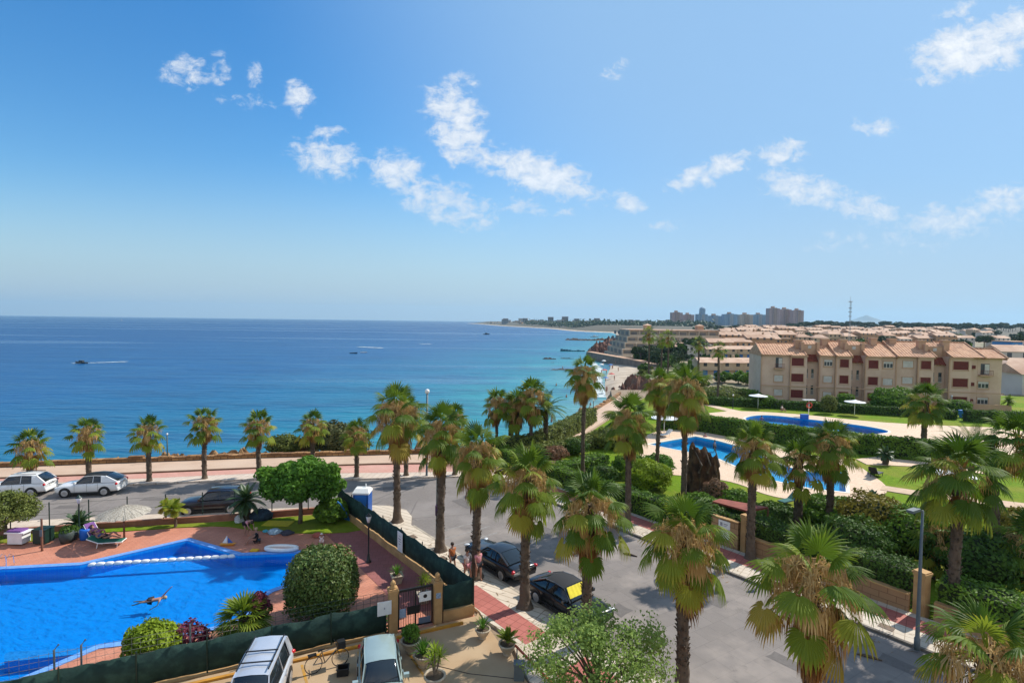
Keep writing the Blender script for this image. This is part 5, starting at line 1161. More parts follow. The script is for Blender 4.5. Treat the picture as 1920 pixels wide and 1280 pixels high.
# ---------------------------------------------------------------- rocks, sea wall, boats
m_rock = mat('tawny_rock', A(206, 166, 118, .7), A(152, 112, 74, .66), .9, .95, bump=.12, bsc=2.2, c3=A(120, 86, 60, .6), sc3=.5, amt3=.6)
m_rock_d = mat('dark_wet_rock', A(130, 108, 90, .55), A(84, 68, 58, .55), .25, .8, bump=.2, bsc=.6)
def rockmass(name, label, cen, sx, sy, sz, seed, m_, cat='rock', n=26, group=None, z0=None):
    rg = np.random.default_rng(seed); r_ = MB(); nn = n; ph = rg.uniform(0, 9, 8)
    for j in range(nn + 1):
        for i in range(nn + 1):
            a = (i / nn - .5) * 2; b = (j / nn - .5) * 2; e = max(0, 1 - max(abs(a), abs(b)) ** 3); p_ = Vector((cen[0] + a * sx, cen[1] + b * sy, 0)); q = noise.fractal(p_ * (2.2 / max(1.2, min(sx, sy))), .8, 2.2, 5) + .6 * noise.noise(p_ * (.6 / max(1, min(sx, sy))))
            r_.v.append((p_.x + q * .12 * sx * .3, p_.y, (z0 if z0 is not None else cen[2]) + (sz * (.55 + .7 * q)) * e - (1 - e) * abs(sz) * .6))
    r_.f = [(j * (nn + 1) + i, j * (nn + 1) + i + 1, (j + 1) * (nn + 1) + i + 1, (j + 1) * (nn + 1) + i) for j in range(nn) for i in range(nn)]
    return tag(r_.build(name, m_, loc=Vector((cen[0], cen[1], z0 if z0 is not None else cen[2]))), label, cat, group)
for i, (px, py, sx, sz, Yo, lab) in enumerate(((210, 850, 3.2, 1.7, 53.9, 'low tawny rock showing above the sea wall near the second promenade palm'), (330, 848, 3.2, 1.7, 55.5, 'tawny rock above the sea wall beside the dark lamp post'), (440, 845, 5.2, 1.8, 57.6, 'long tawny rock ridge above the sea wall right of the fourth promenade palm'), (560, 842, 3.0, 2.0, 58.8, 'tawny rock above the sea wall behind the round green tree'), (770, 838, 4.5, 2.2, 60, 'flat pale rock shelf above the sea wall right of the evergreen shrub'), (-20, 864, 4, 1.2, 51.6, 'low rock above the sea wall at the left edge'))):
    q = AT(px, py, Yo); rockmass('shore_rock', lab, (q.x, q.y, -1.5), sx, 2.1, sz * .92, 600 + i, m_rock, group='rocks beyond the sea wall')
for i, (px, py, sx, sy, sz, lab) in enumerate(((1030, 673, 5, 2.2, 1.1, 'dark pointed rock off the beach, tip of the middle reef'), (1062, 672, 5.5, 1.6, .7, 'low brown reef joining the dark pointed rock to the beach'), (1060, 693, 9, 2.5, .8, 'long low reef running into the sea left of the slender palm'), (1035, 693.5, 5, 1.0, .45, 'thin tip of the long low reef'), (1075, 637.5, 12, 6, 2.5, 'outer end of the far rocky spit'), (1100, 638, 18, 7, 2.6, 'middle of the far rocky spit'), (1130, 638, 18, 7, 2.4, 'shore end of the far rocky spit'), (1036, 680, 1.6, .8, .5, 'small rock awash just below the dark pointed rock'), (1007, 688, 1.2, .7, .45, 'tiny rock awash off the long reef'))):
    q = G(px, py, SEA_Z); rockmass('sea_rock', lab, (q.x, q.y, SEA_Z - .25), sx, sy, sz, 640 + i, m_rock_d, group='rocks and reefs in the sea')
m_bluff = mat('red_brown_bluff', A(150, 102, 84, .66), A(104, 70, 60, .6), .35, .95, bump=.3, bsc=.7, c3=A(190, 150, 120, .6), sc3=.12, amt3=.5)
for i, (px, py, Y, sx, sy, sz, lab) in enumerate(((1172, 726, 128, 4.5, 7, 4.6, 'red brown earth bluff above the beach, left of the shaggy palm crown'), (1195, 712, 150, 5, 9, 4.8, 'second red brown bluff further along the beach'), (1222, 716, 140, 5, 7, 4.6, 'brown bluff hidden partly behind the shaggy palm'))):
    q = AT(px, py, Y); rockmass('earth_bluff', lab, (q.x, q.y, -5), sx, sy, sz, 660 + i, m_bluff, 'bluff', 30)
for i, (x, y, sx, sy, sz) in enumerate(((52, 322, 7, 16, 6), (62, 362, 9, 20, 7.5), (76, 412, 10, 24, 8.5), (90, 462, 10, 26, 9))):
    rockmass('earth_bluff', ['brown cliff at the near end of the far beach headland', 'brown cliff left of the terraced hotel, second along', 'brown cliff beyond the terraced hotel', 'farthest brown cliff before the rocky spit'][i], (x, y, -6), sx, sy, sz, 680 + i, m_bluff, 'cliff', 22)
rw = thing('retaining_wall', 'long grey retaining wall with a pale top at the back of the far beach', 'wall', (40, 287, -5)); a_, b_ = Vector((41.5, 296)), Vector((55, 226)); c_ = Vector((64, 190))
for i, (p, q) in enumerate(((a_, b_), (b_, c_))):
    d = (q - p).normalized(); nn = Vector((-d.y, d.x)); MB().slab([tuple(v) for v in (p, q, q + nn * .6, p + nn * .6)], -6, -2.4 - i * .3).build('wall_body', mat('grey_masonry', A(170, 150, 136, .6), A(140, 124, 112, .6), .4, .9), rw)
    MB().slab([tuple(v) for v in (p - nn * .2, q - nn * .2, q + nn * 3.5, p + nn * 3.5)], -2.395 - i * .3, -2.1 - i * .3).build('walkway', m_trim, rw)
# boulders at the foot of the wall to the right
g_ = np.random.default_rng(9)
for i in range(26):
    f = i / 25; x = 3 + 16 * f + g_.uniform(-2.5, 0); y = 66 + 50 * f + g_.uniform(-3, 3); s_ = g_.uniform(.6, 1.5)
    rockmass('boulder', 'pale boulder in the jumble below the promenade at the water\'s edge', (x - 1.5, y + 3, SEA_Z - .2), s_ * 1.2, s_, s_ * 1.2, 700 + i, m_rock, n=8, group='boulders below the promenade')
# sea wall of squared stones
m_sw = tiled('squared_stone_wall', A(206, 158, 104, .68), A(160, 116, 74, .64), A(96, 70, 50, .6), .62, .26, .03, .15, .95, wall=True, c3=A(120, 84, 56, .6), amt3=.6, bump=.03)
sw = MB(); wpts = [tuple(p) for p in k4] + [(1.2, 59.2), (5.5, 68.5), (9.5, 76), (14, 85.5), (19, 97), (21.5, 104)]
for a, b in zip(wpts[:-1], wpts[1:]):
    a, b = Vector(a), Vector(b); n_ = int((b - a).length / 1.3) + 1
    for k in range(n_):
        p, q = a + (b - a) * k / n_, a + (b - a) * (k + 1) / n_; d = (q - p).normalized(); nn = Vector((-d.y, d.x)); h = .66 + .05 * math.sin(k * 3.1 + a.x) + (.12 if (k + int(a.x)) % 9 == 0 else 0)
        pts = [p, q + d * .002, q + d * .002 + nn * .5, p + nn * .5]; sw.slab([tuple(v) for v in pts], .2, h)
tag(sw.build('sea_wall', m_sw, loc=(0, 57, .2)), 'long low wall of squared tawny stones between the promenade and the sea', 'wall')
m_boat = mat('boat_white', A(236, 236, 232, .8), A(216, 216, 210, .8), 2, .4)
def boat(label, px, py, L, rz=.2, mast_=0, dark=False, cabin=True):
    q = G(px, py, SEA_Z); r_ = thing('boat', label, 'boat', tuple(q), rz); h = MB(); N_ = 9; W = L * .3
    for i in range(N_ + 1):
        f = i / N_; w_ = W / 2 * (math.sin(min(1, (1 - f) * 1.6 + .02) * PI / 2)) ** .8; z1 = L * .10 + L * .06 * f * f
        h.v += [(L * (f - .5), -w_, z1), (L * (f - .5) * .96, -w_ * .6, -.2), (L * (f - .5) * .96, w_ * .6, -.2), (L * (f - .5), w_, z1)]
    for i in range(N_):
        a = i * 4
        for k in range(3): h.f.append((a + k, a + k + 1, a + 5 + k, a + 4 + k))
        h.f.append((a, a + 4, a + 7, a + 3))
    h.f.append((0, 3, 2, 1)); h.build('hull', mat('boat_dark', (.03, .05, .07), (.02, .03, .04), 2, .5) if dark else m_boat).parent = r_
    if cabin: MB().box(-L * .2, L * .12, -W * .28, W * .28, L * .1, L * .24).build('cabin', m_boat if not dark else m_glass).parent = r_
    if mast_: MB().tube([(0, 0, L * .1), (0, 0, mast_)], .07, 5).build('mast', m_boat).parent = r_
    return r_
boat('small motorboat trailing a wake on the open sea at the left', 152, 681, 5.5, 3.0, dark=True)
boat('small sailing boat with a bare mast near the far headland', 912, 627, 10, .5, 13, dark=True)
boat('white boat with a dark canopy near the far rocky spit', 1115, 632, 11, -.3, 0)
boat('tiny dark boat left of the white spray patch', 663, 662.5, 4.5, .1, dark=True, cabin=False)
boat('tiny boat right below the white spray patch', 682, 661, 4, .2, dark=False, cabin=False)
boat('tiny white boat far out near the horizon', 228, 601, 14, .1)
pn = thing('floating_platform', 'dark teal floating swim platform off the beach', 'platform', tuple(G(1075, 658.5, SEA_Z))); m_teal = mat('teal_plastic', (.01, .10, .14), (.01, .07, .11), 2, .5); L0 = pn.location
for k in range(9): x = L0.x - 8 + k * 1.9; MB().lathe([(.95, -.1), (1.0, .4), (.8, .7 + .35 * (k % 3 == 0) + (.6 if k < 3 else 0))], (x, L0.y + .6 * math.sin(k), SEA_Z), 8).build('float', m_teal, pn)
MB().box(L0.x - 8.5, L0.x + 8, L0.y - .7, L0.y + .8, SEA_Z - .1, SEA_Z + .35).build('deck', m_teal, pn)
def wake(label, pts, wd, seed):
    rg = np.random.default_rng(seed); mb = MB(); q0 = G(*pts[0], SEA_Z)
    for a, b in zip(pts[:-1], pts[1:]):
        A_, B_ = G(*a, SEA_Z), G(*b, SEA_Z); n = int((B_ - A_).length * 2.2) + 4
        for i in range(n):
            p = A_ + (B_ - A_) * rg.random() + Vector((0, rg.normal(0, wd), 0)); s_ = rg.uniform(.4, 1.4); ang = rg.uniform(0, 1)
            mb.add([(p.x + s_ * 1.6 * math.cos(t), p.y + s_ * .6 * math.sin(t), SEA_Z + .05 + .01 * (i % 5)) for t in np.linspace(0, 2 * PI, 7)[:-1]], [(0, 1, 2, 3, 4, 5)])
    tag(mb.build('foam_streak', foam), label, 'sea foam', kind='stuff')
wake('white foam trail behind the small motorboat', [(135, 680.5), (152, 681), (235, 678)], .5, 1)
wake('patch of white spray on the sea', [(674, 650), (716, 652.5)], 2.2, 2)
wake('short white foam line right of the spray patch', [(790, 644.5), (808, 645)], 1.2, 3)
wake('surf along the edge of the beach', [(1128, 745), (1124, 728), (1120, 712), (1122, 690), (1104, 674)], .7, 4)
# ================================================================ OBJECTS
m_green_scr = mat('green_screen_fabric', (.007, .034, .027), (.004, .024, .02), 2.2, .8, bump=.02, bsc=9, c3=(.03, .08, .062), sc3=1.8, amt3=.7)
m_wall_cr = mat('cream_plaster', A(222, 178, 122, .72), A(204, 160, 106, .7), 1.5, .9, c3=A(180, 136, 90, .6), sc3=.8, amt3=.5)
m_dark_metal = mat('dark_green_metal', (.012, .035, .025), (.010, .025, .02), 4, .45)
m_black = mat('black_metal', (.012, .012, .013), (.02, .02, .02), 4, .4)
m_steel = mat('grey_painted_steel', (.11, .135, .15), (.09, .11, .12), 2, .5)
m_post = mat('worn_post', (.20, .19, .16), (.13, .13, .11), 4, .6)
m_lamp_glass = mat('frosted_lamp_glass', (.80, .80, .78), (.74, .74, .72), 3, .3)
m_plast_w = mat('white_plastic', (.80, .80, .78), (.72, .72, .70), 3, .4)
m_pot = mat('cream_stone_pot', A(226, 210, 186, .76), A(196, 178, 152, .7), 3, .9, c3=A(150, 130, 104, .6), sc3=1.2, amt3=.5)
m_soil = mat('potting_soil', (.12, .08, .05), (.07, .05, .03), 8, .95)
m_wood = mat('weathered_wood', (.22, .10, .06), (.14, .06, .035), 5, .85)

# --- screen fences on low walls
def screen_fence(label, a, b, wall_h, top, wt=.22, gap=.05, post=2.2, z=.0, mesh_top=0):
    a, b = Vector(a), Vector(b); d = (b - a); L = d.length; ang = math.atan2(d.y, d.x); r_ = thing('screen_fence', label, 'fence', (a.x, a.y, z), 0); T = Matrix.Translation((a.x, a.y, z)) @ Matrix.Rotation(ang, 4, 'Z')
    MB().box(0, L, -wt / 2, wt / 2, 0, wall_h, T).build('low_wall', m_wall_cr, r_)
    n = int(L / .22); f = MB(); rg = np.random.default_rng(int(L * 100)); o = 0
    for i in range(n + 1):
        x = L * i / n; y = .035 * math.sin(x * 2.1) + rg.normal(0, .012); zt = top + .03 * math.sin(x * 3.3) + rg.normal(0, .018)
        for q in (T @ Vector((x, y - .012, wall_h + gap)), T @ Vector((x, y * .4 - .012, (wall_h + top) / 2)), T @ Vector((x, y - .012, zt)), T @ Vector((x, y + .012, zt)), T @ Vector((x, y * .4 + .012, (wall_h + top) / 2)), T @ Vector((x, y + .012, wall_h + gap))): f.v.append(tuple(q))
    for i in range(n):
        c = i * 6
        for k in range(6): k2 = (k + 1) % 6; f.f.append((c + k, c + k2, c + 6 + k2, c + 6 + k))
    f.build('screen', m_green_scr, r_, True)
    np_ = int(L / post)
    for i in range(np_ + 1): x = L * i / max(1, np_); MB().tube([T @ Vector((x, .05, wall_h)), T @ Vector((x, .05, top + .12))], .03, 6).build('post', m_dark_metal, r_)
    return r_
screen_fence('tall dark green screen fence on a cream wall beside the street pavement', S(-18.7, -2.4), S(-1.15, -2.4), .48, 1.78)
# short return to the gate
pg2, pg1 = Vector((-3.35, 24.5)), Vector((-5.25, 23.7))
screen_fence('short dark green screen fence on a cream wall right of the entrance gate', S(-1.1, -2.45), (pg2.x + .25, pg2.y + .12), .55, 1.75, post=1.2)
scr = screen_fence('long dark green screen fence behind the parked cars', (pg1.x - .3, pg1.y - .14), F2(30), .12, 1.42, wt=.3)
# wire mesh fence standing behind the lower screen at the left
mw = thing('wire_mesh_fence', 'wire mesh fence with leaning steel posts at the pool corner', 'fence', (*F2(12, .5), 0)); ms = MB()
for k, t in enumerate(np.arange(10.2, 19, .28)): p = F2(t, .45 + .0 * k); ms.tube([(p.x, p.y, .1), (p.x, p.y, 1.95)], .006, 4)
for z in np.arange(.35, 2.0, .22): p, q = F2(10.2, .45), F2(19, .45); ms.tube([(p.x, p.y, z), (q.x, q.y, z)], .007, 4)
ms.build('mesh', m_post, mw)
for t in (11.9, 15.4, 16.2, 18.8): p = F2(t, .45); MB().tube([(p.x, p.y, 0), (p.x, p.y, 2.0), (p.x + .08, p.y + .12, 2.15)], .035, 7).build('post', m_steel, mw)
# thin mesh above screen near the topiary
mw = thing('wire_fence', 'thin dark wire fence standing above the screen below the topiary', 'fence', (*F2(6, .3), 0)); ms = MB()
for z in (1.5, 1.7, 1.9): p, q = F2(4.0, .35), F2(9.0, .35); ms.tube([(p.x, p.y, z), (q.x, q.y, z)], .008, 4)
for t in np.arange(4.0, 9.0, .3): p = F2(t, .35); ms.tube([(p.x, p.y, .1), (p.x, p.y, 1.9)], .006, 4)
ms.build('mesh', m_dark_metal, mw)
# north boundary: low rosy wall with wire posts
nf = thing('low_boundary_wall', 'low rosy wall with thin posts between the pool lawn and the sea road', 'wall', tuple(G(240, 985))); a = XY((470, 972), (-60, 1008)); A0, B0 = a; d = (B0 - A0); L = d.length; T = Matrix.Translation((A0.x, A0.y, 0)) @ Matrix.Rotation(math.atan2(d.y, d.x), 4, 'Z')
A1 = S(-18.75, -2.6); MB().box(0, L, -.12, .12, 0, .42, T).build('wall', mat('rosy_wall', A(186, 130, 104, .68), A(168, 112, 88, .66), 1.2, .9), nf)
d2 = A0 - A1; T2 = Matrix.Translation((A1.x, A1.y, 0)) @ Matrix.Rotation(math.atan2(d2.y, d2.x), 4, 'Z'); MB().box(0, d2.length - .15, -.12, .12, 0, .42, T2).build('wall', MATS['rosy_wall'], nf)
for px, py in ((380, 974), (311, 978), (239, 983), (167, 990), (93, 996), (20, 1001), (440, 970), (510, 968), (578, 965)):
    q = G(px, py); MB().tube([(q.x, q.y, .4), (q.x, q.y, 1.95)], .035, 6).build('post', m_dark_metal, nf)
for z in (1.1, 1.8): p, q = G(578, 965), G(20, 1001); MB().tube([(p.x, p.y, z), (G(311, 978).x, G(311, 978).y, z), (q.x, q.y, z)], .008, 4).build('wire', m_dark_metal, nf)
# gate pillars and gate
fang = math.atan2(-F2d.y, -F2d.x)
def pillar(label, x, y, w_, H, z0=.0, finial=True, m_=None, plate=False):
    m_ = m_ or m_wall_cr; r_ = thing('gate_pillar', label, 'pillar', (x, y, z0), fang); MB().box(-w_ / 2, w_ / 2, -w_ / 2, w_ / 2, 0, H).build('shaft', m_, None).parent = r_
    c_ = MB(); c_.box(-w_ * .62, w_ * .62, -w_ * .62, w_ * .62, H, H + .07); c_.box(-w_ * .54, w_ * .54, -w_ * .54, w_ * .54, H + .07, H + .13); c_.box(-w_ * .56, w_ * .56, -w_ * .56, w_ * .56, H - .1, H - .001); c_.build('cap', m_, None).parent = r_
    if finial: MB().lathe([(.14, H + .13), (.16, H + .18), (.07, H + .24), (.13, H + .32), (.10, H + .42), (.02, H + .5)], n=12).build('finial', m_, None, True).parent = r_
    if plate: MB().box(-.11, .11, -w_ / 2 - .02, -w_ / 2 - .002, 1.3, 1.55).build('number_plate', mat('blue_grey_plate', A(170, 190, 214, .8), A(120, 150, 190, .7), 14, .4), None).parent = r_
    return r_
pillar('cream gate pillar left of the pool gate, standing behind the green hatchback', pg1.x, pg1.y, .38, 1.95)
pillar('cream gate pillar right of the pool gate, with a small blue plate', pg2.x, pg2.y, .38, 1.95, plate=True)
gt = thing('pool_gate', 'dark metal pool gate with notices fixed to its leaves', 'gate', (*((pg1 + pg2) / 2), .1), fang); hw = (pg2 - pg1).length / 2 - .22
fr = MB(); fr.box(-hw, hw, -.04, .04, 1.72, 1.82); [fr.box(x - .035, x + .035, -.04, .04, 0, 1.718) for x in (-hw + .035, 0.0, hw - .035)]; fr.box(-hw + .08, -.04, -.03, .03, .0, .08); fr.box(.04, hw - .08, -.03, .03, 0, .08); fr.build('frame', m_black, None).parent = gt
br = MB(); [br.tube([(x, 0, .08), (x, 0, 1.72)], .012, 5) for x in np.linspace(-hw + .15, hw - .12, 13) if abs(x) > .08]; br.build('bars', m_black, None).parent = gt
s_ = MB().box(.16, .72, -.07, -.045, 1.12, 1.56).build('notice', m_plast_w, None); s_.parent = gt; MB().lathe([(.09, 0), (.09, .006)], n=14).build('pictogram', m_black, None).parent = s_; s_.children[0].location = (.44, -.073, 1.36); s_.children[0].rotation_euler = (PI / 2, 0, 0)
MB().box(-.4, .2, -.06, -.045, .62, 1.0).build('lock_panel', m_black, None).parent = gt
s_ = MB().box(-.74, -.46, -.06, -.045, .55, .95).build('notice', mat('pale_blue_board', A(176, 196, 220, .8), A(150, 172, 200, .8), 20, .5), None); s_.parent = gt
MB().box(.14, .7, -.06, -.045, .1, .38).build('kick_plate', mat('blue_grey_steel', (.12, .16, .22), None, 1, .5), None).parent = gt
# notice boards on the fences
def board(label, x, y, z0, w_, h, ang, marks, name='notice_board'):
    r_ = thing(name, label, 'sign', (x, y, z0), ang); MB().box(-w_ / 2, w_ / 2, -.012, .012, 0, h).build('panel', m_plast_w, None).parent = r_
    mk = MB()
    for (u0, u1, v0, v1) in marks: mk.box(u0 * w_ / 2, u1 * w_ / 2, -.017, -.0125, v0 * h, v1 * h)
    mk.build('print', mat('faded_print', A(170, 168, 180, .7), None, 1, .6), None).parent = r_; return r_
P = S(-8.4, -2.58); board('tall white board fixed to the green fence beside the black lamp post', P.x, P.y, .62, .62, 1.15, SANG, [(-.6, .5, .62, .66), (-.5, .6, .5, .53), (-.5, .3, .36, .39), (-.4, .4, .78, .80)])
P = F2(4.35, -.08); board('square white board above the screen fence left of the gate pillar', P.x, P.y, 1.05, .62, .62, fang, [(-.12, .12, .48, .52), (-.04, .04, .42, .58)])
# --- lamps
def tube_part(r_, name, prof, m_, at=(0, 0, 0), n=12): o = MB().lathe(prof, n=n).build(name, m_, None, True); o.parent = r_; o.location = at; return o
def garden_lamp(label, P, H, m_=m_black):
    r_ = thing('lamp_post', label, 'lamp post', tuple(P)); tube_part(r_, 'post', [(.17, 0), (.17, .08), (.11, .14), (.075, .5), (.05, .56), (.042, H - .42), (.06, H - .38)], m_)
    tube_part(r_, 'lantern', [(.07, H - .38), (.16, H - .05), (.165, H)], m_lamp_glass, n=8); tube_part(r_, 'lantern_cap', [(.18, H), (.17, H + .03), (.06, H + .13), (.02, H + .2)], m_, n=8); return r_
garden_lamp('black lantern post on the pool terrace beside the green fence', G(691, 1054), 2.75)
garden_lamp('dark green lantern post at the back of the pool terrace', G(149, 1008), 2.6, m_dark_metal)
def globe_lamp(label, P, H, m_, r0=.07, gr=.2, group=None, disc=False):
    r_ = thing('lamp_post', label, 'lamp post', tuple(P), 0, group); tube_part(r_, 'post', [(r0 * 1.8, 0), (r0 * 1.6, .1), (r0, .2), (r0 * .8, H)], m_, n=10)
    if disc: tube_part(r_, 'head', [(.06, H - .1), (.12, H - .02), (.45, H + .1), (.42, H + .16), (.02, H + .2)], m_lamp_glass, n=14)
    else: tube_part(r_, 'globe', [(.07, H), (gr * .8, H + gr * .35), (gr, H + gr), (gr * .8, H + gr * 1.65), (.03, H + gr * 2)], m_lamp_glass, n=14)
    return r_
P = G(800, 894); globe_lamp('tall grey street lamp with a white globe on the promenade', P, topz(797, 738, P), m_steel, .1, .22)
P = G(314, 868); globe_lamp('dark promenade lamp post beside the sea wall, third palm from the left', P, topz(313, 815, P), m_dark_metal, .06, .09)
P = G(1112, 793); globe_lamp('thin dark promenade lamp post at the bend of the sea wall', P, topz(1113, 752, P), m_black, .06, .12)
P = G(1374, 767); globe_lamp('short dark garden lamp beside the sandy path on the upper lawn', P, topz(1374, 742, P), m_black, .06, .14)
P = G(1284, 925); globe_lamp('pale garden lamp with a flat white disc head beside the very tall shaggy palm', P, topz(1283, 743, P), m_steel, .06, disc=True)
P = G(1784, 764); globe_lamp('small white lamp at the right end of the apartment block terrace', P, 1.9, m_plast_w, .05, .16)
def street_light(label, P, H, az, m_, arm=1.3, name='street_light', r0=.062):
    r_ = thing(name, label, 'street light', tuple(P)); tube_part(r_, 'post', [(r0 * 1.9, 0), (r0 * 1.9, .5), (r0 * 1.35, .55), (r0 * 1.2, 2.2), (r0 * .75, H)], m_, n=12)
    e = Vector((math.cos(az), math.sin(az), 0)); a = MB().tube([Vector((0, 0, H - .1)), Vector((0, 0, H + .1)) + e * arm * .5, Vector((0, 0, H + .15)) + e * arm], .04, 7).build('arm', m_); a.parent = r_
    T = Matrix.Translation(Vector((0, 0, H + .12)) + e * (arm + .25)) @ Matrix.Rotation(az, 4, 'Z'); MB().box(-.3, .3, -.13, .13, -.05, .06, T).build('lamp_head', m_).parent = r_; return r_
P = G(1719, 1217, .13); street_light('grey steel street light on the right pavement in front of the large bright palm', P, topz(1730, 962, P), math.atan2(-.5, -.9), m_steel, .55)
P = G(819, 1026, .13); street_light('thin pale lamp pole between the second street palm and the corner pavement', P, topz(818, 850, P), 2.2, m_post, .4, r0=.06)
MB().box(-.08, .08, -.25, .05, 2.1, 2.7).build('small_sign', mat('purple_sign', (.10, .05, .12), None, 1, .5), None).parent = bpy.data.objects['street_light.001']
# --- parasols
def thatch_parasol(label, P, H=2.2, R_=1.55):
    r_ = thing('straw_parasol', label, 'parasol', tuple(P)); tube_part(r_, 'pole', [(.06, 0), (.045, H)], m_wood); rg = np.random.default_rng(3); mb = MB(); n = 36
    for k in range(n):
        a = 2 * PI * k / n; a2 = 2 * PI * (k + 1) / n; prof = [(.04, H + .12), (.5, H - .02), (1.05, H - .22), (R_, H - .42 + rg.normal(0, .02))]
        for (r0, z0), (r1, z1) in zip(prof[:-1], prof[1:]):
            off = .02 * (k % 2); mb.add([(r0 * math.cos(a), r0 * math.sin(a), z0 + off), (r0 * math.cos(a2), r0 * math.sin(a2), z0 + off), (r1 * math.cos(a2), r1 * math.sin(a2), z1 + off), (r1 * math.cos(a), r1 * math.sin(a), z1 + off)], [(0, 3, 2, 1)])
    for _ in range(420):
        a = rg.uniform(0, 2 * PI); r0 = rg.uniform(.1, R_ - .2); z0 = H + .13 - .36 * r0; s_ = rg.uniform(.25, .5); w_ = .014; c_, si = math.cos(a), math.sin(a)
        mb.add([(r0 * c_ - w_ * si, r0 * si + w_ * c_, z0 + .03), (r0 * c_ + w_ * si, r0 * si - w_ * c_, z0 + .03), ((r0 + s_) * c_, (r0 + s_) * si, z0 + .03 - s_ * .38 - .04)], [(0, 1, 2)])
    mb.build('canopy', mat('grey_straw', A(214, 206, 190, .75), A(150, 140, 124, .7), 16, .95), None).parent = r_
    rb = MB(); [rb.tube([(.03, 0, H - .03)[0:0] or (math.cos(a) * .05, math.sin(a) * .05, H - .04), (math.cos(a) * R_ * .95, math.sin(a) * R_ * .95, H - .47)], .012, 4) for a in np.linspace(0, 2 * PI, 9)[:-1]]; rb.build('ribs', m_wood, None).parent = r_; return r_
thatch_parasol('grey straw parasol over the sun loungers beside the pool', G(233, 1013, .03), 2.15, 1.45)
def white_parasol(label, P, H=2.3, R_=1.3, group='white garden parasols', name='garden_parasol'):
    r_ = thing(name, label, 'parasol', tuple(P), 0, group); tube_part(r_, 'pole', [(.05, 0), (.04, H)], m_plast_w); mb = MB().lathe([(R_, H - .16), (R_ * .98, H - .1), (R_ * .5, H + .02), (.1, H + .2), (.02, H + .28)], n=14); mb.build('canopy', m_plast_w, None).parent = r_; return r_
for px, py, R_, lab in ((1245, 815, 1.7, 'white parasol beside the hedge above the near garden pool'), (1421, 766, 1.5, 'white parasol on the upper lawn, leftmost of the lawn parasols'), (1602, 779, 1.5, 'white parasol on the upper lawn right of the dome-clipped bush'), (1812, 868, 1.5, 'white parasol by the long hedge behind the large bright palm'), (1790, 938, 1.5, 'pale parasol glimpsed left of the large bright palm')):
    white_parasol(lab, G(px, py), R_=R_)
# --- lifebuoy stand
P = G(1516, 780); lb = thing('lifebuoy_stand', 'post with a red and white lifebuoy under a flat white cover', 'lifebuoy', tuple(P)); tube_part(lb, 'post', [(.05, 0), (.05, 2.5)], m_plast_w)
MB().box(-.9, .9, -.35, .35, 2.5, 2.6).build('cover', m_plast_w, None).parent = lb
rb = MB(); n = 20
for k in range(n + 1): pass
rb.tube([(math.cos(t) * .38, -.12, 1.75 + math.sin(t) * .38) for t in np.linspace(0, 2 * PI, 25)], .11, 8, cap=False); rb.build('lifebuoy', mat('lifebuoy_red', A(206, 84, 60, .8), A(190, 70, 50, .8), 3, .5), None, True).parent = lb
bx = thing('pool_box', 'small blue box beside the lifebuoy post', 'box', tuple(G(1508, 786))); MB().box(-.5, .5, -.3, .3, .08, .7).build('bin_body', mat('blue_plastic', A(50, 110, 190, .8), None, 1, .5), None).parent = bx; MB().box(-.54, .54, -.34, .34, .7, .78).build('lid', MATS['blue_plastic'], None).parent = bx
bn = thing('waste_bin', 'bright blue bin on the upper lawn in front of the dark hedge', 'bin', tuple(G(1806, 783))); MB().add([(-.4, -.3, 0), (.4, -.3, 0), (.4, .3, 0), (-.4, .3, 0), (-.5, -.38, 1.1), (.5, -.38, 1.1), (.5, .38, 1.1), (-.5, .38, 1.1)], [(0, 1, 5, 4), (1, 2, 6, 5), (2, 3, 7, 6), (3, 0, 4, 7), (0, 3, 2, 1)]).build('bin_body', mat('bright_blue_plastic', A(30, 130, 220, .8), None, 1, .5), None).parent = bn; MB().box(-.54, .54, -.42, .42, 1.1, 1.2).build('lid', MATS['bright_blue_plastic'], None).parent = bn
# --- rock feature in the garden
rf = thing('rock_feature', 'tall brown rock feature with jagged top and vertical ridges beside the pool', 'rock feature', tuple(G(1318, 930))); rg = np.random.default_rng(4); mb = MB(); n = 56; rows = 16; L0 = rf.location
for i in range(rows + 1):
    f = i / rows
    for k in range(n):
        a = 2 * PI * k / n; rr = 1.15 * (1.12 - .28 * f) * (1 + .09 * math.sin(a * 5 + 1) + .07 * math.sin(a * 13 + f * 5) + .04 * math.sin(a * 23 + f * 9)); jag = 1 + (.12 * math.cos(a - 2.8) + .05 * math.sin(a * 5 + 2) + .03 * math.sin(a * 11)) * f
        mb.v.append((L0.x + rr * math.cos(a) * 1.05, L0.y + rr * math.sin(a) * .8, L0.z + 3.7 * f * jag))
for i in range(rows):
    for k in range(n): k2 = (k + 1) % n; mb.f.append((i * n + k, i * n + k2, (i + 1) * n + k2, (i + 1) * n + k))
mb.v.append((L0.x, L0.y, L0.z + 2.6)); mb.f += [(rows * n + k, rows * n + (k + 1) % n, len(mb.v) - 1) for k in range(n)]
mb.build('rock_body', mat('brown_ridged_rock', A(118, 84, 58, .62), A(70, 50, 38, .6), 1.6, .95, bump=.08, bsc=6, c3=A(166, 130, 92, .6), sc3=.6, amt3=.7), rf)
for k in range(3): MB().tube([(L0.x - .7 + k * .7, L0.y - .9, 2.2), (L0.x - .6 + k * .7, L0.y - 1.25, 2.9), (L0.x - .9 + k * .75, L0.y - .4, 3.9 + .3 * k)], [.09, .07, .03], 6).build('branch', m_bark, rf)
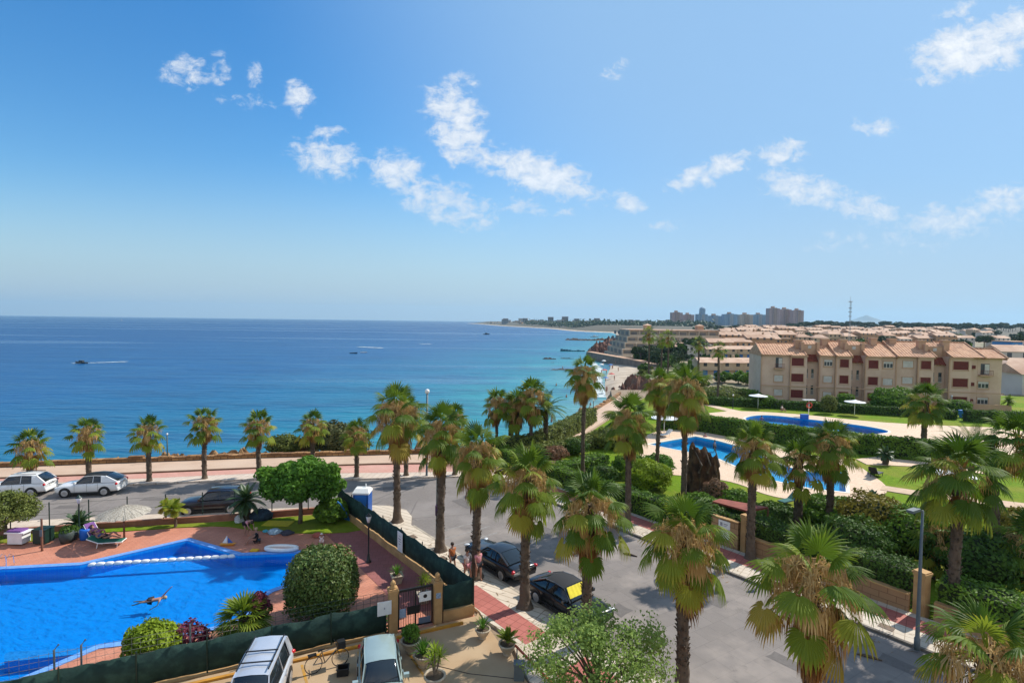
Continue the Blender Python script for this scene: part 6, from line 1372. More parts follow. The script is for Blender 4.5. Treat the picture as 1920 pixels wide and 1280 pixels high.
# little red roof over the garden gate
rr = thing('garden_shelter', 'small open shelter with a sloping rust red roof behind the wall', 'shelter', tuple(G(1395, 985)))
L0 = rr.location; a, b = AT(1336, 939, 36.0), AT(1402, 957, 33.2); c, d = AT(1350, 934, 37.4), AT(1440, 950, 34.6); q = [a, b, d, c]
MB().add([tuple(p) for p in q] + [(p.x, p.y, p.z - .12) for p in q], [(0, 1, 2, 3), (7, 6, 5, 4), (0, 4, 5, 1), (1, 5, 6, 2), (2, 6, 7, 3), (3, 7, 4, 0)]).build('roof', mat('rust_red_roof', A(164, 82, 62, .68), A(140, 66, 50, .66), 2, .8), rr)
for p in q: MB().tube([(p.x, p.y, 0), (p.x, p.y, p.z - .1)], .06, 6).build('post', m_wood, rr)
# --- walls on the right of the street
m_block = tiled('cream_block_wall', A(208, 166, 122, .66), A(196, 152, 108, .64), A(150, 112, 78, .6), .75, .34, .02, SANG, .9, wall=True, c3=A(170, 126, 88, .6), bump=.01)
def block_wall(label, s0, s1, n_, h0, h1, t=.25, name='stone_wall'):
    a, b = S(s0, n_), S(s1, n_); r_ = thing(name, label, 'wall', (a.x, a.y, .13)); nn = SN * t; mb = MB(); k_ = 8
    for k in range(k_):
        p, q = a + (b - a) * k / k_, a + (b - a) * (k + 1) / k_; z = h0 + (h1 - h0) * k / k_; z2 = h0 + (h1 - h0) * (k + 1) / k_
        mb.add([(p.x, p.y, 0), (q.x, q.y, 0), (q.x, q.y, z2), (p.x, p.y, z), (p.x + nn.x, p.y + nn.y, 0), (q.x + nn.x, q.y + nn.y, 0), (q.x + nn.x, q.y + nn.y, z2), (p.x + nn.x, p.y + nn.y, z)], [(0, 1, 2, 3), (5, 4, 7, 6), (3, 2, 6, 7), (0, 3, 7, 4), (1, 5, 6, 2)])
    mb.build('wall_body', m_block, r_)
    cp = MB(); e = .04; cp.add([(*(a - SN * e), h0 + .003), (*(b - SN * e), h1 + .003), (*(b + nn + SN * e), h1 + .003), (*(a + nn + SN * e), h0 + .003), (*(a - SN * e), h0 + .07), (*(b - SN * e), h1 + .07), (*(b + nn + SN * e), h1 + .07), (*(a + nn + SN * e), h0 + .07)], [(4, 5, 6, 7), (0, 1, 5, 4), (1, 2, 6, 5), (2, 3, 7, 6), (3, 0, 4, 7)]); cp.build('coping', m_wall_cr, r_); return r_
block_wall('low cream block wall along the right pavement up to the tall gate pillar', 3.9, 11.9, 14.65, 1.15, .95)
wn = block_wall('higher cream wall section carrying two white notices by the garden entrance', 1.2, 3.0, 14.8, 1.75, 1.75, name='notice_wall')
block_wall('cream wall right of the tall gate pillar near the bottom edge', 12.9, 20, 14.65, .95, .95)
pillar('tall weathered cream gate pillar on the right pavement by the palm', *S(12.35, 14.9), .5, 2.15, finial=False)
pillar('cream entrance pillar by the wall with the two notices', *S(3.4, 14.9), .36, 2.3, finial=False)
for k, (z, lab) in enumerate(((1.12, 'upper white notice on the cream wall by the garden entrance'), (.5, 'lower white notice on the cream wall by the garden entrance'))):
    P = S(2.1, 14.77); board(lab, P.x, P.y, z + .05, .78, .5, SANG, [(-.7, -.3, .3, .75), (-.1, .6, .55, .65), (-.1, .5, .35, .42)], 'wall_notice')
# no-parking disc on right kerb
P = S(6.1, 11.95); r_ = thing('road_sign', 'small round white sign low on the right pavement', 'sign', (P.x, P.y, .13)); tube_part(r_, 'post', [(.03, 0), (.03, 1.2)], m_steel); o = MB().lathe([(.24, 0), (.24, .02)], n=18).build('disc', m_plast_w, None); o.parent = r_; o.location = (0, -.06, 1.1); o.rotation_euler = (PI / 2, 0, SANG * .2)
MB().box(-.12, .12, -.005, .0, -.03, .03).build('mark', m_red_tile, None).parent = r_; bpy.data.objects['mark'].location = (0, -.087, 1.1)
# manhole covers and plates
for nm, s_, n_, lab in (('drain_cover', 11.7, 12.2, 'square drain cover set in the right pavement by the street light'), ('drain_cover', -7.0, -.5, 'square drain cover in the left pavement near the thin lamp pole'), ('drain_cover', -10.9, -.4, 'rusty drain cover in the corner pavement')):
    P = S(s_, n_); o = MB().cbox(Vector((P.x, P.y, .14)), .6, .45, .014, SANG).build(nm, mat('rusty_iron', (.20, .13, .08), (.12, .09, .07), 8, .8), loc=(P.x, P.y, .13)); tag(o, lab, 'drain cover')
for px, py, lab in ((1520, 1155, 'dark elongated shadowy road plate left'), ): pass
for px, py, lab in ((1445, 1152, 'dark fallen palm husk lying on the road in the middle of the street'), (1630, 1232, 'dark fallen palm husk lying on the road near the right kerb'), (1181, 1040, 'dark fallen palm husk on the road beyond the street palms')):
    q = G(px, py, .02); mb = MB().tube([q + Vector((-.4, .22, .02)), q + Vector((-.1, .06, .06)), q + Vector((.4, -.22, .02))], [.02, .07, .03], 6); tag(mb.build('palm_husk', m_trunk, loc=tuple(q)), lab, 'palm husk')

# --- pots
def urn(label, P, sc, kind, seed, square=False, group='potted plants on the forecourt'):
    r_ = thing('plant_pot', label, 'potted plant', tuple(P), 0.4 if square else 0, group)
    if square:
        p = MB(); p.add([(-.25, -.25, 0), (.25, -.25, 0), (.25, .25, 0), (-.25, .25, 0), (-.36, -.36, .5), (.36, -.36, .5), (.36, .36, .5), (-.36, .36, .5)], [(0, 1, 5, 4), (1, 2, 6, 5), (2, 3, 7, 6), (3, 0, 4, 7)]); p.box(-.4, .4, -.4, .4, .5, .57)
    else: p = MB().lathe([(.2, 0), (.22, .05), (.20, .09), (.33, .28), (.40, .46), (.41, .5), (.45, .51), (.45, .58), (.38, .58), (.36, .5)], n=20)
    p.build('pot', m_pot, None, not square).parent = r_
    MB().lathe([(.36, .50), (.36, .53)] if not square else [(.3, .572), (.3, .58)], n=14).build('soil', m_soil, None).parent = r_; rg_ = np.random.default_rng(seed)
    if kind == 'cycad': c_ = feather_crown(seed, 20, .85, tone=.4, lo=25, hi=85, ll=.16, k=.5, w_=.035, nl=20).build('plant', m_frond); tk = MB().tube([(0, 0, .5), (0, 0, .68)], [.1, .08], 8).build('stem', m_trunk); tk.parent = r_; c_.parent = r_; c_.location = (0, 0, .68)
    elif kind == 'strap':
        mb = MB()
        for i in range(34):
            az = i * 2.4; el = R(85 - 50 * (i / 34)) ; e = Vector((math.cos(az) * math.cos(el), math.sin(az) * math.cos(el), math.sin(el))); s_ = Vector((-math.sin(az), math.cos(az), 0)) * .035; a = Vector((0, 0, .52)); b = a + e * .45; c = b + (e + Vector((0, 0, -.5))).normalized() * .35
            mb.add([a - s_ * .6, a + s_ * .6, b + s_, b - s_, c], [(0, 1, 2, 3), (3, 2, 4)])
        mb.build('plant', lm_bright, None).parent = r_
    elif kind == 'yucca':
        mb = MB(); tk = MB()
        for (ox, oy, hh) in ((0, 0, 1.0), (.18, .1, .75), (-.12, .12, .6)):
            tk.tube([(0, 0, .5), (ox * .6, oy * .6, .5 + hh * .5), (ox, oy, .5 + hh)], [.05, .04, .04], 7)
            for i in range(30):
                az = i * 2.4; el = R(80 - 95 * (i / 30)); e = Vector((math.cos(az) * math.cos(el), math.sin(az) * math.cos(el), math.sin(el))); s_ = Vector((-math.sin(az), math.cos(az), 0)) * .022; a = Vector((ox, oy, .5 + hh)); b = a + e * .3; c = b + (e + Vector((0, 0, -.3))).normalized() * .22
                mb.add([a - s_ * .6, a + s_ * .6, b + s_, b - s_, c], [(0, 1, 2, 3), (3, 2, 4)])
        mb.build('plant', lm_lime, None).parent = r_; tk.build('stem', m_bark, None).parent = r_
    else: 
        d = blob_dirs(500, rg_, -.2); mb = leaves(MB(), d * .38 * rg_.uniform(.6, 1.1, len(d))[:, None] + np.array([0, 0, .82]), d, .11, rg_); mb.build('plant', lm_mid if kind == 'bush' else lm_lime, None).parent = r_
    r_.scale = (sc,) * 3; return r_
urn('round cream pot with a leafy green plant nearest the red pavement', G(905, 1196, .1), .78, 'strap', 1)
urn('round cream pot with a spiky cycad, right of the leafy one', G(951, 1226, .1), .85, 'cycad', 2)
urn('round cream pot with a bushy plant directly in front of the gate', G(770, 1222, .1), .95, 'bush', 3)
urn('cream pot with sprawling stems between the hatchback and the yucca', G(793, 1248, .1), .9, 'strap', 4)
urn('round cream pot with a tall pale yucca at the bottom edge', G(815, 1290, .1), .95, 'yucca', 5)
urn('square cream planter with a spiky plant on the pool terrace', G(744, 1092, .03), .8, 'strap', 6, True, 'planters on the pool terrace')
urn('square planter with a pale plant just behind the gate', G(794, 1128, .03), .8, 'yucca', 7, True, 'planters on the pool terrace')
for px, py, s_, lab in ((125, 1016, .85, 'dark round planter left of the dark green lantern post'), (137, 1010, .7, 'smaller dark planter touching the lantern post')):
    r_ = thing('planter', lab, 'planter', tuple(G(px, py, .05)), 0, 'dark planters by the lantern post'); tube_part(r_, 'pot', [(.35 * s_, 0), (.46 * s_, .3), (.46 * s_, .75 * s_), (.4 * s_, .8 * s_)], mat('grey_green_plastic', (.04, .055, .05), None, 1, .6)); shr_ = blob_dirs(160, np.random.default_rng(px), 0); leaves(mb := MB(), shr_ * .4 * s_ + np.array([0, 0, .8 * s_]), shr_, .1, np.random.default_rng(1)); mb.build('plant', lm_dark, None).parent = r_
# --- portable toilet
P = S(-16.0, -1.62, .13); pt = thing('portable_toilet', 'blue portable toilet with a white roof behind the end of the green fence', 'portable toilet', (P.x, P.y, .13), SANG + .9)
mb = MB().box(-.58, .58, -.58, .58, .1, 2.0); mb.build('cabin', mat('toilet_blue', A(28, 92, 176, .8), A(22, 78, 156, .8), 2, .5), None).parent = pt
q = MB(); q.box(-.62, .62, -.62, .62, 2.0, 2.12); q.add([(-.62, -.62, 2.12), (.62, -.62, 2.12), (.62, .62, 2.12), (-.62, .62, 2.12), (-.5, -.3, 2.36), (.5, -.3, 2.36), (.5, .3, 2.36), (-.5, .3, 2.36)], [(0, 1, 5, 4), (1, 2, 6, 5), (2, 3, 7, 6), (3, 0, 4, 7), (4, 5, 6, 7)]); q.build('roof', m_plast_w, None).parent = pt
o = MB().box(-.42, .42, -.60, -.583, .15, 1.95).build('door', mat('toilet_door_blue', A(40, 112, 200, .8), None, 1, .5), None); o.parent = pt; MB().box(.28, .36, -.63, -.603, .95, 1.1).build('handle', m_plast_w, None).parent = o
mk = MB(); [mk.box(-.3 + .02 * (k % 2), .3 - .07 * (k % 3), .583, .588, 1.55 - k * .16, 1.62 - k * .16) for k in range(4)]; mk.build('print', mat('pale_blue_print', A(170, 200, 236, .8), None, 1, .6), None).parent = pt
MB().tube([(.2, .2, 2.36), (.2, .2, 2.6)], .05, 7).build('vent_pipe', m_plast_w, None).parent = pt; MB().box(-.6, .6, -.6, .6, 0, .1).build('base', m_black, None).parent = pt; pt.scale = (.92,) * 3

# --- cars
m_tyre = mat('tyre_rubber', (.012, .012, .013), (.02, .02, .02), 12, .8); m_rim = mat('alloy_rim', (.62, .63, .65), (.5, .51, .53), 8, .35, metal=.7); m_cglass = mat('car_glass', (.012, .016, .02), None, 1, .06, spec=.8)
m_taill = mat('tail_light_red', (.55, .02, .03), (.4, .01, .02), 9, .2); m_headl = mat('head_light_glass', (.75, .78, .8), (.5, .52, .55), 9, .15); m_trimb = mat('black_car_trim', (.015, .015, .016), None, 1, .5); m_plate = mat('number_plate_white', (.78, .78, .74), None, 1, .5)
def paint(name, c, metal=.25): return mat(name, c, tuple(x * .92 for x in c), 1.5, .28, metal=metal, coat=.7)
def car(label, P, rz, pm, L=4.4, W=1.82, H=1.62, hood=.95, belt=.98, cow=.30, r0=.44, r1=.88, rb=.985, name='parked_car', wheel=.33, roofm=None, rails=False, cross=False, shade=None, group=None, rear_drop=.0, deck=None, number=''):
    """x forward. fractions run from the nose (0) to the tail (1): cow=windscreen foot, r0=roof front, r1=roof end, rb=rear screen foot"""
    r_ = thing(name, label, 'car', tuple(P), rz, group); X = lambda f: L * (.5 - f); deck = deck or belt
    st = [(0, .38, .70, .78), (.003, .36, .74, .82), (.025, .29, .83, .93), (.06, .27, hood - .10, .97), (.14, .26, hood - .05, .995), (.22, .25, hood - .02, 1), (cow, .25, hood, 1), (cow + .06, .25, belt - .02, 1), (.5, .25, belt, 1), (.62, .25, belt + .01, 1), (.8, .27, deck + .02, 1), (.9, .28, deck + .01, .985), (.965, .31, deck - .01, .96), (.992, .34, deck - .06, .93), (.998, .36, deck - .12, .90), (1, .38, deck - .16, .88)]
    mb = MB(); n = 13
    for f, zb, zt, ws in st:
        w_ = W / 2 * ws; zm = zb + (zt - zb) * .45
        half = [(.0, zb), (.75 * w_, zb), (.95 * w_, zb + .06), (w_, zm), (.985 * w_, zb + (zt - zb) * .75), (.90 * w_, zt - .02), (0, zt + (.03 if f < cow + .1 or f > .85 else 0))]
        ring = [(X(f), y, z) for y, z in half] + [(X(f), -y, z) for y, z in half[1:-1][::-1]]; mb.v += ring
    nn = 12
    for i in range(len(st) - 1):
        for k in range(nn): k2 = (k + 1) % nn; mb.f.append((i * nn + k, i * nn + k2, (i + 1) * nn + k2, (i + 1) * nn + k))
    mb.f.append(tuple(range(nn))); mb.f.append(tuple((len(st) - 1) * nn + k for k in range(nn))[::-1])
    b_ = mb.build('body', pm, None, True); b_.parent = r_; b_.modifiers.new('smooth', 'SUBSURF').levels = 1; b_.modifiers['smooth'].render_levels = 1
    # glasshouse
    wb = W / 2 * .90; wr = W / 2 * .67; zr = H; ru = [(cow + .01, hood - .02, wb * .93, wb * .90, hood + .01), (r0, belt - .03, wb, wr, zr - .07), ((r0 + r1) / 2, belt - .02, wb, wr * 1.02, zr - .02), (r1, deck - .03, wb * .97, wr * .96, zr - .09 - rear_drop), (rb, deck - .04, wb * .9, wb * .85, deck + .02)]
    gm = MB()
    for f, z0, w0, w1, z1 in ru: gm.v += [(X(f), -w0, z0), (X(f), -w1 * 1.02, z1 - .02), (X(f), -w1 * .8, z1 + .02), (X(f), 0, z1 + .045), (X(f), w1 * .8, z1 + .02), (X(f), w1 * 1.02, z1 - .02), (X(f), w0, z0)]
    for i in range(4):
        for k in range(6): a = i * 7 + k; gm.f.append((a, a + 1, a + 8, a + 7))
    gm.build('windows', m_cglass, None, True).parent = r_
    if r1 > .78:
        for sg in (-1, 1):
            f2 = r1 - .075; u = [(X(f2 + .02), sg * wb * 1.005, belt - .03), (X(f2), sg * wr * 1.045, zr - .06), (X(r1), sg * wr * 1.0, zr - .10 - rear_drop), (X(rb), sg * wb * .91, deck + .03), (X(rb), sg * wb * .97, deck - .05)]
            MB().add(u + [(x, y + sg * .012, z) for x, y, z in u], [(5, 6, 7, 8, 9), (0, 1, 6, 5), (1, 2, 7, 6), (2, 3, 8, 7), (3, 4, 9, 8)]).build('quarter_panel', pm, None).parent = r_
    rm = MB()
    for f, z0, w0, w1, z1 in ru[1:4]: rm.v += [(X(f), -w1 * 1.05, z1 - .01), (X(f), -w1 * .8, z1 + .034), (X(f), 0, z1 + .06), (X(f), w1 * .8, z1 + .034), (X(f), w1 * 1.05, z1 - .01)]
    for i in range(2):
        for k in range(4): a = i * 5 + k; rm.f.append((a, a + 1, a + 6, a + 5))
    rf_ = rm.build('roof', roofm or pm, None, True); rf_.parent = r_
    for sg in (-1, 1):
        pl = MB(); pts = [(X(f), sg * w1 * 1.035, z1 - .015) for f, z0, w0, w1, z1 in ru]; ft = [(X(f), sg * w0 * 1.0, z0 + .05) for f, z0, w0, w1, z1 in ru]
        pl.bar(pts[0], pts[1], .045, .045); pl.bar(pts[1], pts[2], .04, .04); pl.bar(pts[2], pts[3], .04, .04); pl.bar(pts[3], pts[4], .10, .05)
        for f in ((r0 + r1) / 2 - .01, r1 - .05): pl.bar((X(f), sg * wb * 1.01, belt), (X(f - .005), sg * wr * 1.05, zr - .07), .035, .03)
        pl.build('side_pillars', pm, None).parent = r_
    for f, sg in ((.18, 1), (.18, -1), (.80, 1), (.80, -1)):
        T = Matrix.Translation((X(f), sg * (W / 2 - .10), wheel)) @ Matrix.Rotation(PI / 2, 4, 'X'); a_ = MB().lathe([(wheel * 1.17, -.11), (wheel * 1.17, .115)], n=22); a_.v = [tuple(Matrix.Translation((X(f), sg * (W / 2 - .10), wheel + .02)) @ Matrix.Rotation(PI / 2, 4, 'X') @ Vector(v)) for v in a_.v]; a_.build('wheel_arch', m_trimb, None).parent = r_
        w_ = MB().lathe([(wheel * .7, -.1), (wheel * .96, -.12), (wheel, -.07), (wheel, .07), (wheel * .96, .125), (wheel * .66, .135)], n=22); w_.v = [tuple(T @ Vector(v)) for v in w_.v]; w_ = w_.build('wheel', m_tyre, None, True); w_.parent = r_
        h_ = MB()
        for k in range(10): a = 2 * PI * k / 10; h_.bar((.03 * math.cos(a), .03 * math.sin(a), 0), (wheel * .62 * math.cos(a), wheel * .62 * math.sin(a), 0), .05, .02)
        h_.lathe([(wheel * .62, -.01), (wheel * .68, .0), (wheel * .62, .012)], n=20); T2 = Matrix.Translation((X(f), sg * (W / 2 + .035), wheel)) @ Matrix.Rotation(PI / 2, 4, 'X'); h_.v = [tuple(T2 @ Vector(v)) for v in h_.v]; h_.build('rim', m_rim, None).parent = w_
    for sg in (-1, 1):
        el_ = [(.01, -.99), (.5, -.86), (.87, -.5), (1, 0), (.87, .5), (.5, .86), (.01, .99)]
        def lens(nm, x, y, z, a_, b_, c_, yaw, m_):
            T = Matrix.Translation((x, y, z)) @ Matrix.Rotation(yaw, 4, 'Z') @ Matrix.Diagonal((a_, b_, c_, 1)); q = MB().lathe(el_, n=12); q.v = [tuple(T @ Vector(v)) for v in q.v]; q.build(nm, m_, None, True).parent = r_
        lens('headlight', X(.035), sg * W * .375, .735, .13, .20, .075, sg * -.6, m_headl)
        lens('tail_light', X(.982), sg * W * .415, deck - .17, .10, .17, .10, sg * .5, m_taill)
        MB().cbox(Vector((X(cow + .05), sg * (W / 2 + .09), belt + .06)), .14, .2, .13).build('mirror', pm, None).parent = r_
        MB().box(X(.77), X(.235), sg * (W / 2 - .02) - .02, sg * (W / 2 - .02) + .02, .24, .36).build('sill', m_trimb, None).parent = r_
        for f in (.34, .545): MB().cbox(Vector((X(f + .13), sg * (W / 2 + .005), belt - .16)), .16, .03, .035).build('door_handle', m_rim if number == 'd' else pm, None).parent = r_
        sm = MB(); [sm.box(X(f) - .004, X(f) + .004, sg * W / 2 - .01, sg * W / 2 + .004, .38, belt - .06) for f in (cow + .03, .525, .70)]; sm.build('door_seams', m_trimb, None).parent = r_
    MB().box(X(1) - .02, X(.985), -W * .40, W * .40, .36, .56).build('rear_bumper', m_trimb if cross else pm, None).parent = r_
    MB().box(X(1) - .035, X(1) - .022, -.26, .26, deck - .42, deck - .31).build('number_plate', m_plate, None).parent = r_
    MB().box(X(.004), X(0) + .02, -W * .28, W * .28, .42, .60).build('grille', m_trimb, None).parent = r_; MB().box(X(0) + .022, X(0) + .03, -.26, .26, .36, .46).build('number_plate', m_plate, None).parent = r_
    wp = MB()
    for y0, y1 in ((-.5, .05), (.1, .62)): wp.bar((X(cow + .012), y0, hood + .04), (X(cow + .035), y1, hood + .12), .02)
    wp.build('wiper', m_trimb, None).parent = r_
    if rails:
        rl = MB()
        for sg in (-1, 1): rl.bar((X(r0 + .03), sg * wr * .93, zr + .07), (X(r1 - .02), sg * wr * .93, zr + .04), .035)
        rl.build('roof_rails', m_trimb, None).parent = r_
    if cross:
        cb = MB()
        for f in (r0 + .12, r0 + .27): cb.bar((X(f), -wr * 1.02, zr + .1), (X(f), wr * 1.02, zr + .1), .05, .03)
        cb.build('crossbars', m_trimb, None).parent = r_
    if shade:
        d_ = MB(); f0, f1 = cow + .03, r0 - .012; nf = 10
        for i in range(nf + 1):
            y = -wb * .80 + 1.6 * wb * i / nf; k = .012 * (i % 2); t_ = .93 if 0 < i < nf else .9
            za, zb2 = hood + .05 + (zr - .07 - hood) * .12, hood + .03 + (zr - .05 - hood) * .93
            d_.v += [(X(f0 + .01) + .03 + k, y, za + .03), (X(f1) + .05 + k, y * .86, zb2 + .05)]
        d_.f = [(2 * i, 2 * i + 1, 2 * i + 3, 2 * i + 2) for i in range(nf)]; d_.build('sunshade', shade, None).parent = r_
    return r_
p_white = paint('car_white', (.78, .78, .77), 0); p_black = paint('car_black', (.010, .011, .014), .1); p_dark = paint('car_plum_black', (.020, .015, .018), .2); p_silver = paint('car_silver', (.55, .58, .63), .35); p_mint = paint('car_pale_green', (.36, .45, .42), .3)
def orient(a, b): return math.atan2(a.y - b.y, a.x - b.x)
ka, kb_ = G(82, 921), G(320, 911); dirk = (kb_ - ka); rk = math.atan2(dirk.y, dirk.x)
P = G(163, 928); car('white crossover with a black roof parked on the sea road', P + Vector((0, .5, 0)), rk + PI, p_white, 4.4, 1.85, 1.62, roofm=m_trimb, hood=1.02, belt=1.09, r0=.45, r1=.80, wheel=.35, group='cars parked along the sea road')
P = G(24, 930); car('white estate car with roof rails cut by the left edge', P + Vector((0, .5, 0)), rk + PI, p_white, 4.6, 1.85, 1.68, hood=1.02, belt=1.08, r1=.86, rails=True, wheel=.35, group='cars parked along the sea road', name='parked_car')
P = G(394, 962); car('dark plum suv parked beside the pool lawn', P + Vector((0, .55, 0)), rk + PI + .02, p_dark, 4.55, 1.87, 1.68, rails=True, hood=1.04, belt=1.10, r1=.85, wheel=.36, group='cars parked along the sea road')
P = S(-4.35, 1.62); car('black coupe with glossy rear window parked beyond the red pavement', (P.x, P.y, .01), SANG + PI, p_black, 4.75, 1.84, 1.38, hood=.88, belt=.90, cow=.33, r0=.46, r1=.70, rb=.88, deck=.92, group='black cars on the street')
P = S(1.35, 1.6); car('black saloon with a bright yellow sunshade in its windscreen', (P.x, P.y, .01), SANG, p_black, 4.6, 1.80, 1.44, hood=.92, belt=.93, cow=.30, r0=.43, r1=.72, rb=.90, deck=.95, shade=mat('yellow_sunshade', (.80, .66, .02), (.70, .55, .02), 3, .4), group='black cars on the street', roofm=mat('black_fabric_roof', (.02, .02, .022), None, 1, .8))
P = G(503, 1300, .1); car('silver minivan with black roof bars parked against the green screen', (P.x + .0, P.y - 1.0, .1), -PI / 2 + .16, p_silver, 4.5, 1.70, 1.72, hood=.98, belt=1.0, r0=.40, r1=.93, rb=.99, rails=True, cross=True, cow=.26, group='cars in the forecourt', name='parked_minivan')
P = G(722, 1272, .1); car('pale green hatchback parked nose towards the viewer beside the gate', (P.x, P.y - .75, .1), -PI / 2 + .28, p_mint, 3.85, 1.64, 1.46, hood=.90, belt=.92, cow=.27, r0=.42, r1=.86, rb=.97, group='cars in the forecourt')
# parking lines and yellow kerb
yk = MB(); a, b = F2(.8, -.42), F2(30, -.42); d = (b - a).normalized(); nn = Vector((-d.y, d.x)); yk.slab([tuple(a), tuple(b), tuple(b + nn * .14), tuple(a + nn * .14)], .1, .19); struct('yellow_kerb', yk, mat('yellow_painted_kerb', A(214, 152, 50, .75), A(186, 130, 56, .7), 2, .85))
def fline(a, b, w_, nm='parking_line'):
    a, b = Vector(a[:2]), Vector(b[:2]); d = (b - a).normalized(); nn = Vector((-d.y, d.x)) * w_ / 2; return MB().sheet([tuple(a - nn), tuple(b - nn), tuple(b + nn), tuple(a + nn)], .104)
yl = fline(G(672, 1225), G(700, 1330), .1); q = fline(G(757, 1215), G(815, 1300), .1); yl.add(q.v, q.f); q = fline(G(566, 1250), G(590, 1340), .1); yl.add(q.v, q.f); struct('parking_lines', yl, mat('worn_yellow_paint', A(220, 160, 50, .7), A(190, 150, 90, .66), 5, .85))
wlm = MB()
for (s0, n0, s1, n1) in ((-10.8, 1.2, -10.8, 5.2), (-8.4, 1.0, -8.4, 4.6), (-9.6, 1.1, -9.6, 4.9)):
    a, b = S(s0, n0), S(s1, n1); d = (b - a).normalized(); nn = Vector((-d.y, d.x)) * .06; wlm.sheet([tuple(a - nn), tuple(b - nn), tuple(b + nn), tuple(a + nn)], .014)
struct('worn_road_markings', wlm, mat('worn_white_paint', (.30, .28, .26), (.20, .185, .17), 4, .9))
cb_ = MB().tube([G(770, 1235, .11), G(880, 1262, .11), G(972, 1272, .11)], .012, 5); tag(cb_.build('ground_cable', m_black, loc=tuple(G(880, 1262, .1))), 'thin dark cable lying across the sandy forecourt', 'cable')
gb = thing('bollard_box', 'grey metal box at the foot of the red rail under the feathery tree', 'box', tuple(G(973, 1272, .1))); MB().box(-.2, .2, -.15, .15, 0, .62).build('box_body', m_steel, None).parent = gb; MB().box(-.22, .22, -.17, .17, .62, .68).build('lid', m_steel, None).parent = gb
rr = thing('barrier_rail', 'rust red barrier rail slanting to the bottom edge under the feathery tree', 'barrier', tuple(G(980, 1268, .1))); a, b = G(966, 1222, .3), G(1040, 1300, .3); mb = MB(); mb.bar(a + Vector((0, 0, .3)), b + Vector((0, 0, .3)), .07); mb.build('rail', mat('rust_red_paint', A(190, 84, 56, .75), None, 1, .6), rr)
for f in (0.05, .9): p = a + (b - a) * f; MB().tube([(p.x, p.y, .1), (p.x, p.y, .6)], .03, 6).build('post', m_steel, rr)

# --- bicycle
def bicycle(label, P, rz, tilt=.1):
    r_ = thing('bicycle', label, 'bicycle', tuple(P), rz); fm = mat('bicycle_frame', (.25, .22, .18), (.10, .09, .08), 9, .5, metal=.5); TX = Matrix.Rotation(tilt, 4, 'X')
    def T(l): l.v = [tuple(TX @ Vector(v)) for v in l.v]; return l
    for x in (-.52, .52):
        w_ = T(MB().tube([(x + math.cos(t) * .33, 0, .34 + math.sin(t) * .33) for t in np.linspace(0, 2 * PI, 25)], .018, 6, False)).build('wheel', m_tyre, None); w_.parent = r_
        sp_ = MB(); [sp_.tube([(x, 0, .34), (x + math.cos(t) * .32, 0, .34 + math.sin(t) * .32)], .003, 3) for t in np.linspace(0, 2 * PI, 13)[:-1]]; T(sp_).build('spokes', m_rim, None).parent = w_
    f = MB()
    for a, b in (((-.52, 0, .34), (-.08, 0, .30)), ((-.08, 0, .30), (-.2, 0, .80)), ((-.2, 0, .74), (.36, 0, .78)), ((-.08, 0, .30), (.38, 0, .70)), ((-.52, 0, .34), (-.2, 0, .72)), ((.52, 0, .34), (.34, 0, .95))): f.tube([a, b], .02, 6)
    T(f).build('frame', fm, None).parent = r_; T(MB().tube([(.34, -.28, .98), (.36, 0, .96), (.34, .28, .98)], .015, 6)).build('handlebar', m_black, None).parent = r_
    T(MB().add([(-.34, -.08, .84), (-.34, .08, .84), (-.08, .02, .85), (-.08, -.02, .85), (-.34, -.08, .79), (-.34, .08, .79), (-.08, .02, .81), (-.08, -.02, .81)], [(0, 3, 2, 1), (4, 5, 6, 7), (0, 1, 5, 4), (1, 2, 6, 5), (2, 3, 7, 6), (3, 0, 4, 7)])).build('saddle', m_black, None).parent = r_
    T(MB().box(.42, .72, -.17, .17, .72, .98)).build('basket', m_black, None).parent = r_; T(MB().box(-.72, -.4, -.1, .1, .70, .74)).build('rack', m_black, None).parent = r_; return r_
P = G(612, 1258, .1); bicycle('bicycle with a front basket leaning by the yellow kerb between the two cars', (P.x, P.y + .1, .1), fang + .1, -.15)
P = G(643, 1263, .1); ct = thing('black_crate', 'small black crate on the ground beside the pale green hatchback', 'crate', tuple(P), .2); c_ = MB(); [c_.box(*q) for q in ((-.22, .22, -.17, -.15, 0, .3), (-.22, .22, .15, .17, 0, .3), (-.22, -.2, -.149, .149, 0, .3), (.2, .22, -.149, .149, 0, .3), (-.199, .199, -.149, .149, 0, .02))]; c_.build('crate_body', m_black, None).parent = ct; r2 = MB(); r2.tube([(-.24, -.18, .3), (.24, -.18, .3), (.24, .18, .3), (-.24, .18, .3), (-.24, -.18, .3)], .015, 5, False); r2.build('rim', m_black, None).parent = ct
# --- pool things
fl = thing('lane_rope', 'line of white oval floats across the shallow corner of the pool', 'float line', tuple(G(300, 1050, -.1))); a, b = G(163, 1058.5, -.1), G(443, 1042, -.1)
MB().tube([a, b], .012, 5).build('rope', m_plast_w, fl); d_ = (b - a)
fp = None; NF = 17
for k in range(NF):
    c = a + d_ * ((k + .5) / NF); T = Matrix.Translation(c) @ Matrix.Rotation(math.atan2(d_.y, d_.x), 4, 'Z') @ Matrix.Rotation(PI / 2, 4, 'Y')
    mb = MB().lathe([(.02, -.24), (.09, -.22), (.13, -.1), (.13, .1), (.09, .22), (.02, .24)], n=10); mb.v = [tuple(T @ Vector(v)) for v in mb.v]; mb.build('float', m_plast_w, fl, True)
ld = thing('pool_ladder', 'chrome pool ladder with two hooped handrails at the left edge', 'ladder', tuple(G(8, 1066))); cr = mat('chrome_rail', (.7, .7, .72), None, 1, .2, metal=1)
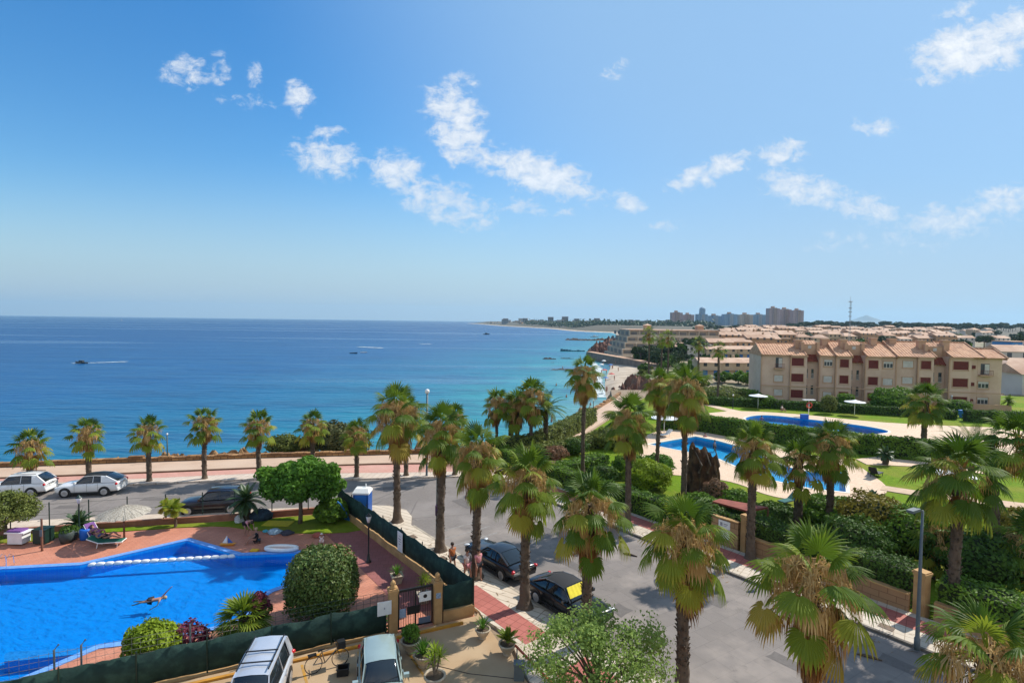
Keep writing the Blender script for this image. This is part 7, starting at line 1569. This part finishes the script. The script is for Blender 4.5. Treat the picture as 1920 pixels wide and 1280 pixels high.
for px in (1, 16):
    q = G(px, 1064.5); o = MB().tube([q + Vector((0, .35, .0)), q + Vector((0, .3, .6)), q + Vector((0, .1, .75)), q + Vector((0, -.12, .6)), q + Vector((0, -.16, -.9))], .022, 7).build('handrail', cr, ld)
for z in (-.25, -.5, -.75): q, p = G(1, 1064.5), G(16, 1064.5); MB().bar((q.x, q.y - .16, z), (p.x, p.y - .16, z), .08, .03).build('step', cr, ld)
def lounger(label, P, rz, m_f, m_c, back=.55, group=None, name='sun_lounger'):
    r_ = thing(name, label, 'sun lounger', tuple(P), rz, group); f = MB(); f.tube([(-.95, -.3, .3), (.3, -.3, .3), (.95, -.3, .3 + back)], .03, 6); f.tube([(-.95, .3, .3), (.3, .3, .3), (.95, .3, .3 + back)], .03, 6); f.tube([(-.95, -.3, .3), (-.95, .3, .3)], .03, 6); f.build('frame', m_f, None).parent = r_
    MB().add([(-.93, -.28, .31), (.3, -.28, .31), (.92, -.28, .31 + back), (-.93, .28, .31), (.3, .28, .31), (.92, .28, .31 + back), (-.93, -.28, .35), (.3, -.28, .35), (.92, -.28, .35 + back), (-.93, .28, .35), (.3, .28, .35), (.92, .28, .35 + back)], [(6, 7, 10, 9), (7, 8, 11, 10), (0, 3, 4, 1), (1, 4, 5, 2), (0, 1, 7, 6), (1, 2, 8, 7), (3, 9, 10, 4), (4, 10, 11, 5), (0, 6, 9, 3), (2, 5, 11, 8)]).build('bed', m_c, None).parent = r_
    for x in (-.75, .35):
        for y in (-.3, .3): MB().tube([(x, y, .3), (x + .05, y, 0)], .025, 6).build('leg', m_f, None).parent = r_
    return r_
lounger('white sun lounger with a green bed nearest the pool, empty', G(200, 1023, .03), 3.35, m_plast_w, mat('green_canvas', (.01, .12, .08), None, 1, .8), .3)
lounger('purple draped sun lounger with a person lying on it', G(183, 1012, .03), 2.7, m_plast_w, mat('purple_towel', (.14, .06, .22), (.20, .08, .26), 6, .9), .6)
lounger('dark sun lounger on the round paved terrace of the garden pool', G(1642, 893, .09), -2.5, m_black, m_trimb, .7)
lounger('dark sun lounger folded beside the middle path', G(1636, 888, .09), -2.2, m_black, m_trimb, .5)
lounger('green sun lounger on the lawn below the garden pool', G(1478, 944, .06), .5, m_dark_metal, mat('teal_canvas', (.01, .10, .09), None, 1, .8), .4)
lounger('white lounger under the parasol above the near garden pool', G(1248, 818, .09), .6, m_plast_w, m_plast_w, .5)
# beach gear and toys by the lawn
def flatthing(name, label, cat, P, pts, h, m_, rz=0): o = MB().slab(pts, 0, h, bottom=True).build(name, m_, None); o.location = P; o.rotation_euler = (0, 0, rz); return tag(o, label, cat)
flatthing('beach_mat', 'yellow beach mat spread on the grass under the round tree', 'mat', G(521, 981, .075), [(-.95, -.45), (.9, -.5), (.98, .4), (-.88, .5)], .03, mat('yellow_fabric', (.55, .46, .02), (.45, .36, .02), 6, .9))
o = flatthing('inflatable_board', 'blue board leaning against the far end of the green fence', 'board', S(-16.3, -2.95, .1), [(-.28, -.8), (.28, -.8), (.34, 0), (.2, .8), (0, 1.0), (-.2, .8), (-.34, 0)], .07, mat('bright_blue_board', A(60, 140, 210, .8), A(40, 110, 180, .8), 5, .5)); o.rotation_euler = (R(62), 0, SANG + PI + .3); o.location.z = .75
bg_ = thing('folded_tent', 'dark blue folded tent bag on the grass under the tree', 'bag', tuple(G(490, 972, .07))); mb = MB().lathe([(.05, 0), (.55, .02), (.6, .3), (.35, .62), (.05, .68)], n=12, sx=1.4); mb.build('bag_body', mat('navy_canvas', (.02, .03, .05), (.03, .06, .09), 4, .9), None, True).parent = bg_; MB().tube([(-.3, 0, .62), (0, 0, .85), (.3, 0, .62)], .02, 5).build('handle', m_black, None).parent = bg_
tb = thing('toy_boat', 'orange toy boat with white and blue sails on the pool terrace', 'toy boat', tuple(G(426, 1022, .03)), .1); MB().add([(-.42, -.14, .12), (.42, -.12, .12), (.55, 0, .14), (.42, .12, .12), (-.42, .14, .12), (-.32, -.08, 0), (.36, -.06, 0), (.36, .06, 0), (-.32, .08, 0)], [(0, 1, 2, 3, 4), (0, 5, 6, 1), (1, 6, 2), (2, 6, 7), (2, 7, 3), (3, 7, 8, 4), (4, 8, 5, 0)]).build('hull', mat('toy_orange', (.75, .30, .03), None, 1, .5), None).parent = tb
MB().add([(0, 0, .14), (0, 0, .62), (-.3, .02, .16), (0, .03, .14), (0, .03, .62), (-.3, .05, .16)], [(0, 1, 2), (5, 4, 3), (0, 2, 5, 3), (1, 4, 5, 2), (0, 3, 4, 1)]).build('sail', m_plast_w, None).parent = tb; MB().add([(.04, 0, .14), (.04, 0, .5), (.32, .02, .16), (.04, .03, .14), (.04, .03, .5), (.32, .05, .16)], [(0, 2, 1), (5, 3, 4), (0, 3, 5, 2), (1, 2, 5, 4), (0, 1, 4, 3)]).build('sail', mat('toy_blue', (.05, .12, .4), None, 1, .5), None).parent = tb
o = flatthing('swim_float', 'small yellow swim float near the pool corner', 'float', G(477, 1032, .03), [(-.22, -.15), (.22, -.15), (.25, .12), (-.2, .16)], .07, mat('toy_yellow', (.8, .45, .02), None, 1, .5))
pb = thing('inflatable_ring', 'white inflatable boat lying at the pool edge', 'inflatable', tuple(G(528, 1031, .04))); L_ = MB(); L_.tube([(math.cos(t) * .95, math.sin(t) * .32, .13) for t in np.linspace(0, 2 * PI, 29)], .12, 8, False); L_.build('tube', m_plast_w, None, True).parent = pb; MB().lathe([(.02, .03), (.8, .04), (.78, .07)], n=18, sy=.3).build('floor', mat('pink_vinyl', A(226, 180, 170, .8), None, 1, .5), None).parent = pb
cw = thing('towel_cart', 'white table with folded towels and purple cloth at the left end of the terrace', 'table', tuple(G(36, 1019, .03))); MB().box(-.45, .45, -.3, .3, .1, .75).build('cabinet', m_plast_w, None).parent = cw; MB().box(-.6, .6, -.36, .36, .75, .82).build('table_top', m_plast_w, None).parent = cw; MB().box(-.5, .35, -.28, .28, .82, .92).build('towels', mat('purple_towel', (.14, .06, .22)), None).parent = cw
bn = thing('waste_container', 'dark green waste container behind the shower post', 'bin', tuple(G(82, 1016, .05))); MB().box(-.38, .38, -.35, .35, .05, .85).build('bin_body', m_dark_metal, None).parent = bn; MB().box(-.42, .42, -.38, .38, .85, .92).build('lid', m_dark_metal, None).parent = bn
sp_ = thing('shower_post', 'brown shower post standing on the pool terrace near the left edge', 'shower', tuple(G(79, 1032, .03))); tube_part(sp_, 'post', [(.07, 0), (.06, .1), (.055, 1.9), (.06, 1.95)], m_wood); MB().tube([(0, 0, 1.85), (0, -.25, 1.9)], .02, 6).build('shower_arm', m_steel, None).parent = sp_; MB().box(-.08, .08, -.08, -.055, .9, 1.3).build('tap_plate', m_steel, None).parent = sp_
bt = thing('water_drum', 'bright blue drum beside the purple lounger', 'drum', tuple(G(160, 1010, .05))); tube_part(bt, 'drum_body', [(.28, 0), (.3, .1), (.3, .6), (.26, .66)], mat('drum_blue', A(30, 110, 210, .8), None, 1, .5)); MB().lathe([(.1, .66), (.1, .70)], n=10).build('lid', m_black, None).parent = bt
# beach parasol closed, kayaks etc. on terrace: pile of cloth
for px, py, s_, c, lab, nm in ((515, 998, .5, (.35, .5, .6), 'heap of pale blue towels at the edge of the grass', 'towel_heap'), (538, 1000, .45, (.06, .06, .08), 'dark rucksack lying right of the pale blue towels', 'rucksack'), (498, 996, .22, (.1, .5, .6), 'small turquoise and white ball bag beside the seated child', 'beach_bag'), (448, 978, .33, (.6, .6, .6), 'grey ball under the cycad', 'grey_ball'), (596, 1004, .4, (.45, .12, .08), 'red toy heap beside the child in the white hat', 'red_toys')):
    P_ = G(px, py, .06); rg_ = np.random.default_rng(px); mb = MB(); nn = 10
    for i in range(6):
        ph = PI / 2 * i / 5
        for k in range(nn): t = 2 * PI * k / nn; r_ = s_ * math.cos(ph) * (1 + .22 * math.sin(3 * t + i)) + .01; mb.v.append((r_ * math.cos(t), r_ * .7 * math.sin(t), s_ * (.55 if 'ball' not in nm else 1.5) * math.sin(ph)))
    mb.f = [(i * nn + k, i * nn + (k + 1) % nn, (i + 1) * nn + (k + 1) % nn, (i + 1) * nn + k) for i in range(5) for k in range(nn)]; o = mb.build(nm, mat(nm + '_cloth', c, tuple(x * .6 for x in c), 9, .9), None, True); o.location = P_; tag(o, lab, nm.replace('_', ' '))

# --- people
skin = mat('skin', (.40, .21, .145), (.34, .175, .12), 6, .6); hairm = mat('dark_hair', (.03, .02, .015), (.05, .03, .02), 20, .7)
def skin_mesh(name, pts, edges, rad, m_, root=0, sub=1):
    me = bpy.data.meshes.new(name); me.from_pydata(pts, edges, []); me.materials.append(m_); o = bpy.data.objects.new(name, me); col.objects.link(o); md = o.modifiers.new('skin', 'SKIN'); md.use_smooth_shade = True
    if not me.skin_vertices: o.data.attributes
    for i, v in enumerate(o.data.skin_vertices[0].data): v.radius = (rad[i], rad[i] * (.72 if i in (0, 1, 2) and len(pts) > 12 else 1)); v.use_root = (i == root)
    s_ = o.modifiers.new('sub', 'SUBSURF'); s_.levels = s_.render_levels = sub; return o
def person(label, P, rz, J, top=None, bottom=None, hair=hairm, hat=None, sc=1.0, topm=None, dress=False, name='person', group=None):
    """J: joint dict pelvis, chest, neck, head, and per side (l/r) shoulder elbow wrist hip knee ankle toe"""
    r_ = thing(name, label, 'person', tuple(P), rz, group); order = ['pelvis', 'belly', 'chest', 'neck', 'head']; pts = []; idx = {}; rad = []; ed = []
    def add(n, p, r, par=None): idx[n] = len(pts); pts.append(tuple(p)); rad.append(r); (ed.append((idx[par], idx[n])) if par else None)
    V_ = {k: Vector(v) for k, v in J.items()}
    add('pelvis', V_['pelvis'], .135); add('belly', (V_['pelvis'] + V_['chest']) / 2, .115, 'pelvis'); add('chest', V_['chest'], .135, 'belly'); add('neck', V_['neck'], .055, 'chest')
    add('chin', V_['neck'] + (V_['head'] - V_['neck']) * .45, .06, 'neck'); add('head', V_['head'], .092, 'chin'); add('crown', V_['head'] + (V_['head'] - V_['neck']).normalized() * .07, .075, 'head')
    for s_ in 'lr':
        add(s_ + 'sh', V_[s_ + 'sh'], .055, 'chest'); add(s_ + 'ua', (V_[s_ + 'sh'] + V_[s_ + 'el']) / 2, .045, s_ + 'sh'); add(s_ + 'el', V_[s_ + 'el'], .037, s_ + 'ua'); add(s_ + 'wr', V_[s_ + 'wr'], .026, s_ + 'el')
        d = (V_[s_ + 'wr'] - V_[s_ + 'el']).normalized(); side = d.cross(Vector((0, 0, 1))); side = side.normalized() if side.length > .1 else Vector((1, 0, 0)); add(s_ + 'palm', V_[s_ + 'wr'] + d * .07, .032, s_ + 'wr')
        for k, (o_, ln_) in enumerate(((-.028, .075), (-.009, .085), (.010, .08), (.028, .065))): add(f'{s_}f{k}', V_[s_ + 'wr'] + d * (.08 + ln_) + side * o_ * 1.5 + Vector((0, 0, -.012)), .008, s_ + 'palm')
        add(s_ + 'th', V_[s_ + 'wr'] + d * .085 - side * .06, .009, s_ + 'palm')
        add(s_ + 'hp', V_[s_ + 'hp'], .088, 'pelvis'); add(s_ + 'tm', (V_[s_ + 'hp'] + V_[s_ + 'kn']) / 2, .075, s_ + 'hp'); add(s_ + 'kn', V_[s_ + 'kn'], .052, s_ + 'tm'); add(s_ + 'ca', (V_[s_ + 'kn'] * .65 + V_[s_ + 'an'] * .35), .052, s_ + 'kn'); add(s_ + 'an', V_[s_ + 'an'], .034, s_ + 'ca'); add(s_ + 'to', V_[s_ + 'to'], .03, s_ + 'an')
    b_ = skin_mesh('body', pts, ed, rad, skin); b_.parent = r_
    def cloth(nm, keys, grow, m_):
        p = [tuple(pts[idx[k]]) for k in keys]; e = []; 
        for i, k in enumerate(keys):
            for (a, b) in ed:
                if a in [idx[q] for q in keys] and b == idx[k]: e.append(([idx[q] for q in keys].index(a), i))
        o = skin_mesh(nm, p, e, [rad[idx[k]] * grow + .008 for k in keys], m_); o.parent = r_
    if top: cloth(topm or 'shirt', ['chest', 'belly', 'pelvis', 'lsh', 'rsh', 'lua', 'rua'] if 'sleeve' in top else ['chest', 'belly', 'lsh', 'rsh'], 1.16, top['m'])
    if bottom: cloth('shorts', ['pelvis', 'lhp', 'rhp', 'ltm', 'rtm'] if bottom.get('long') else ['pelvis', 'lhp', 'rhp'], 1.15, bottom['m'])
    if dress: pass
    H_ = V_['head']; up_ = (V_['head'] - V_['neck']).normalized(); fw = Vector(J.get('face', (0, -1, 0)))
    o = MB().lathe([(.02, -.04), (.095, -.03), (.108, .03), (.088, .095), (.03, .128)], n=14).build('hair' if hat is None else 'hat', hair if hat is None else hat, None, True); o.parent = r_; o.location = H_ + up_ * .01 - fw * .025; o.rotation_euler = up_.to_track_quat('Z', 'Y').to_euler()
    if hat is not None: b2 = MB().lathe([(.09, .0), (.17, -.01), (.17, .005), (.09, .02)], n=14).build('brim', hat, None, True); b2.parent = o
    fc = MB(); q = fw.to_track_quat('-Y', 'Z').to_matrix().to_4x4(); q = Matrix.Translation(H_) @ q
    fc.box(-.012, .012, -.115, -.08, -.03, .01, q); fc.build('nose', skin, None).parent = r_
    ey = MB(); [ey.box(x - .011, x + .011, -.098, -.085, .008, .02, q) for x in (-.032, .032)]; ey.build('eyes', hairm, None).parent = r_; MB().box(-.022, .022, -.096, -.084, -.058, -.048, q).build('mouth', mat('lips', (.35, .10, .09), None, 1, .6), None).parent = r_
    for sg in (-1, 1): MB().box(sg * .088 - .01, sg * .088 + .01, -.02, .015, -.03, .03, q).build('ear', skin, None).parent = r_
    r_.scale = (sc,) * 3; return r_
def stand(lean=0, stride=.15, arms=.1):
    return dict(pelvis=(0, 0, .93), chest=(0, -lean * .5, 1.32), neck=(0, -lean * .7, 1.47), head=(0, -lean * .8 - .02, 1.62), lsh=(.19, -lean * .6, 1.38), rsh=(-.19, -lean * .6, 1.38), lel=(.27, .05 + arms, 1.12), rel=(-.27, -arms, 1.12), lwr=(.27, -.05 + arms, .90), rwr=(-.27, -arms - .12, .92),
                lhp=(.1, 0, .88), rhp=(-.1, 0, .88), lkn=(.1, -stride, .50), rkn=(-.1, stride * .3, .48), lan=(.1, -stride, .09), ran=(-.1, stride, .1), lto=(.1, -stride - .14, .03), rto=(-.1, stride - .13, .03))
orange = mat('orange_cloth', (.55, .18, .05), (.40, .12, .04), 8, .9); whitec = mat('white_cloth', (.75, .70, .66), (.62, .50, .46), 9, .9); pinkc = mat('pink_cloth', (.62, .26, .28), (.50, .2, .22), 8, .9); blackc = mat('black_cloth', (.02, .02, .025), None, 1, .9); purple = mat('purple_cloth', (.22, .07, .20), (.35, .10, .24), 12, .9)
P = S(-5.2, -1.0, .13); person('person in an orange top walking on the pavement behind the green fence', P, SANG - PI / 2 + PI, stand(), dict(m=orange, sleeve=1), dict(m=blackc), sc=.98)
P = S(-3.9, -.9, .13); person('person in a white dress and pink wrap walking beside the street palm', P, SANG - PI / 2 + PI + .2, stand(stride=.2), dict(m=whitec, sleeve=1), dict(m=pinkc, long=1), sc=1.02)
P = S(-3.6, -.35, .13); person('person in a pale top half hidden behind the white dressed walker', P, SANG - PI / 2 + PI, stand(stride=.1), dict(m=pinkc, sleeve=1), dict(m=blackc), sc=1.0)
bend = dict(pelvis=(0, .15, .80), chest=(0, -.18, 1.0), neck=(0, -.33, 1.02), head=(0, -.47, .98), lsh=(.17, -.22, 1.0), rsh=(-.17, -.22, 1.0), lel=(.2, -.35, .76), rel=(-.2, -.35, .76), lwr=(.12, -.5, .60), rwr=(-.12, -.5, .60), lhp=(.1, .15, .78), rhp=(-.1, .15, .78), lkn=(.11, .02, .44), rkn=(-.11, .02, .44), lan=(.11, .12, .09), ran=(-.11, .12, .09), lto=(.11, -.02, .03), rto=(-.11, -.02, .03), face=(0, -.6, -.8))
person('person in a pink top and black shorts bending over on the pool terrace', G(464, 1004, .03), R(60), bend, dict(m=pinkc, sleeve=1), dict(m=blackc, long=1))
sit = dict(pelvis=(0, .1, .30), chest=(0, .12, .68), neck=(0, .1, .82), head=(0, .07, .97), lsh=(.17, .11, .74), rsh=(-.17, .11, .74), lel=(.22, -.05, .52), rel=(-.22, -.05, .52), lwr=(.12, -.26, .45), rwr=(-.12, -.26, .45), lhp=(.1, .05, .28), rhp=(-.1, .05, .28), lkn=(.14, -.35, .42), rkn=(-.14, -.35, .42), lan=(.12, -.5, .08), ran=(-.12, -.5, .08), lto=(.12, -.64, .04), rto=(-.12, -.64, .04))
person('person in dark clothes sitting low in front of the bending person', G(478, 1018, .03), R(-70), sit, dict(m=blackc, sleeve=1), dict(m=blackc), hair=mat('blond_hair', (.4, .28, .14), None, 1, .8), sc=.92)
st_ = thing('low_stool', 'low black stool under the sitting person', 'stool', tuple(G(479, 1017, .03)), R(-70)); MB().box(-.2, .2, -.05, .3, .14, .19).build('seat', m_black, None).parent = st_
for x in (-.17, .17):
    for y in (-.02, .27): MB().box(x - .02, x + .02, y - .02, y + .02, 0, .139).build('leg', m_black, None).parent = st_
person('small child in a white hat crouching by the topiary', G(603, 1018, .03), R(200), sit, dict(m=whitec, sleeve=1), dict(m=whitec), hat=whitec, sc=.62)
lie = dict(pelvis=(0, 0, .48), chest=(0, .36, .60), neck=(0, .49, .70), head=(0, .60, .78), lsh=(.18, .40, .63), rsh=(-.18, .40, .63), lel=(.26, .2, .5), rel=(-.3, .25, .56), lwr=(.16, 0, .56), rwr=(-.2, .05, .62), lhp=(.1, -.02, .46), rhp=(-.1, -.02, .46), lkn=(.12, -.42, .74), rkn=(-.12, -.44, .58), lan=(.12, -.72, .46), ran=(-.12, -.86, .44), lto=(.12, -.84, .50), rto=(-.12, -.92, .54), face=(0, -.5, .8))
P = G(183, 1012, .03); person('person in purple lying on the draped lounger with one knee raised', P, 2.7 - PI / 2, lie, dict(m=purple), dict(m=purple))
rec = dict(lie); P = G(202, 1020, .03); person('sunbather with bare legs stretched on the white lounger', P + Vector((-.25, .12, 0)), 3.35 - PI / 2, {k: ((v[0], v[1], v[2] - .06) if k != 'face' else v) for k, v in lie.items()}, dict(m=mat('blue_cloth', (.08, .10, .25), None, 1, .9)), dict(m=blackc))
swim = dict(pelvis=(0, 0, -.16), chest=(0, -.42, -.12), neck=(0, -.55, -.10), head=(0, -.70, -.08), lsh=(.19, -.48, -.13), rsh=(-.19, -.48, -.13), lel=(.30, -.70, .14), rel=(-.42, -.45, -.3), lwr=(.26, -.92, .36), rwr=(-.5, -.22, -.4), lhp=(.1, .05, -.17), rhp=(-.1, .05, -.17), lkn=(.11, .45, -.22), rkn=(-.12, .46, -.16), lan=(.12, .86, -.18), ran=(-.14, .86, -.26), lto=(.12, 1.0, -.2), rto=(-.14, 1.0, -.28), face=(0, -.7, -.6))
person('swimmer with one arm raised out of the water in the middle of the blue pool', G(284, 1120, -.0), PI / 2 + .25, swim, None, dict(m=blackc), hair=mat('blond_hair', (.4, .28, .14)), sc=.85)
for i, (px, py, lab) in enumerate(((1322, 822, 'bather standing at the far rim of the near garden pool'), (1340, 836, 'bather at the water in the middle of the near garden pool'), (1428, 788, 'bather in the left part of the upper pool'), (1571, 797, 'bather near the right end of the upper pool'))):
    J = {k: ((v[0], v[1], v[2] - 1.0) if k != 'face' else v) for k, v in stand().items()}; person(lab, G(px, py, -.15), i * 1.3, J, dict(m=whitec if i % 2 else purple), dict(m=blackc))
person('person sitting under the white parasol above the near garden pool', G(1236, 817, .09), R(20), sit, dict(m=pinkc, sleeve=1), dict(m=blackc))
person('person sitting on the lawn behind the lifebuoy post', G(1467, 771, .05), R(30), sit, dict(m=whitec, sleeve=1), dict(m=pinkc))
# bathers in the sea and on the beach
for i, (px, py) in enumerate(((1035, 784), (951, 788), (962, 797), (1034, 791), (1050, 798), (1107, 760), (1094, 770), (1062, 745), (1043, 723), (1105, 768), (1055, 690), (1090, 700))):
    q = G(px, py, SEA_Z); r_ = thing('bather', 'tiny bather standing in the shallow sea off the beach', 'person', tuple(q), 0, 'bathers in the sea'); MB().lathe([(.02, -.5), (.16, -.4), (.2, .1), (.22, .5), (.07, .62), (.11, .75), (.02, .95)], n=8).build('body', skin, None, True).parent = r_
g_ = np.random.default_rng(21)
for i in range(30):
    Y = g_.uniform(150, 290); x0 = np.interp(Y, [143, 153, 177, 247, 298], [24.3, 25.4, 28.7, 40, 42]); x = x0 + g_.uniform(1.5, 3 + (Y - 140) * .12); z = TZ(x, Y)
    if i % 3 == 0:
        r_ = thing('beach_umbrella', 'small beach umbrella on the pale sand beyond the slender palm', 'parasol', (x, Y, z), 0, 'beach umbrellas on the sand'); MB().lathe([(.03, 0), (.03, 1.9)], n=5).build('pole', m_plast_w, None).parent = r_; MB().lathe([(1.2, 1.6), (.6, 1.9), (.03, 2.1)], n=9).build('canopy', [mat('umb_blue', (.05, .16, .4), None, 1, .8), mat('umb_red', (.5, .1, .08), None, 1, .8), m_plast_w][i // 3 % 3], None).parent = r_
    else:
        r_ = thing('beachgoer', 'tiny beachgoer standing on the pale sand beyond the slender palm', 'person', (x, Y, z), 0, 'people on the beach'); MB().lathe([(.05, 0), (.14, .5), (.17, .9), (.22, 1.35), (.06, 1.45), (.11, 1.6), (.02, 1.75)], n=8).build('body', skin, None, True).parent = r_
# ---------------------------------------------------------------- haze
hz = MB().box(-16500, 16500, -400, 16500, -11, 420); Mh = bpy.data.materials.new('sea_haze'); Mh.use_nodes = True; t = NT(Mh.node_tree); t.n.clear()
pv = t.add('ShaderNodeVolumePrincipled', {'Color': (.50, .78, 1, 1), 'Density': HAZE_D, 'Anisotropy': .2}); t.l.new(pv.outputs[0], t.add('ShaderNodeOutputMaterial').inputs['Volume'])
if HAZE_D > 0: tag(hz.build('haze', Mh), 'thin pale summer haze over the sea and the far coast', 'haze', kind='stuff')
